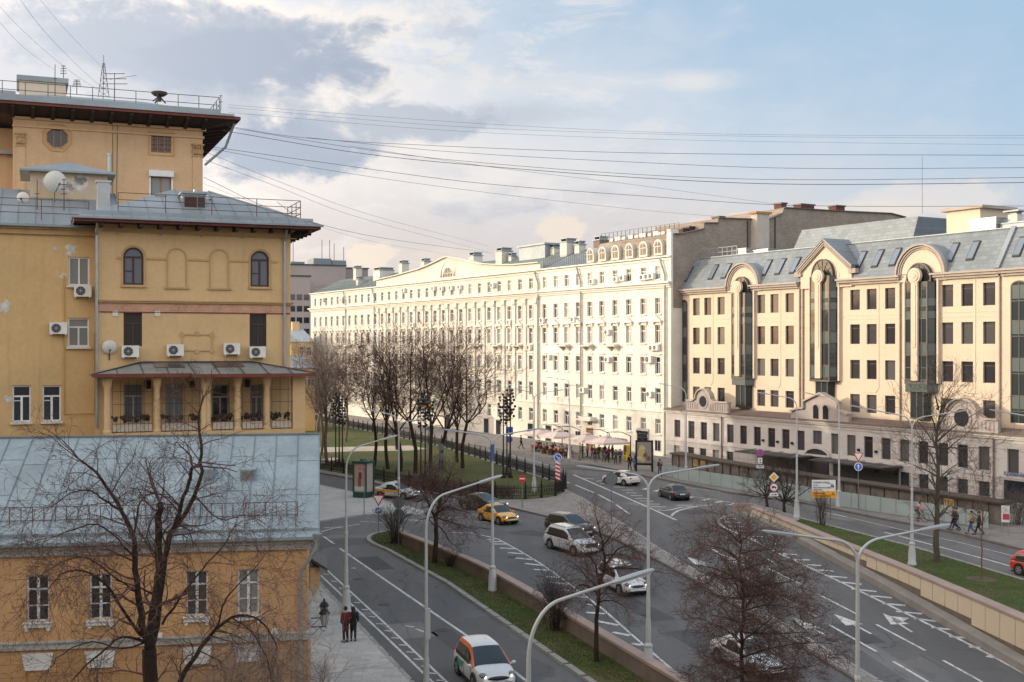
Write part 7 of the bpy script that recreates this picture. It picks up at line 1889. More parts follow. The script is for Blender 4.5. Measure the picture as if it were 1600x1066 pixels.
wire([(318,277),(420,325),(560,365),(770,396)],73,190,.03,'dark wire from the tower side dropping steepest past the ochre roof rail')
wire([(318,287),(420,326),(560,372),(700,398)],73,190,.016,'lowest thin wire from the tower to the white roofs')
for k,(y0,y1,y2,y3,lab) in enumerate(((164,190,206,212,'topmost faint overhead wire on the right of the sky'),(168,197,209,216,'second faint overhead wire from the top'),(176,204,217,227,'third faint overhead wire from the top'))):
 wire([(357,y0),(700,y1),(1000,y2),(1240,y2+5),(1640,y3)],90,110,.016,lab)
wire([(-20,-10),(40,52),(105,108),(155,142)],50,74,.014,'leftmost wire at the top left corner reaching the tower roof')
wire([(-20,12),(30,68),(85,110)],50,76,.014,'wire from the left edge down to the pole by the lift housing')
wire([(25,-10),(60,38),(110,92),(160,138)],50,75,.016,'dark wire dropping from the top edge to the lattice mast')
wire([(55,-10),(100,44),(162,108)],50,75,.012,'thin wire from the top edge to the tip of the lattice mast')
# ================================================================== CARS
TYRE=M('tyre rubber',(.015,.015,.016),.85);RIM=M('alloy rim',(.38,.39,.40),.35,.7);CGLASS=M('car glass',(.018,.024,.026),.04,0,spec=.8);TRIM=M('black car trim',(.014,.014,.015),.45)
LIT=M('lit headlamp',(.9,.9,.88),.2,emit=(1.0,.96,.88,2.2));LAMPG=M('headlamp glass',(.16,.17,.18),.08);TAIL=M('tail lamp',(.30,.012,.012),.25);PLATE=M('number plate',(.6,.6,.6),.5);CHROME=M('chrome',(.6,.6,.6),.15,1.0)
def paint(n,c):return M('car paint '+n,c,.28,0.0,.03,.6,spec=.6,coat=.6)
def car(name,label,style,col,loc,heading,L=4.5,Wd=1.82,H=1.5,lit=True,roofcol=None,pillar=None,group=None,extras=None,pitch=0.0,grille='bar',cat='car'):
 t=thing(name,label,cat,tuple(loc),heading,group);t.rotation_euler=(0,pitch,heading)
 hw=Wd/2;suv=style != 'sedan';wr=.36 if suv else .33
 if suv:st=[(-.5,.86,.50,.62),(-.49,.93,.36,1.02),(-.44,.99,.25,1.06),(-.30,1,.22,1.07),(-.1,1,.21,1.06),(.1,1,.21,1.05),(.2,1,.22,1.05),(.27,.99,.22,1.04),(.38,.96,.23,.98),(.45,.90,.26,.89),(.485,.80,.32,.74),(.5,.64,.42,.58)]
 else:st=[(-.5,.80,.46,.66),(-.485,.90,.33,.95),(-.44,.97,.26,1.0),(-.34,.99,.22,1.0),(-.2,1,.2,.96),(0,1,.19,.93),(.15,1,.19,.94),(.22,.99,.2,.95),(.34,.97,.21,.88),(.43,.93,.24,.79),(.48,.84,.32,.70),(.5,.70,.40,.56)]
 k_=H/(1.68 if suv else 1.47)
 mb=MB();rings=[]
 for (fx,w_,zb,zt) in st:
  zt *= k_;x=fx*L;y=hw*w_;zm=zb+(zt-zb)*.52
  half=[(y*.90,zb),(y*.985,zb+.07),(y,zm),(y*.975,zm+(zt-zm)*.62),(y*.90,zt-.015),(y*.55,zt+.015)]
  rings.append([(x,a,b) for a,b in half]+[(x,-a,b) for a,b in half[::-1]])
 n=12;vs=[p for r_ in rings for p in r_];fs=[tuple(range(n)),tuple(reversed(range((len(st)-1)*n,len(st)*n)))]
 for i in range(len(st)-1):
  for j in range(n):fs.append((i*n+j,i*n+(j+1) % n,(i+1)*n+(j+1) % n,(i+1)*n+j))
 mb.add(vs,[f[::-1] for f in fs]);body=mb.build('body',col,t,'all')
 s=body.modifiers.new('smooth','SUBSURF');s.levels=2;s.render_levels=2
 zb=(.985 if suv else .89)*k_;zr=H+.03
 if style=='sedan':g=(-.41,-.21,.0,.235)
 elif style=='coupe':g=(-.43,-.15,-.01,.22)
 else:g=(-.485,-.39,.02,.27)
 xb0,xr0,xr1,xb1=[q*L for q in g];yb,yr=hw*.955,hw*.70;xB=(-.045 if suv else-.02)*L;xD=(-.26 if suv else-.19)*L
 ST=[(xb0,.03),(xb0*.45+xr0*.55,.60),(xr0,.95),(xr0+.22,.985),(xB-.32,1.0),(xB-.05,1.0),(xB+.05,1.0),(xr1-.12,.985),(xr1+.02,.955),(xr1*.5+xb1*.5,.52),(xb1,.03)]
 cage=[];hh=zr-zb
 for x,f in ST:
  ya=yb*(.90 if x<xr0 else 1);yt=yb+(yr-yb)*f;yt *= (.95 if x<xr0+.1 else 1)
  half=[(ya,zb-.02),(ya+(yt-ya)*.12,zb+hh*f*.12),(ya+(yt-ya)*.80+.02*f,zb+hh*f*.80),(yt*.93,zb+hh*f*.965),(yt*.80,zb+hh*f),(0,zb+hh*f+.03*f)]
  cage.append([(x,p,q) for p,q in half]+[(x,-p,q) for p,q in half[:-1][::-1]])
 m_=len(cage[0]);vs=[p for r_ in cage for p in r_];fs=[];mi=[]
 for i in range(len(ST)-1):
  for j in range(m_-1):
   fs.append((i*m_+j,(i+1)*m_+j,(i+1)*m_+j+1,i*m_+j+1));jj=min(j,m_-2-j)
   glass=(jj==1 and i in (2,3,4,6,7,8)) or (jj==4 and i in (0,1,8,9)) or (jj==3 and i in (0,1,8,9))
   if jj==1 and i==2 and not suv:glass=False
   mi.append(0 if glass else 1 if (jj==0 or (jj==1 and i==5)) else 3 if (jj>=3 and 2<=i<=7) else 2)
 me=bpy.data.meshes.new('cabin');me.from_pydata(vs,[],[f[::-1] for f in fs]);me.polygons.foreach_set('material_index',mi)
 for q in range(4):me.materials.append((CGLASS,TRIM,pillar or col,roofcol or col)[q])
 tmp=bpy.data.objects.new('cabin',me);COL.objects.link(tmp);sb=tmp.modifiers.new('s','SUBSURF');sb.levels=2;bpy.context.view_layer.update()
 ev=bpy.data.meshes.new_from_object(tmp.evaluated_get(bpy.context.evaluated_depsgraph_get()));bpy.data.objects.remove(tmp)
 for q,nm in enumerate(('windows','window_trim','pillar','roof')):
  pb=MB();used={}
  for p in ev.polygons:
   if p.material_index != q:continue
   f_=[]
   for v in p.vertices:
    if v not in used:used[v]=len(pb.v);pb.v.append(tuple(ev.vertices[v].co))
    f_.append(used[v])
   pb.f.append(tuple(f_));pb.mi.append(0)
  pb.build(nm,(CGLASS,TRIM,pillar or col,roofcol or col)[q],t,'all')
 mb=MB()
 for sgn in (-1,1):
  for xx in (xB,xD,xb1-.28):mb.bar((xx,sgn*(hw+.001),.34),(xx,sgn*(hw*.985),zb-.06),.014)
  for xx in (xB-.22,xD-.14):mb.bar((xx-.09,sgn*(hw*.995+.01),zb-.15),(xx+.09,sgn*(hw*.995+.01),zb-.15),.03)
 mb.build('door_line',TRIM,t)
 for sgn in (-1,1):mb=MB();mb.bar((xb1-.02,sgn*.15,zb+.05),(xb1-.32,sgn*.15+.42,zb+.22),.018);mb.build('wiper',TRIM,t)
 for fx in (-.30,.305):
  for sgn in (-1,1):
   x=fx*L;y=sgn*(hw-.10)
   a=MB();a.cyl((x,sgn*(hw-.30),wr+.01),(x,sgn*(hw+.004),wr+.01),wr+.075,None,24);a.build('wheel_arch',TRIM,t)
   w=MB();w.tube([(x,y-sgn*.1,wr),(x,y+sgn*.09,wr),(x,y+sgn*.115,wr)],[wr,wr,wr*.93],24);wo=w.build('wheel',TYRE,t,True)
   r_=MB();r_.cyl((x,y+sgn*.112,wr),(x,y+sgn*.122,wr),wr*.66,None,20)
   r_.mat(1)
   for q in range(5):
    aa=q*2*PI/5;r_.add([(x+wr*.2*math.cos(aa+.62),y+sgn*.1235,wr+wr*.2*math.sin(aa+.62)),(x+wr*.6*math.cos(aa+.32),y+sgn*.1235,wr+wr*.6*math.sin(aa+.32)),(x+wr*.6*math.cos(aa+.93),y+sgn*.1235,wr+wr*.6*math.sin(aa+.93))],[(0,1,2),(2,1,0)])
   r_.build('rim',[RIM,TYRE],wo)
 zf=.70*k_ if not suv else .80*k_
 for sgn in (-1,1):
  mb=MB();yy=sgn*hw*.70;mb.ball((L*.445,yy,zf+.03),.2,12,6,(1.35,.85,.5));hl=mb.build('headlight',LAMPG,t,True)
  if lit:mb=MB();mb.ball((L*.463+.12,yy-sgn*.05,zf),.065,8,5);mb.build('bulb',LIT,hl,True)
  mb=MB();mb.ball((-L*.478,sgn*hw*.72,(.92 if suv else .80)*k_),.15,10,6,(.5,1.15,.8));mb.build('taillight',TAIL,t,True)
  mb=MB();mx=xb1-.12;mb.ball((mx,sgn*(hw+.09),zb+.07),.11,8,6,(.6,1,.7));mb.bar((mx,sgn*(hw-.08),zb+.02),(mx,sgn*(hw+.06),zb+.05),.05);mb.build('mirror',col,t,True)
 mb=MB()
 if grille=='bar':mb.ball((L*.487,0,zf-.1),.5,16,8,(.17,1.0,.19));mb.ball((L*.482,0,.37),.5,16,8,(.18,1.3,.24))
 else:
  mb.box(L*.47,L*.502,-.55,.55,zf-.16,zf+.10);mb.ball((L*.482,0,.42),.5,14,6,(.12,1.2,.18))
  mb.mat(1)
  for q in range(8):mb.box(L*.5,L*.506,-.56+q*.155,-.50+q*.155,zf-.15,zf+.09)
 for sgn in (-1,1):mb.mat(0);mb.ball((L*.462,sgn*hw*.76,.42),.13,8,5,(.7,.8,.9))
 mb.build('grille',[TRIM,CHROME],t,True)
 mb=MB();mb.box(L*.498,L*.506+.02,-.26,.26,.42,.54);mb.build('number_plate',PLATE,t)
 mb=MB();mb.box(-L*.503-.01,-L*.495,-.26,.26,.66 if suv else .60,.78 if suv else .72);mb.build('number_plate',PLATE,t)
 mb=MB();mb.ball((-L*.478,0,.38),.5,12,6,(.15,1.55,.26));mb.box(-L*.46,L*.46,-hw*.96,-hw*.80,.17,.25);mb.box(-L*.46,L*.46,hw*.80,hw*.96,.17,.25);mb.build('lower_trim',TRIM,t,True)
 if extras:extras(t,L,hw,zb,k_,H)
 return t
def heading_to(dx,dy):return math.atan2(dy,dx)
def on_ramp(px,py):p=GR(px,py);p.z=gz(p.x,p.y)+.006;return p
WHITEC=paint('white',(.62,.63,.64));YELC=paint('taxi yellow',(.72,.36,.015));BLK=paint('black',(.015,.015,.018));DKB=paint('dark graphite',(.03,.032,.036));REDC=paint('orange red',(.55,.035,.018));PALE=paint('off white',(.60,.59,.56));ORC=paint('livery orange',(.68,.13,.03));SILV=paint('silver white',(.56,.58,.58))
def livery(t,L,hw,zb,k_,H):
 for s in (-1,1):
  mb=MB();mb.prism([(-L*.28,zb-.42),(-L*.10,zb-.42),(-L*.07,zb-.12),(-L*.25,zb-.12)],s*(hw+.003)-.006,s*(hw+.003)+.006,'y');mb.build('livery_patch',M('livery green',(.02,.32,.20),.4),t)
def roof_sign(t,L,hw,zb,k_,H):
 mb=MB();mb.box(-.28,-.1,-.22,.22,H+.01,H+.15);mb.build('taxi_sign',PLATE,t)
def yellow_band(t,L,hw,zb,k_,H):
 roof_sign(t,L,hw,zb,k_,H)
 for s in (-1,1):
  mb=MB();mb.box(-L*.44,L*.2,s*(hw+.006)-.01,s*(hw+.006)+.01,zb-.26,zb-.04);mb.mat(1)
  mb.cyl((-L*.2,s*(hw+.012),zb-.42),(-L*.2,s*(hw+.02),zb-.42),.14,None,12)
  mb.build('livery_band',[M('taxi yellow band',(.72,.34,.02),.4),M('red livery badge',(.45,.03,.03),.4)],t)
def rails(t,L,hw,zb,k_,H):
 mb=MB()
 for s in (-1,1):mb.bar((-L*.38,s*hw*.66,H+.03),(L*.02,s*hw*.66,H+.03),.035)
 mb.build('roof_rail',GALV,t)
 mb=MB();mb.box(-L*.12,L*.02,-hw*.46,hw*.46,H+.012,H+.03);mb.build('sunroof',CGLASS,t)
_p=G(757,1064);car('crossover','white crossover with orange pillars and a green door patch driving towards the viewer','suv',WHITEC,(_p.x,_p.y,.006),heading_to(.30,-.954),4.5,1.86,1.66,True,None,ORC,None,livery)
_p=on_ramp(972,921);car('crossover','white crossover with lit thin headlights behind the curved lamp arm','suv',WHITEC,_p,heading_to(.36,-.93),4.5,1.85,1.62,True,pitch=R(2.2),extras=rails)
_p=on_ramp(893,861);car('off_roader','big white off-road car with a slotted grille and open sunroof','suv',WHITEC,_p,heading_to(.56,-.83),4.8,1.94,1.78,True,extras=rails,pitch=R(2),grille='slot')
_p=on_ramp(891,835);car('estate_car','dark graphite car half hidden behind the white off-road car','suv',DKB,_p,heading_to(.6,-.8),4.6,1.86,1.6,True)
_p=G(778,816);car('taxi','yellow taxi saloon with lit headlights behind the twin lamp pole','sedan',YELC,(_p.x,_p.y,.006),heading_to(.56,-.83),4.4,1.75,1.48,True,extras=roof_sign,cat='taxi')
_p=G(755,797);car('saloon_car','black saloon passing the corner of the park fence behind the yellow taxi','sedan',BLK,(_p.x,_p.y,.006),heading_to(.78,-.62),4.8,1.85,1.5,True)
_p=G(620,778);car('taxi','white taxi with a yellow side band turning beside the pale plaza','sedan',SILV,(_p.x,_p.y,.006),heading_to(.86,-.5),4.6,1.8,1.5,True,extras=yellow_band,cat='taxi')
_p=G(970,757);car('saloon_car','off white saloon seen from behind on the main street','sedan',PALE,(_p.x,_p.y,.006),heading_to(-.62,.78),4.6,1.8,1.5,False)
_p=G(1053,779);car('coupe','black coupe seen from behind by the hatched nose marking','sedan',BLK,(_p.x,_p.y,.006),heading_to(-.24,.97),4.5,1.85,1.38,False)
def two_tone(t,L,hw,zb,k_,H):
 for s in (-1,1):
  mb=MB();mb.prism([(L*.02,.3),(L*.42,.3),(L*.42,zb-.2),(L*.12,zb-.2)],s*(hw+.004)-.012,s*(hw+.004)+.012,'y');mb.build('livery_panel',paint('livery blue',(.02,.07,.28)),t)
_p=G(1632,903);car('hatchback','red hatchback with a blue side panel entering at the right edge','suv',REDC,(_p.x,_p.y,.006),heading_to(.42,-.91),4.2,1.8,1.55,False,extras=two_tone)
_p=on_ramp(1168,1043);car('saloon_car','white car hidden behind the branches of the bushy bare tree','sedan',WHITEC,_p,heading_to(.40,-.92),4.7,1.84,1.5,False,pitch=R(2))
# ================================================================== BARE TREES
def bark(name,c,v=.35):return M(name,c,.95,0,v,3.0,.3,16,.2)
BARK_D=bark('dark wet bark',(.045,.030,.023));BARK_B=bark('brown bark',(.06,.045,.035));BARK_G=bark('grey green bark',(.085,.075,.058));BARK_S=bark('grey bark painted sunlit',(.15,.115,.09))
TWIG_D=M('dark twigs',(.034,.024,.022),.9,0,.3,2);TWIG_R=M('reddish budding twigs',(.115,.064,.052),.9,0,.35,1.2);TWIG_G=M('greyish twigs',(.085,.068,.055),.9,0,.3,2);TWIG_P=M('pale twigs painted sunlit',(.20,.145,.115),.9,0,.3,2)  # paler bark and twigs of the lit trees have sunlight put into the colour
class Twigs:
 def __init__(self,rng):self.mb=MB();self.q=rng;self.n=0
 def seg(self,p,d,length,r,segs,wob,lift,r_end=.35,sides=3):
  q=self.q;pts=[Vector(p)];rad=[r];d=Vector(d).normalized();out=[]
  for i in range(segs):
   d=(d+Vector((q.gauss(0,wob),q.gauss(0,wob),q.gauss(0,wob)+lift))).normalized()
   pts.append(pts[-1]+d*(length/segs));rad.append(r*(1-(1-r_end)*(i+1)/segs));out.append((pts[-1],d,rad[-1]))
  self.mb.tube(pts,rad,sides,False);self.n+=segs;return pts,out
 def grow(self,p,d,length,r,level,spec):
  """spec: dict(levels, kids, spread, wob, lift, ratio, rmin)"""
  q=self.q
  pts,out=self.seg(p,d,length,r,4 if level>1 else 3,spec['wob'],spec['lift'],.4,3 if r<.05 else 5)
  if level<=0:return
  kids=spec['kids'][min(level,len(spec['kids'])-1)]
  for k in range(kids):
   t=.25+.75*(k+q.random())/kids;i=min(len(out)-1,int(t*len(out)));pp,dd,rr=out[i]
   a=pts[i].lerp(pts[i+1],q.random())
   ax=Vector((q.gauss(0,1),q.gauss(0,1),q.gauss(0,1)))
   side=dd.cross(ax)
   if side.length<1e-3:continue
   nd=(dd*math.cos(spec['spread'])+side.normalized()*math.sin(spec['spread'])*(.7+.6*q.random())).normalized()
   self.grow(a,nd,length*spec['ratio']*(.7+.6*q.random()),max(spec['rmin'],rr*.62),level-1,spec)
def limb(mb,pts,r0,r1,sides=8,sub=3,rng=None,wob=0.0):
 """a smooth thick limb through control points"""
 P=arc_pts([Vector(p) for p in pts],sub) if len(pts)>2 else [Vector(p) for p in pts]
 if rng and wob:P=[P[0]]+[p+Vector((rng.gauss(0,wob),rng.gauss(0,wob),rng.gauss(0,wob*.5))) for p in P[1:-1]]+[P[-1]]
 n=len(P);R_=[r0+(r1-r0)*(i/(n-1))**.8 for i in range(n)]
 mb.tube(P,R_,sides);return P,R_
def bare_tree(name,label,cat,limbs,spec,trunk_mat,twig_mat,seed,group=None,per_m=1.6,twig_len=(1.2,.6),start=.25,level=2):
 """limbs: list of (points, r0, r1, twig_density) in world space; the first is the trunk"""
 rng=random.Random(seed);o=Vector(limbs[0][0][0]);o=Vector((o.x,o.y,gz(o.x,o.y) if not (Lx(o.y)-.8<o.x<Rx(o.y)+1) else 0.0));
 t=thing(name,label,cat,tuple(o),0,group)
 mb=MB();tw=Twigs(rng)
 for li,(pts,r0,r1,dens) in enumerate(limbs):
  pts=[Vector(p)-o for p in pts]
  P,R_=limb(mb,pts,r0,r1,9 if r0>.1 else 6,3,rng,.02)
  L=sum((b-a).length for a,b in zip(P[:-1],P[1:]));n=int(L*per_m*dens)
  for k in range(n):
   f=start+(1-start)*(k+rng.random())/n if li==0 else .1+.9*(k+rng.random())/n
   i=min(len(P)-2,int(f*(len(P)-1)));a=P[i].lerp(P[i+1],rng.random());d=(P[i+1]-P[i]).normalized()
   side=d.cross(Vector((rng.gauss(0,1),rng.gauss(0,1),rng.gauss(0,1)))).normalized()
   nd=(d*.55+side*(.7+.5*rng.random())).normalized()
   ln=(twig_len[0]+(twig_len[1]-twig_len[0])*f)*(.6+.8*rng.random())
   tw.grow(a,nd,ln,min(R_[i]*.45,(.03 if level>2 else .04)*ln),level,spec)
  e,d=P[-1],(P[-1]-P[-2]).normalized()
  if dens>=.4:
   for k in range(3):tw.grow(e,d+Vector((rng.gauss(0,.4),rng.gauss(0,.4),rng.gauss(0,.3))),twig_len[1]*1.2,max(spec['rmin'],min(r1*.8,.03)),level,spec)
 mb.build('trunk',trunk_mat,t,True);tw.mb.build('crown',twig_mat,t);return t
SPEC=dict(kids=[0,4,5],spread=.75,wob=.16,lift=.05,ratio=.58,rmin=.006)
d0=31.0
zz=lambda x,y,d=d0:U(x/2.625,660+y/2.625,d)
LB=[
 ([U(236,1440,d0),U(236,1200,d0),zz(622,1066),zz(612,930)],0.221,0.185,.15),
 ([zz(612,930),zz(585,830,30.6),zz(570,700,30.4),zz(555,560,30.2),zz(545,470,30.1),zz(500,370,30),zz(440,260,30),zz(380,190,29.9),zz(325,152,29.8)],0.111,0.022,1.0),
 ([zz(612,930),zz(625,800,31.1),zz(642,700,31.2),zz(655,560,31.3),zz(645,420,31.3),zz(655,330,31.4)],0.141,0.084,.45),
 ([zz(620,920),zz(650,780,31.4),zz(668,600,31.6),zz(692,480,31.8),zz(742,395,31.9),zz(800,300,32),zz(825,200,32.1),zz(826,100,32.2),zz(816,20,32.3),zz(822,-60,32.4)],0.107,0.026,.7),
 ([zz(715,430,31.85),zz(745,330,31.6),zz(770,250,31.4),zz(788,185,31.3)],0.056,0.044,.5),
 ([zz(600,890),zz(505,770,30.2),zz(430,660,29.5),zz(340,610,29),zz(250,622,28.7),zz(195,690,28.5)],0.051,0.011,1.15),
 ([zz(590,900),zz(500,880,30.2),zz(430,935,29.6),zz(360,990,29.3),zz(295,1060,29)],0.043,0.014,1.1),
 ([zz(680,1250,31.2),zz(740,1066,31.4),zz(800,960,31.7),zz(862,880,32),zz(950,800,32.3),zz(1040,798,32.6),zz(1100,850,32.8),zz(1135,915,33)],0.085,0.014,1.1),
 ([zz(862,880,32),zz(900,820,31.5),zz(930,720,31),zz(1000,640,30.7),zz(1060,580,30.5)],0.030,0.011,1.2),
 ([zz(665,830,31.3),zz(740,720,31.6),zz(830,600,31.9),zz(905,520,32.1),zz(965,425,32.2)],0.039,0.011,1.2),
 ([zz(500,370,30),zz(440,330,29.4),zz(370,280,29),zz(290,290,28.7),zz(235,330,28.5)],0.032,0.011,1.2),
 ([zz(548,480,30.1),zz(560,380,30.7),zz(600,300,31.3),zz(690,295,31.8)],0.030,0.011,1.2),
 ([zz(555,560,30.2),zz(480,480,29.6),zz(400,420,29.2),zz(300,440,28.9),zz(220,470,28.7)],0.030,0.011,1.2),
 ([zz(800,300,32),zz(850,360,31.6),zz(920,400,31.3),zz(990,380,31.1)],0.025,0.011,1.1),
 ([zz(668,600,31.6),zz(600,470,31.9),zz(640,380,32.2)],0.025,0.011,1.0),
 ([zz(570,700,30.4),zz(480,640,29.8),zz(360,560,29.5),zz(260,570,29.3),zz(150,640,29.1)],0.025,0.011,1.2),
 ([zz(600,900),zz(500,930,30.4),zz(380,900,30),zz(260,950,29.7),zz(200,1010,29.5)],0.025,0.011,1.1),
 ([zz(950,800,32.3),zz(1020,850,32),zz(1090,960,31.8),zz(1110,1050,31.7)],0.021,0.011,1.0),
 ]
bare_tree('bare_tree','big dark pollarded tree before the orange house with cut off limbs','tree',LB,dict(SPEC,kids=[0,2,3,4],wob=.22,lift=-.035,ratio=.6,rmin=.0048),BARK_D,TWIG_R,3,None,4.4,(1.3,1.0),level=3)
rng=random.Random(77)
def shrub(label,base,h,spread,n,seed,tm,km,name='bare_shrub',r=.02,spec=None):
 rng=random.Random(seed);t=thing(name,label,'shrub',tuple(base),0);tw=Twigs(rng);mb=MB()
 for i in range(n):
  a=2*PI*i/n+rng.random();s=spread*(.35+.65*rng.random());b=Vector((rng.gauss(0,.06+spread*.1),rng.gauss(0,.06+spread*.1),0))
  e=b+Vector((s*math.cos(a),s*math.sin(a),h*(.65+.4*rng.random())))
  m_=b.lerp(e,.5)+Vector((-s*.18*math.cos(a),-s*.18*math.sin(a),h*.08))
  P,R_=limb(mb,[b,m_,e],r,r*.35,5,3)
  for k in range(6):
   f=.25+.72*rng.random();j=min(len(P)-2,int(f*(len(P)-1)))
   d=(P[j+1]-P[j]).normalized();d=(d+Vector((rng.gauss(0,.5),rng.gauss(0,.5),rng.gauss(0,.3)))).normalized()
   tw.grow(P[j],d,h*.28,r*.4,2 if r>.015 else 1,spec or dict(SPEC,kids=[0,3,3],rmin=.005))
 mb.build('stem',km,t);tw.mb.build('twigs',tm,t);return t
for i,(px,py,h,lab) in enumerate(((412,1330,6.6,'pale twiggy sapling at the bottom edge before the orange house'),(462,1310,6.2,'pale twiggy sapling by the house corner at the bottom edge'),(340,1340,6.0,'pale twiggy sapling beside the foot of the big dark tree'))):
 shrub(lab,G(px,py),h,1.3,13,40+i,TWIG_P if False else M('pale grey twigs',(.26,.21,.18),.9,0,.2,3),M('pale grey twigs',(.26,.21,.18),.9,0,.2,3),'bare_sapling',.022)
shrub('low twiggy bush with last brown leaves along the left footway bottom',G(505,1105),2.0,1.1,16,51,M('pale grey twigs',(.26,.21,.18),.9),M('pale grey twigs',(.26,.21,.18),.9),'bare_shrub',.012)
def zt7(x,y,d):return U(480+x/3.807,620+y/3.807,d)
d1=G(681,882).y
L7=[
 ([zt7(758,985,d1),zt7(768,830,d1),zt7(765,730,d1),zt7(785,650,d1),zt7(800,590,d1),zt7(830,520,d1+.2),zt7(850,455,d1+.3)],.19,.035,.8),
 ([zt7(763,735,d1),zt7(735,670,d1-.3),zt7(705,610,d1-.5),zt7(650,625,d1-.7),zt7(605,600,d1-.8)],.10,.02,1.1),
 ([zt7(725,650,d1-.3),zt7(700,570,d1+.3),zt7(690,500,d1+.6),zt7(720,430,d1+.8)],.06,.02,1.0),
 ([zt7(778,690,d1),zt7(830,655,d1-.6),zt7(890,670,d1-1),zt7(960,690,d1-1.3)],.08,.02,1.2),
 ([zt7(785,655,d1),zt7(850,590,d1+.6),zt7(900,560,d1+1),zt7(950,590,d1+1.2)],.07,.02,1.2),
 ([zt7(770,720,d1),zt7(830,740,d1+.5),zt7(900,760,d1+.8),zt7(960,780,d1+1)],.06,.02,1.2),
 ([zt7(770,760,d1),zt7(810,800,d1-.3),zt7(840,850,d1-.5),zt7(860,870,d1-.6)],.05,.02,.9),
 ([zt7(800,590,d1),zt7(760,530,d1-.4),zt7(740,480,d1-.6)],.05,.02,1.0)]
bare_tree('bare_tree','bare tree on the green verge between two lamp poles left of the yellow taxi','tree',L7,dict(SPEC,lift=.0,rmin=.008),BARK_D,TWIG_R,11,'low bare trees by the roads',7,(1.3,.9))
def zt3(x,y,d):return U(760+x/3.7275,780+y/3.7275,d)
d2=G(932,1037).y
L3=[
 ([zt3(643,955,d2),zt3(642,760,d2),zt3(648,600,d2),zt3(658,500,d2),zt3(688,400,d2),zt3(682,300,d2),zt3(662,200,d2+.2),zt3(640,108,d2+.3)],.125,.025,.75),
 ([zt3(690,410,d2),zt3(760,402,d2-.4),zt3(850,405,d2-.7),zt3(930,412,d2-.9),zt3(1010,425,d2-1)],.07,.015,.9),
 ([zt3(685,330,d2),zt3(740,320,d2+.5),zt3(800,330,d2+.8),zt3(850,345,d2+1)],.06,.015,1.2),
 ([zt3(668,300,d2),zt3(700,240,d2-.4),zt3(740,190,d2-.6),zt3(770,150,d2-.7)],.05,.012,1.0),
 ([zt3(655,490,d2),zt3(640,400,d2+.4),zt3(612,345,d2+.6),zt3(570,322,d2+.7)],.07,.015,1.0),
 ([zt3(648,560,d2),zt3(595,510,d2-.5),zt3(540,500,d2-.8),zt3(510,545,d2-1)],.06,.012,1.2),
 ([zt3(648,600,d2),zt3(700,590,d2-.5),zt3(760,600,d2-.8),zt3(790,620,d2-1)],.05,.012,1.1),
 ([zt3(655,520,d2),zt3(600,470,d2+.6),zt3(540,400,d2+.9),zt3(515,380,d2+1)],.05,.012,1.1),
 ([zt3(685,390,d2),zt3(760,300,d2+.2),zt3(830,270,d2+.4),zt3(870,290,d2+.5)],.05,.012,1.2),
 ([zt3(665,220,d2),zt3(620,180,d2-.3),zt3(590,150,d2-.4)],.03,.012,1.2)]
bare_tree('bare_tree','bare tree on the green verge in front of the white crossover and curved lamp arm','tree',L3,dict(SPEC,lift=.0,rmin=.006),BARK_D,TWIG_R,12,'low bare trees by the roads',8,(1.0,.8))
def zt4(x,y,d):return U(1080+x/3.077,780+y/3.077,d)
d3=44.4
L4=[([U(1162,1168,d3),zt4(246,900,d3),zt4(244,740,d3),zt4(246,600,d3),zt4(250,480,d3),zt4(240,390,d3),zt4(232,300,d3),zt4(240,210,d3),zt4(235,140,d3)],.10,.015,.75)]
rr=random.Random(4)
for (x,y,ex,ey) in ((245,760,640,690),(245,700,60,580),(246,640,560,640),(246,600,110,560),(248,540,480,520),(250,480,60,440),(250,470,560,480),(245,420,530,390),(242,400,30,320),(238,340,420,300),(234,300,60,220),(236,260,400,240),(238,210,130,120),(240,200,330,140),(245,780,90,800),(245,830,600,800),(245,850,130,880),(246,690,400,560),(246,560,330,430),(245,480,180,330),(245,880,520,860),(245,900,40,900),(245,800,400,880),(245,870,160,800),(246,900,440,930),(246,840,330,770),(245,920,120,960)):
 dd=rr.uniform(-1.4,1.4);mx,my=x+(ex-x)*.45,y+(ey-y)*.45+rr.uniform(-25,15)
 L4.append(([zt4(x,y,d3),zt4(mx,my,d3+dd*.5),zt4(ex,ey,d3+dd)],.03+rr.random()*.02,.01,1.25))
bare_tree('bare_tree','bushy reddish bare tree hiding a white car at the bottom of the picture','tree',L4,dict(SPEC,lift=.0,rmin=.007,ratio=.62,wob=.24),BARK_D,TWIG_R,13,'low bare trees by the roads',8.5,(1.0,.75))
d4=G(1464,880).y
def z6(x,y,d):return U(x,y,d)
L5=[([z6(1464,880,d4),z6(1463,830,d4),z6(1465,780,d4),z6(1466,730,d4),z6(1463,690,d4),z6(1468,650,d4),z6(1472,620,d4)],.24,.03,.6)]
for (x,y,ex,ey) in ((1465,770,1440,735),(1466,750,1500,722),(1465,735,1430,670),(1466,720,1520,670),(1464,700,1415,640),(1465,690,1535,640),(1466,665,1500,625),(1464,680,1440,615),(1468,650,1490,605),(1465,700,1400,690),(1466,700,1545,700),(1464,820,1448,790),(1464,810,1490,785),(1465,745,1408,720),(1466,640,1455,600)):
 dd=rr.uniform(-2,2);L5.append(([z6(x,y,d4),z6(x+(ex-x)*.4,y+(ey-y)*.5,d4+dd*.5),z6(ex,ey,d4+dd)],.075,.015,1.0))
bare_tree('bare_tree','tall slim bare tree on the right verge in front of the stone annex','tree',L5,dict(SPEC,kids=[0,3,4],lift=.08,rmin=.008,spread=.55),BARK_G,TWIG_G,14,None,3.2,(1.8,1.3),level=2)
d5=G(1534,905).y
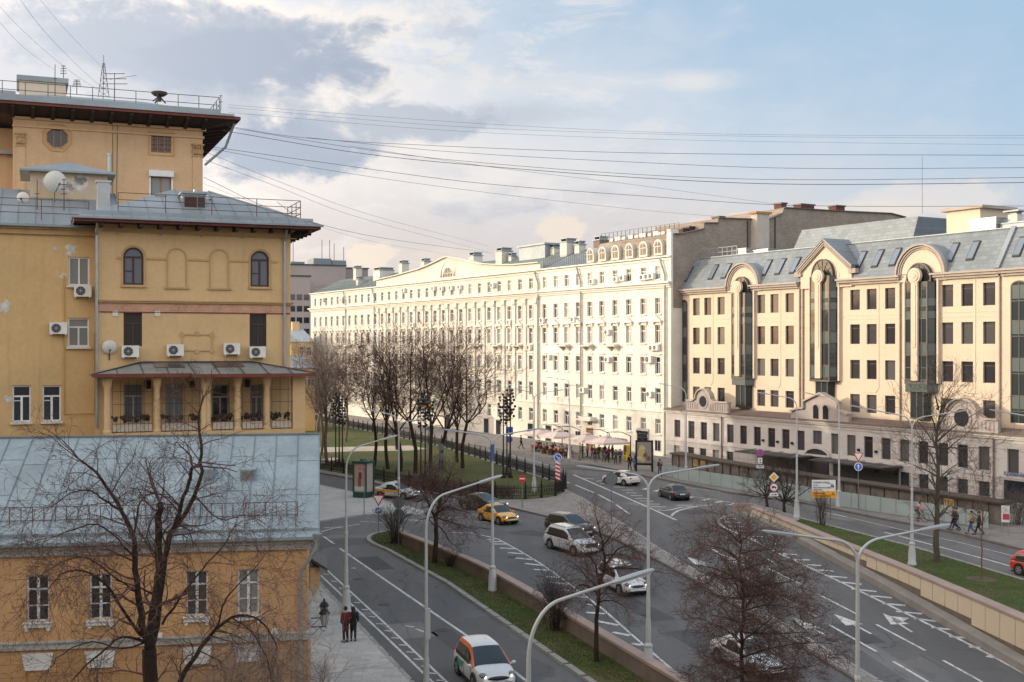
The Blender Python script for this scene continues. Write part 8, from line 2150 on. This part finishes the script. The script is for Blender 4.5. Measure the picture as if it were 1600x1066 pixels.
L6=[([z6(1534,905,d5),z6(1534,860,d5),z6(1535,810,d5),z6(1533,780,d5),z6(1536,745,d5)],.06,.015,.8)]
for ex,ey in ((1515,770),(1556,765),(1522,740),(1548,735),(1510,800),(1560,795)):L6.append(([z6(1534,822,d5),z6(1534+(ex-1534)*.5,(822+ey)/2-4,d5+rr.uniform(-.6,.6)),z6(ex,ey,d5+rr.uniform(-1,1))],.02,.008,.9))
bare_tree('young_tree','young reddish stemmed tree in a ring of bare soil on the right verge','tree',L6,dict(SPEC,rmin=.007),M('red brown young bark',(.14,.065,.04),.9,0,.25,3),TWIG_G,15,None,2.2,(.6,.5))
p=G(1534,905,.1);sheet('ground',[(p.x+.95*math.cos(a*PI/9),p.y+.95*math.sin(a*PI/9)) for a in range(18)],EARTH,.112,0,flat0)
for (bx,by,lab,sd,tops) in ((1226,803,'right one of two small spreading trees behind the amber diamond sign',21,((1206,750),(1220,742),(1240,745),(1255,752),(1262,765),(1196,765),(1232,738))),(1199,794,'left one of two small spreading trees behind the amber diamond sign',22,((1178,750),(1190,738),(1205,740),(1212,752),(1172,764)))):
 dd=G(bx,by).y;L=[([z6(bx,by,dd),z6(bx-1,by-10,dd),z6(bx-1,by-20,dd)],.17,.11,.2)]
 for ex,ey in tops:
  dz=rr.uniform(-1.4,1.4);L.append(([z6(bx-1,by-18,dd),z6(bx+(ex-bx)*.55,by-18+(ey-by+18)*.45,dd+dz*.5),z6(ex,ey,dd+dz)],.085,.02,1.1))
 bare_tree('bare_tree',lab,'tree',L,dict(SPEC,rmin=.009,spread=.6),BARK_D,TWIG_D,sd,None,3.2,(1.1,.8))
shrub('small upright bare shrub below the direction board on the verge',G(1284,822),2.7,.7,14,31,TWIG_G,BARK_B,r=.03)
shrub('bare shrub at the tip of the green verge by the twin lamp',G(617,852),3.0,1.5,26,32,TWIG_G,BARK_B,r=.028)
shrub('dense brown bare shrub against the brown parapet behind the curved lamp arm',G(868,988),2.6,1.0,30,33,TWIG_D,BARK_D,r=.022)
shrub('low dark shrub on the verge beside the bare tree left of the parapet',G(703,888),1.1,.8,20,34,TWIG_D,BARK_D,r=.014)
shrub('tall thin pale twigs rising behind the parapet above the dense brown shrub',G(862,968),3.3,.9,18,35,TWIG_G,TWIG_G,r=.012)
shrub('tangled bare bush at the far right end of the glass barrier',G(1590,822),3.2,1.8,26,36,TWIG_G,BARK_G,r=.02)
shrub('second tangled bare bush at the right edge by the stone annex',G(1618,845),3.6,1.6,22,37,TWIG_G,BARK_G,r=.02)
hrng=random.Random(9)
HED=[]
for i in range(30):
 t_=i/29.0;px=625+180*t_;py=762+18*t_-(4 if i % 2 else 0)
 if px>800:continue
 HED.append((px,py))
hp=None
for i,(px,py) in enumerate(HED):
 lab='low reddish bare bush in the row inside the front of the iron fence'
 if hp is None:hp=shrub(lab,G(px,py,.15),1.2,.95,18,60,TWIG_R,TWIG_R,'hedge_bush',.012,dict(SPEC,kids=[0,3,3],rmin=.009));o=hp
 else:o=copy_tree(hp,G(px,py,.15),hrng.random()*6.3)
 o['group']='low bushes inside the park fence';o.scale=(1,1,.8+.5*hrng.random())
def park_form(seed,h,spread,tm,km,r0,lean=0.0):
 """trunk that forks low into a few long arching leaders, each carrying spreading boughs"""
 rng=random.Random(seed);g=rng.gauss;L=[]
 fk=Vector((lean*h*.3,g(0,.2),h*(.26+.08*rng.random())));bend=Vector((lean*h*.12+g(0,.2),g(0,.2),fk.z*.5))
 L.append(([Vector((0,0,0)),bend,fk],r0,r0*.72,.1))
 n=4+int(rng.random()*2);a0=rng.random()*6.3
 for i in range(n):
  a=a0+i*2*PI/n+g(0,.35);s=spread*(.35+.6*rng.random())*(.35 if i==0 else 1);top=h*(.84+.15*rng.random())*(1 if i==0 else .92)
  e=fk+Vector((s*math.cos(a),s*math.sin(a),top-fk.z));m1=fk.lerp(e,.33)+Vector((g(0,.4)+s*.12*math.cos(a),g(0,.4)+s*.12*math.sin(a),-.2));m2=fk.lerp(e,.68)+Vector((g(0,.5),g(0,.5),.2))
  L.append(([fk,m1,m2,e],r0*(.56 if i==0 else .38),.022,.8))
  for k in range(4):
   t_=.22+.19*k;st=fk.lerp(m1,t_/.33) if t_<.33 else m1.lerp(m2,(t_-.33)/.35) if t_<.68 else m2.lerp(e,(t_-.68)/.32)
   b_=a+g(0,1.1);q=spread*(.45+.5*rng.random())*(1.1-t_*.6)
   en=st+Vector((q*math.cos(b_),q*math.sin(b_),h*(.06+.14*rng.random())));en.z=min(en.z,h*.97)
   L.append(([st,st.lerp(en,.5)+Vector((g(0,.25),g(0,.25),.1*h*(rng.random()-.3))),en],r0*.17,.014,1.0))
 return L
PSPEC=dict(SPEC,kids=[0,3,3],spread=.62,wob=.2,lift=.03,rmin=.011,ratio=.62)
forms={}
def park_tree(px,py,h,label,form,rz,lit=False,lean=0.0):
 key=(form,lit)
 p=G(px,py,.15)
 if key not in forms:
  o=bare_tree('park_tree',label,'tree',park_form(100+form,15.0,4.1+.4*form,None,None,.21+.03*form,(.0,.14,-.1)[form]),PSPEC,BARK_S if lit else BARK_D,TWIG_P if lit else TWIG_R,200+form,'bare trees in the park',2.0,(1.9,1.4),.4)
  forms[key]=o;o.location=p
 else:o=copy_tree(forms[key],p,rz,label)
 o.rotation_euler=(0,0,rz);o.scale=(h/14.5,h/14.5,h/13.8);o['group']='bare trees in the park';return o
PT=((585,729,15.6,'dark park tree standing behind the advertising pillar, right of the left lantern trio',0,.4),(606,733,14.6,'park tree with a kinked trunk just right of the pillar',1,2.2),(649,740,16.0,'leaning park tree just left of the middle lantern trio',1,4.0),
 (625,737,15.0,'slim park tree behind the twin armed verge lamp',2,1.0),(620,703,13.5,'park tree beside the pale path behind the verge lamp',0,2.9),(673,743,16.4,'forked park tree just right of the middle lantern trio',0,5.2),(690,734,15.2,'park tree behind the pale sign backs',2,3.4),
 (723,732,14.6,'park tree with low branches left of the twin armed parapet lamp',1,.9),(714,722,14.0,'slender park tree behind the low branched one',2,5.0))
for px,py,h,lab,fm,rz in PT:park_tree(px,py,h,lab,fm,rz)
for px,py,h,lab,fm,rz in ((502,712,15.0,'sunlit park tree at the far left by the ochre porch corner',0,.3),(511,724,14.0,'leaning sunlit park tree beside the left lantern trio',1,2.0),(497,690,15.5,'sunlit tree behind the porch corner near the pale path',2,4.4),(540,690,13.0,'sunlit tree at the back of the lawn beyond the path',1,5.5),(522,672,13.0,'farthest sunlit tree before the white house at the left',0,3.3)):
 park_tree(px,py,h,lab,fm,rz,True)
def blades(name,polys,n,h,seed,mat,z=.1):
 rng=random.Random(seed);mb=MB()
 for poly in polys:
  xs=[p[0] for p in poly];ysx=[p[1] for p in poly];k=0;tries=0
  while k<n and tries<n*20:
   tries+=1;x,y=rng.uniform(min(xs),max(xs)),rng.uniform(min(ysx),max(ysx))
   ins=False;j=len(poly)-1
   for i in range(len(poly)):
    if (poly[i][1]>y) != (poly[j][1]>y) and x<(poly[j][0]-poly[i][0])*(y-poly[i][1])/(poly[j][1]-poly[i][1])+poly[i][0]:ins=not ins
    j=i
   if not ins:continue
   k+=1;a=rng.random()*6.28;w=.012+.012*rng.random();hh=h*(.5+rng.random());lx,ly=rng.gauss(0,hh*.4),rng.gauss(0,hh*.4)
   mb.add([(x-w*math.cos(a),y-w*math.sin(a),z),(x+w*math.cos(a),y+w*math.sin(a),z),(x+lx,y+ly,z+hh)],[(0,1,2)])
 o=mb.build(name,mat);o['kind']='stuff';o['label']='short spring grass on the road verges';o['category']='grass';return o
vp=[(p.x,p.y) for p in gk if p.y>44]+[(Lx(y)-.62,y) for y in (44,52,60,70,80,90)]
rp=[(p.x,p.y) for p in gr[2:]]+[(gr_end.x,gr_end.y)]+[(Rx(y)+1.0,y) for y in (40,60,80,97)]
blades('grass',[vp,rp],16000,.07,5,M('grass blade',(.075,.11,.025),.9,0,.4,.7))
def litter(name,polys,n,seed,mats,z,smin,smax,label):
 """flat dead leaves lying about"""
 rng=random.Random(seed);mb=MB()
 for poly in polys:
  xs=[p[0] for p in poly];ysx=[p[1] for p in poly];k=0
  for _ in range(n*8):
   if k>=n:break
   x,y=rng.uniform(min(xs),max(xs)),rng.uniform(min(ysx),max(ysx));ins=False;j=len(poly)-1
   for i in range(len(poly)):
    if (poly[i][1]>y) != (poly[j][1]>y) and x<(poly[j][0]-poly[i][0])*(y-poly[i][1])/(poly[j][1]-poly[i][1])+poly[i][0]:ins=not ins
    j=i
   if not ins:continue
   k+=1;a=rng.random()*6.28;s_=rng.uniform(smin,smax);c,d=s_*math.cos(a),s_*math.sin(a);mb.mat(rng.randrange(len(mats)))
   mb.add([(x-c,y-d,z+.01),(x+d*.5,y-c*.5,z+.02),(x+c,y+d,z+.012),(x-d*.5,y+c*.5,z+.03)],[(0,1,2,3)])
 o=mb.build(name,mats);o['kind']='stuff';tag(o,label,'leaves')
LEAF=[M('dead leaf brown',(.10,.055,.03),.9),M('dead leaf tan',(.22,.15,.08),.9),M('dark wet leaf',(.04,.03,.022),.8)]
litter('dead_leaves',[vp,rp],1500,3,LEAF,.11,.04,.1,'scattered dead leaves on the green verges')
lawn_poly=[(p.x,p.y) for p in fence_line]
litter('lawn_leaves',[lawn_poly],1600,4,LEAF,.17,.06,.16,'scattered dead leaves on the park lawn')
# ================================================================== PEOPLE
SKIN=M('skin',(.42,.25,.18),.6);HAIRD=M('dark hair',(.02,.014,.011),.7)
def skin_mesh(nodes,edges,levels=1,root=None):
 """grow one continuous surface over a jointed skeleton"""
 names=list(nodes);idx={n:i for i,n in enumerate(names)}
 me=bpy.data.meshes.new('figure');me.from_pydata([nodes[n][0] for n in names],[(idx[a],idx[b]) for a,b in edges],[])
 o=bpy.data.objects.new('figure',me);COL.objects.link(o)
 o.modifiers.new('skin','SKIN');sv=me.skin_vertices[0].data
 for i,n in enumerate(names):
  r=nodes[n][1];sv[i].radius=r if hasattr(r,'__len__') else (r,r);sv[i].use_root=(n==(root or names[0]))
 s=o.modifiers.new('sub','SUBSURF');s.levels=levels;s.render_levels=levels
 bpy.context.view_layer.update()
 out=bpy.data.meshes.new_from_object(o.evaluated_get(bpy.context.evaluated_depsgraph_get()))
 bpy.data.objects.remove(o);bpy.data.meshes.remove(me)
 out.polygons.foreach_set('use_smooth',[True]*len(out.polygons));return out
def pose_joints(kind):
 """joint positions; the figure faces +x, left is +y"""
 J=dict(pelvis=(0,0,.95),waist=(0,0,1.10),chest=(.01,0,1.32),neck=(.0,0,1.50),chin=(.015,0,1.57),head=(.02,0,1.66),crown=(.01,0,1.74))
 for s,n in ((1,'l'),(-1,'r')):
  J['sh'+n]=(0,s*.185,1.43);J['el'+n]=(-.03,s*.235,1.16);J['wr'+n]=(.05,s*.225,.92)
  J['hip'+n]=(0,s*.09,.92);J['kn'+n]=(.02,s*.095,.50);J['an'+n]=(-.02,s*.10,.085);J['to'+n]=(.16,s*.115,.035)
 if kind in ('walk','walk2'):
  a=1 if kind=='walk' else-1
  for s,n,f in ((1,'l',a),(-1,'r',-a)):
   J['kn'+n]=(.16 if f>0 else .03,s*.09,.51);J['an'+n]=(.27 if f>0 else-.32,s*.09,.09 if f>0 else .15);J['to'+n]=(.44 if f>0 else-.18,s*.10,.06 if f>0 else .03)
   J['el'+n]=(-.12 if f>0 else .06,s*.24,1.17);J['wr'+n]=(-.16 if f>0 else .24,s*.22,.96 if f>0 else 1.0)
 if kind=='sit':
  dz=-.43
  for k in ('pelvis','waist','chest','neck','chin','head','crown'):x,y,z=J[k];J[k]=(x+(.06 if k in ('neck','chin','head','crown') else 0),y,z+dz)
  for s,n in ((1,'l'),(-1,'r')):
   J['sh'+n]=(.02,s*.185,1.0);J['el'+n]=(.10,s*.25,.76);J['wr'+n]=(.33,s*.15,.76)
   J['hip'+n]=(.02,s*.10,.50);J['kn'+n]=(.44,s*.13,.50);J['an'+n]=(.42,s*.13,.085);J['to'+n]=(.58,s*.14,.035)
 if kind=='ride':
  for k in ('waist','chest','neck','chin','head','crown'):x,y,z=J[k];J[k]=(x+(z-.95)*.45,y,z-.03)
  for s,n in ((1,'l'),(-1,'r')):
   J['sh'+n]=(.22,s*.185,1.38);J['el'+n]=(.36,s*.24,1.18);J['wr'+n]=(.58,s*.22,1.08)
   J['kn'+n]=(.26,s*.10,.62 if s>0 else .5);J['an'+n]=(.12 if s>0 else .06,s*.11,.26 if s>0 else .12);J['to'+n]=(.28 if s>0 else .22,s*.12,.22 if s>0 else .09)
 if kind=='link':
  for s,n in ((1,'l'),(-1,'r')):J['el'+n]=(-.10,s*.27,1.17);J['wr'+n]=(.10,s*.20,1.0)
 return J
def V3(a):return Vector(a)
POSES={}
def figure_parts(kind,coat):
 key=(kind,coat)
 if key in POSES:return POSES[key]
 J={k:V3(v) for k,v in pose_joints(kind).items()}
 n={};e=[]
 def nd(k,r,p=None):n[k]=(tuple(p if p is not None else J[k]),r)
 for k,r in (('pelvis',(.13,.10)),('waist',(.12,.09)),('chest',(.145,.10)),('neck',.055),('chin',(.062,.066)),('head',(.078,.095)),('crown',(.055,.07))):nd(k,r)
 e+=[('pelvis','waist'),('waist','chest'),('chest','neck'),('neck','chin'),('chin','head'),('head','crown')]
 nd('nose',.014,J['head']+V3((.112,0,-.035)));e.append(('head','nose'))
 for s,q in ((1,'l'),(-1,'r')):
  for k,r in (('sh',.06),('el',.043),('wr',.03),('hip',.085),('kn',.058),('an',.04),('to',.035)):nd(k+q,r)
  e+=[('chest','sh'+q),('sh'+q,'el'+q),('el'+q,'wr'+q),('pelvis','hip'+q),('hip'+q,'kn'+q),('kn'+q,'an'+q),('an'+q,'to'+q)]
  nd('ear'+q,.014,J['head']+V3((-.005,s*.088,-.02)));e.append(('head','ear'+q))
  w=J['wr'+q];d=(w-J['el'+q]).normalized();side=V3((1,0,0)) if abs(d.x)<.6 else V3((0,0,1));side=(side-d*side.dot(d)).normalized();inn=V3((0,-s,0));inn=(inn-d*inn.dot(d)).normalized()
  nd('palm'+q,(.04,.022),w+d*.075);e.append(('wr'+q,'palm'+q))
  for i,(off,ln) in enumerate(((.028,.075),(.010,.085),(-.009,.08),(-.027,.062))):
   a=w+d*.105+side*off;nd('f%d%s' % (i,q),.0095,a);nd('g%d%s' % (i,q),.0085,a+d*ln*.55+inn*.008);nd('h%d%s' % (i,q),.007,a+d*ln*.9+inn*.028)
   e+=[('palm'+q,'f%d%s' % (i,q)),('f%d%s' % (i,q),'g%d%s' % (i,q)),('g%d%s' % (i,q),'h%d%s' % (i,q))]
  nd('t0'+q,.011,w+d*.06+side*.042+inn*.01);nd('t1'+q,.009,w+d*.10+side*.055+inn*.025);e+=[('palm'+q,'t0'+q),('t0'+q,'t1'+q)]
 body=skin_mesh(n,e,1)
 bm=bmesh.new();bm.from_mesh(body)
 hd=J['head']
 for s in (-1,1):bmesh.ops.create_icosphere(bm,subdivisions=1,radius=.012,matrix=Matrix.Translation(hd+V3((.088,s*.033,.0))))
 bmesh.ops.create_cube(bm,size=1,matrix=Matrix.Translation(J['chin']+V3((.082,0,.012))) @ Matrix.Diagonal((.012,.045,.008,1)))
 nb=len(body.polygons);bm.to_mesh(body);bm.free();body.materials.clear();body.materials.append(SKIN);body.materials.append(HAIRD)
 for i,p in enumerate(body.polygons):p.material_index=1 if i>=nb else 0
 jn={};je=[]
 def jd(k,r,p=None):jn[k]=(tuple(p if p is not None else J[k]),r)
 jd('waist',(.155,.125));jd('chest',(.175,.13));jd('neck',(.075,.075),J['neck']+V3((0,0,-.03)));jd('pelvis',(.16,.13) if not coat else (.165,.135));je+=[('waist','chest'),('chest','neck'),('pelvis','waist')]
 if coat and kind != 'sit':
  jd('hem',(.19,.16),J['pelvis']+V3((.0,0,-.22)));je.append(('pelvis','hem'));jd('hem2',(.205,.17),J['pelvis']+V3((.0,0,-.42)));je.append(('hem','hem2'))
 for q in 'lr':
  jd('sh'+q,.085);jd('el'+q,.066);jd('wr'+q,.05,J['wr'+q]-(J['wr'+q]-J['el'+q]).normalized()*.02);je+=[('chest','sh'+q),('sh'+q,'el'+q),('el'+q,'wr'+q)]
 jacket=skin_mesh(jn,je,1,'chest');jacket.name='coat' if coat else 'jacket'
 tn=dict(pelvis=(tuple(J['pelvis']+V3((0,0,.02))),(.14,.115)));te=[]
 for q in 'lr':
  tn['hip'+q]=(tuple(J['hip'+q]),.10);tn['kn'+q]=(tuple(J['kn'+q]),.073);tn['an'+q]=(tuple(J['an'+q]+V3((0,0,.02))),.06);te+=[('pelvis','hip'+q),('hip'+q,'kn'+q),('kn'+q,'an'+q)]
 trousers=skin_mesh(tn,te,1);trousers.name='trousers'
 sm=MB()
 for q in 'lr':
  a,b=J['an'+q],J['to'+q];sm.tube([a+V3((-.06,0,-.03))*.8,a+V3((.02,0,-.035)),b+V3((.0,0,.01)),b+V3((.05,0,.005))],[.045,.052,.047,.03],8)
 shoes=sm.mesh('shoes',TRIM,True)
 hm=MB();hm.ball(tuple(hd+V3((-.022,0,.022))),.112,12,8,(.95,.86,1.02));hair=hm.mesh('hair',HAIRD,True)
 hm=MB();hm.ball(tuple(hd+V3((-.022,0,.022))),.114,12,8,(.95,.9,1.02));hm.tube([tuple(hd+V3((-.07,0,.0))),tuple(hd+V3((-.10,0,-.16))),tuple(hd+V3((-.10,0,-.34)))],[.085,.09,.05],8);lhair=hm.mesh('hair',HAIRD,True)
 for m_ in (jacket,trousers):m_.materials.clear();m_.materials.append(SKIN)
 POSES[key]=(body,jacket,trousers,shoes,hair,lhair);return POSES[key]
CLOTH={}
def cloth(c):
 if c not in CLOTH:CLOTH[c]=M('cloth %02d' % len(CLOTH),c,.9,0,.12,3)
 return CLOTH[c]
def person(label,loc,heading,kind,top,legs,coat=False,long_hair=False,hair=None,scale=1.0,group=None,cat='person'):
 b,j,tr,sh,hs,hl=figure_parts(kind,coat)
 t=thing('person',label,cat,tuple(loc),heading,group);t.scale=(scale,)*3
 link('body',b,t)
 for nm,me,m in (('coat' if coat else 'jacket',j,cloth(top)),('trousers',tr,cloth(legs)),('shoes',sh,None),('hair',hl if long_hair else hs,hair)):
  o=link(nm,me,t)
  if m:o.material_slots[0].link='OBJECT';o.material_slots[0].material=m
 return t
BR_=M('brown hair',(.07,.035,.02),.7);BL_=M('fair hair',(.30,.20,.09),.7)
DK,NV,BK_,JE=(.02,.02,.022),(.02,.028,.06),(.012,.012,.013),(.05,.08,.15)
UPST=math.atan2(.94,-.345)
person('person in a dark red coat standing beside the lamp on the left footway',G(540,1004,.11),UPST+.3,'link',(.10,.012,.015),BK_,True,False,None,1.02)
person('person with long dark hair in a long black coat on the left footway',G(552,1002,.11),UPST-.35,'link',(.014,.012,.013),BK_,True,True,None,.98)
person('person in a dark brown jacket and blue jeans walking away before the glass barrier',G(1031,744.5,.13),R(95),'walk',(.05,.028,.022),JE,False,False,None,1.12)
person('person in black beside a companion in lilac near the advertising panel',G(984,735,.13),R(100),'walk',BK_,BK_,False,False,None,1.08,None)
person('person in a lilac jacket with bare legs near the advertising panel',G(992,734.5,.13),R(95),'walk2',(.20,.22,.45),(.08,.06,.06),True,True,BR_,1.0)
person('person walking alone in dark clothes by the doorway far up the white house',G(814,701,.13),R(-20),'walk',NV,BK_,False,False,None,1.1)
WALK=((931,723.5,95,'walk',BK_,JE,'black jacketed walker at the front left of the group by the umbrellas'),(941,722,-80,'walk2',(.17,.10,.03),(.10,.16,.20),'mustard jacketed walker in the middle of the group'),(948,723.5,-70,'walk',(.06,.02,.05),BK_,'plum jacketed walker near the middle of the group'),
 (951,720.5,-75,'walk2',(.30,.04,.04),DK,'red topped walker half hidden in the group'),(962,725.5,-85,'walk',(.07,.08,.04),DK,'olive jacketed walker towards the right of the group'),(969,725,-95,'walk2',(.07,.035,.10),DK,'purple jacketed walker at the right end of the group'),
 (925,718.5,-60,'walk',(.45,.05,.04),JE,'bright red topped person behind the front left walker'),(936,717,60,'stand',DK,DK,'dark clothed person standing behind the mustard walker'),(910,715.5,20,'stand',(.08,.06,.06),DK,'person in a grey brown jacket standing by the draped tables'),(918,714.5,200,'stand',(.35,.14,.08),DK,'rust topped person standing before the timber door'),
 (929,713,0,'stand',(.5,.48,.46),DK,'person in a white top under the third umbrella'),(945,716.5,120,'stand',(.04,.05,.08),NV,'navy clothed person under the rightmost umbrella'),(957,718,30,'stand',(.03,.03,.04),DK,'person in dark clothes under the edge of the rightmost umbrella'))
for px,py,hd,kd,tp,lg,lab in WALK:person(lab,G(px,py,.13),R(hd),kd,tp,lg,False,px % 2>.9,None if px % 3 else BR_,1.05,'people at the street cafe')
def chair_proto():
 t=thing('cafe_chair','x','chair');mb=MB();mb.box(-.21,.21,-.22,.22,.42,.46);mb.build('seat',cloth((.15,.03,.024)),t);mb=MB();mb.box(-.24,-.2,-.22,.22,.5,.9);mb.build('backrest',cloth((.15,.03,.024)),t)
 for sx_,sy_ in ((-.19,-.2),(.19,-.2),(.19,.2),(-.19,.2)):mb=MB();mb.bar((sx_,sy_,0),(sx_,sy_,.42),.035);mb.build('leg',BLACK,t)
 return t
CH=chair_proto();first_chair=True
SEAT=((833,704.5,30,(.30,.04,.06)),(839,706,190,(.45,.12,.06)),(845,706.5,10,(.08,.05,.04)),(850,709.5,100,(.10,.03,.03)),(855,708,200,(.03,.03,.035)),(860,711.5,80,(.35,.10,.05)),(863,708.5,270,(.04,.04,.05)),(868,711,180,(.50,.22,.14)),(873,713,60,(.12,.09,.05)),(876,709.5,250,(.35,.32,.30)),(881,713.5,170,(.03,.035,.03)),(886,711.5,230,(.05,.05,.06)),(884,716,90,(.10,.10,.06)),(893,714.5,180,(.40,.06,.04)),(842,703.5,300,(.06,.05,.05)),(866,706.5,300,(.16,.06,.05)))
WHO=('crimson','coral','brown','maroon','black','rust','charcoal','salmon','tan','pale grey','dark green','slate','olive','scarlet','umber','brick coloured')
WHERE=('at the left end of the terrace','at the left end of the terrace','under the leftmost umbrella','at the front under the leftmost umbrella','between the two left umbrellas','at the front near the second umbrella','at the back under the second umbrella','under the second umbrella','at the front under the second umbrella','at the back under the second umbrella','right of centre under the second umbrella','behind the far lamp','in front of the far lamp','just right of the far lamp','at the back of the terrace left','at the back between the left umbrellas')
for (px,py,hd,tp),who,wh in zip(SEAT,WHO,WHERE):
 loc=G(px,py,.13);person('seated guest in a %s jacket %s' % (who,wh),loc,R(hd),'sit',tp,DK,False,False,BR_ if px % 2 else None,1.05,'people at the street cafe')
 lab='dark red cafe chair of the seated guest in a %s jacket' % who
 if first_chair:CH.location=loc;CH.rotation_euler=(0,0,R(hd));CH['label']=lab;first_chair=False;CH['group']='red cafe chairs'
 else:o=copy_tree(CH,loc,R(hd),lab)
loc=G(1432,815,.13);person('person in a pink jacket riding a black bicycle by the glass barrier',loc,R(-30),'ride',(.55,.25,.28),(.10,.06,.07),False,True,BR_,1.05)
t=thing('bicycle','black bicycle under the person in a pink jacket','bicycle',tuple(loc),R(-30))
def wheel(x):mb=MB();mb.tube([(x+.33*math.cos(a*PI/12),0,.34+.33*math.sin(a*PI/12)) for a in range(25)],.018,5);w=mb.build('wheel',TYRE,t);mb=MB();[mb.bar((x,0,.34),(x+.32*math.cos(k*PI/8),0,.34+.32*math.sin(k*PI/8)),.006) for k in range(16)];mb.build('spokes',GALV,w)
wheel(-.35);wheel(.70)
mb=MB();mb.bar((-.35,0,.34),(.10,0,.32),.03);mb.bar((.10,0,.32),(.0,0,.88),.03);mb.bar((.10,0,.32),(.52,0,.84),.035);mb.bar((0,0,.8),(.52,0,.86),.03);mb.bar((-.35,0,.34),(0,0,.76),.025);mb.bar((.70,0,.34),(.50,0,.95),.03);mb.build('frame',BLACK,t)
mb=MB();mb.bar((.5,-.26,1.02),(.5,.26,1.02),.025);mb.bar((.5,0,.95),(.5,0,1.02),.03);mb.build('handlebar',BLACK,t)
mb=MB();mb.box(-.14,.12,-.06,.06,.88,.93);mb.build('saddle',BLACK,t)
for px,py,hd,kd,tp,lg,lab in ((1490,828,155,'walk',(.08,.025,.025),NV,'walker in a dark maroon jacket on the right footway'),(1494,829,155,'walk2',(.03,.03,.035),NV,'walker in black half hidden behind the maroon jacketed one'),(1518,835,150,'walk2',(.42,.30,.18),JE,'walker in a sand coloured top and blue jeans on the right footway'),(1530,836,150,'walk',BK_,BK_,'walker all in black beside the sand coloured one')):
 person(lab,G(px,py,.13),R(hd),kd,tp,lg,False,False,None,1.05)
p=G(1571,836,.13);t=thing('hoarding_notice','white notice with a red mark on a post at the end of the glass barrier','notice',tuple(p),R(-15))
mb=MB();mb.box(-.3,.3,-.03,.03,1.0,2.3);mb.mat(1);mb.box(-.2,.28,-.05,-.031,1.2,1.65);mb.build('board',[S_WH,M('red notice mark',(.5,.06,.08),.5)],t);mb=MB()
for s in (-.35,.35):mb.bar((s*.7,.05,0),(s*.7,.05,2.2),.05)
mb.build('post',GALV,t)
shade_block('shade_street_block','long unseen yellow apartment block added left of the viewer to shade the square',-60,26,118,14,26,100,OCHRE)  # unseen block, added to keep low sun off the square
shade_block('shade_lane_house','tall unseen ochre house added for shade right behind the tower house',-50,99,40,26,24,0,OCHRE2)  # unseen lane houses, added and sized so their shade falls on street and annex
shade_block('shade_lane_house','middle unseen ochre house added for shade in the row behind the tower house',-50.5,126.5,40,29,23,0,TAN)
shade_block('shade_lane_house','lowest unseen ochre house added for shade closing the row behind the tower house',-51,147.5,40,13,20,0,OCHRE)
shade_block('shade_viewpoint_house','tall unseen ochre apartment house at the viewpoint added to shade the street',14,-9.5,96,15,25,0,OCHRE)  # unseen house behind the camera, added to hold sky light off the road
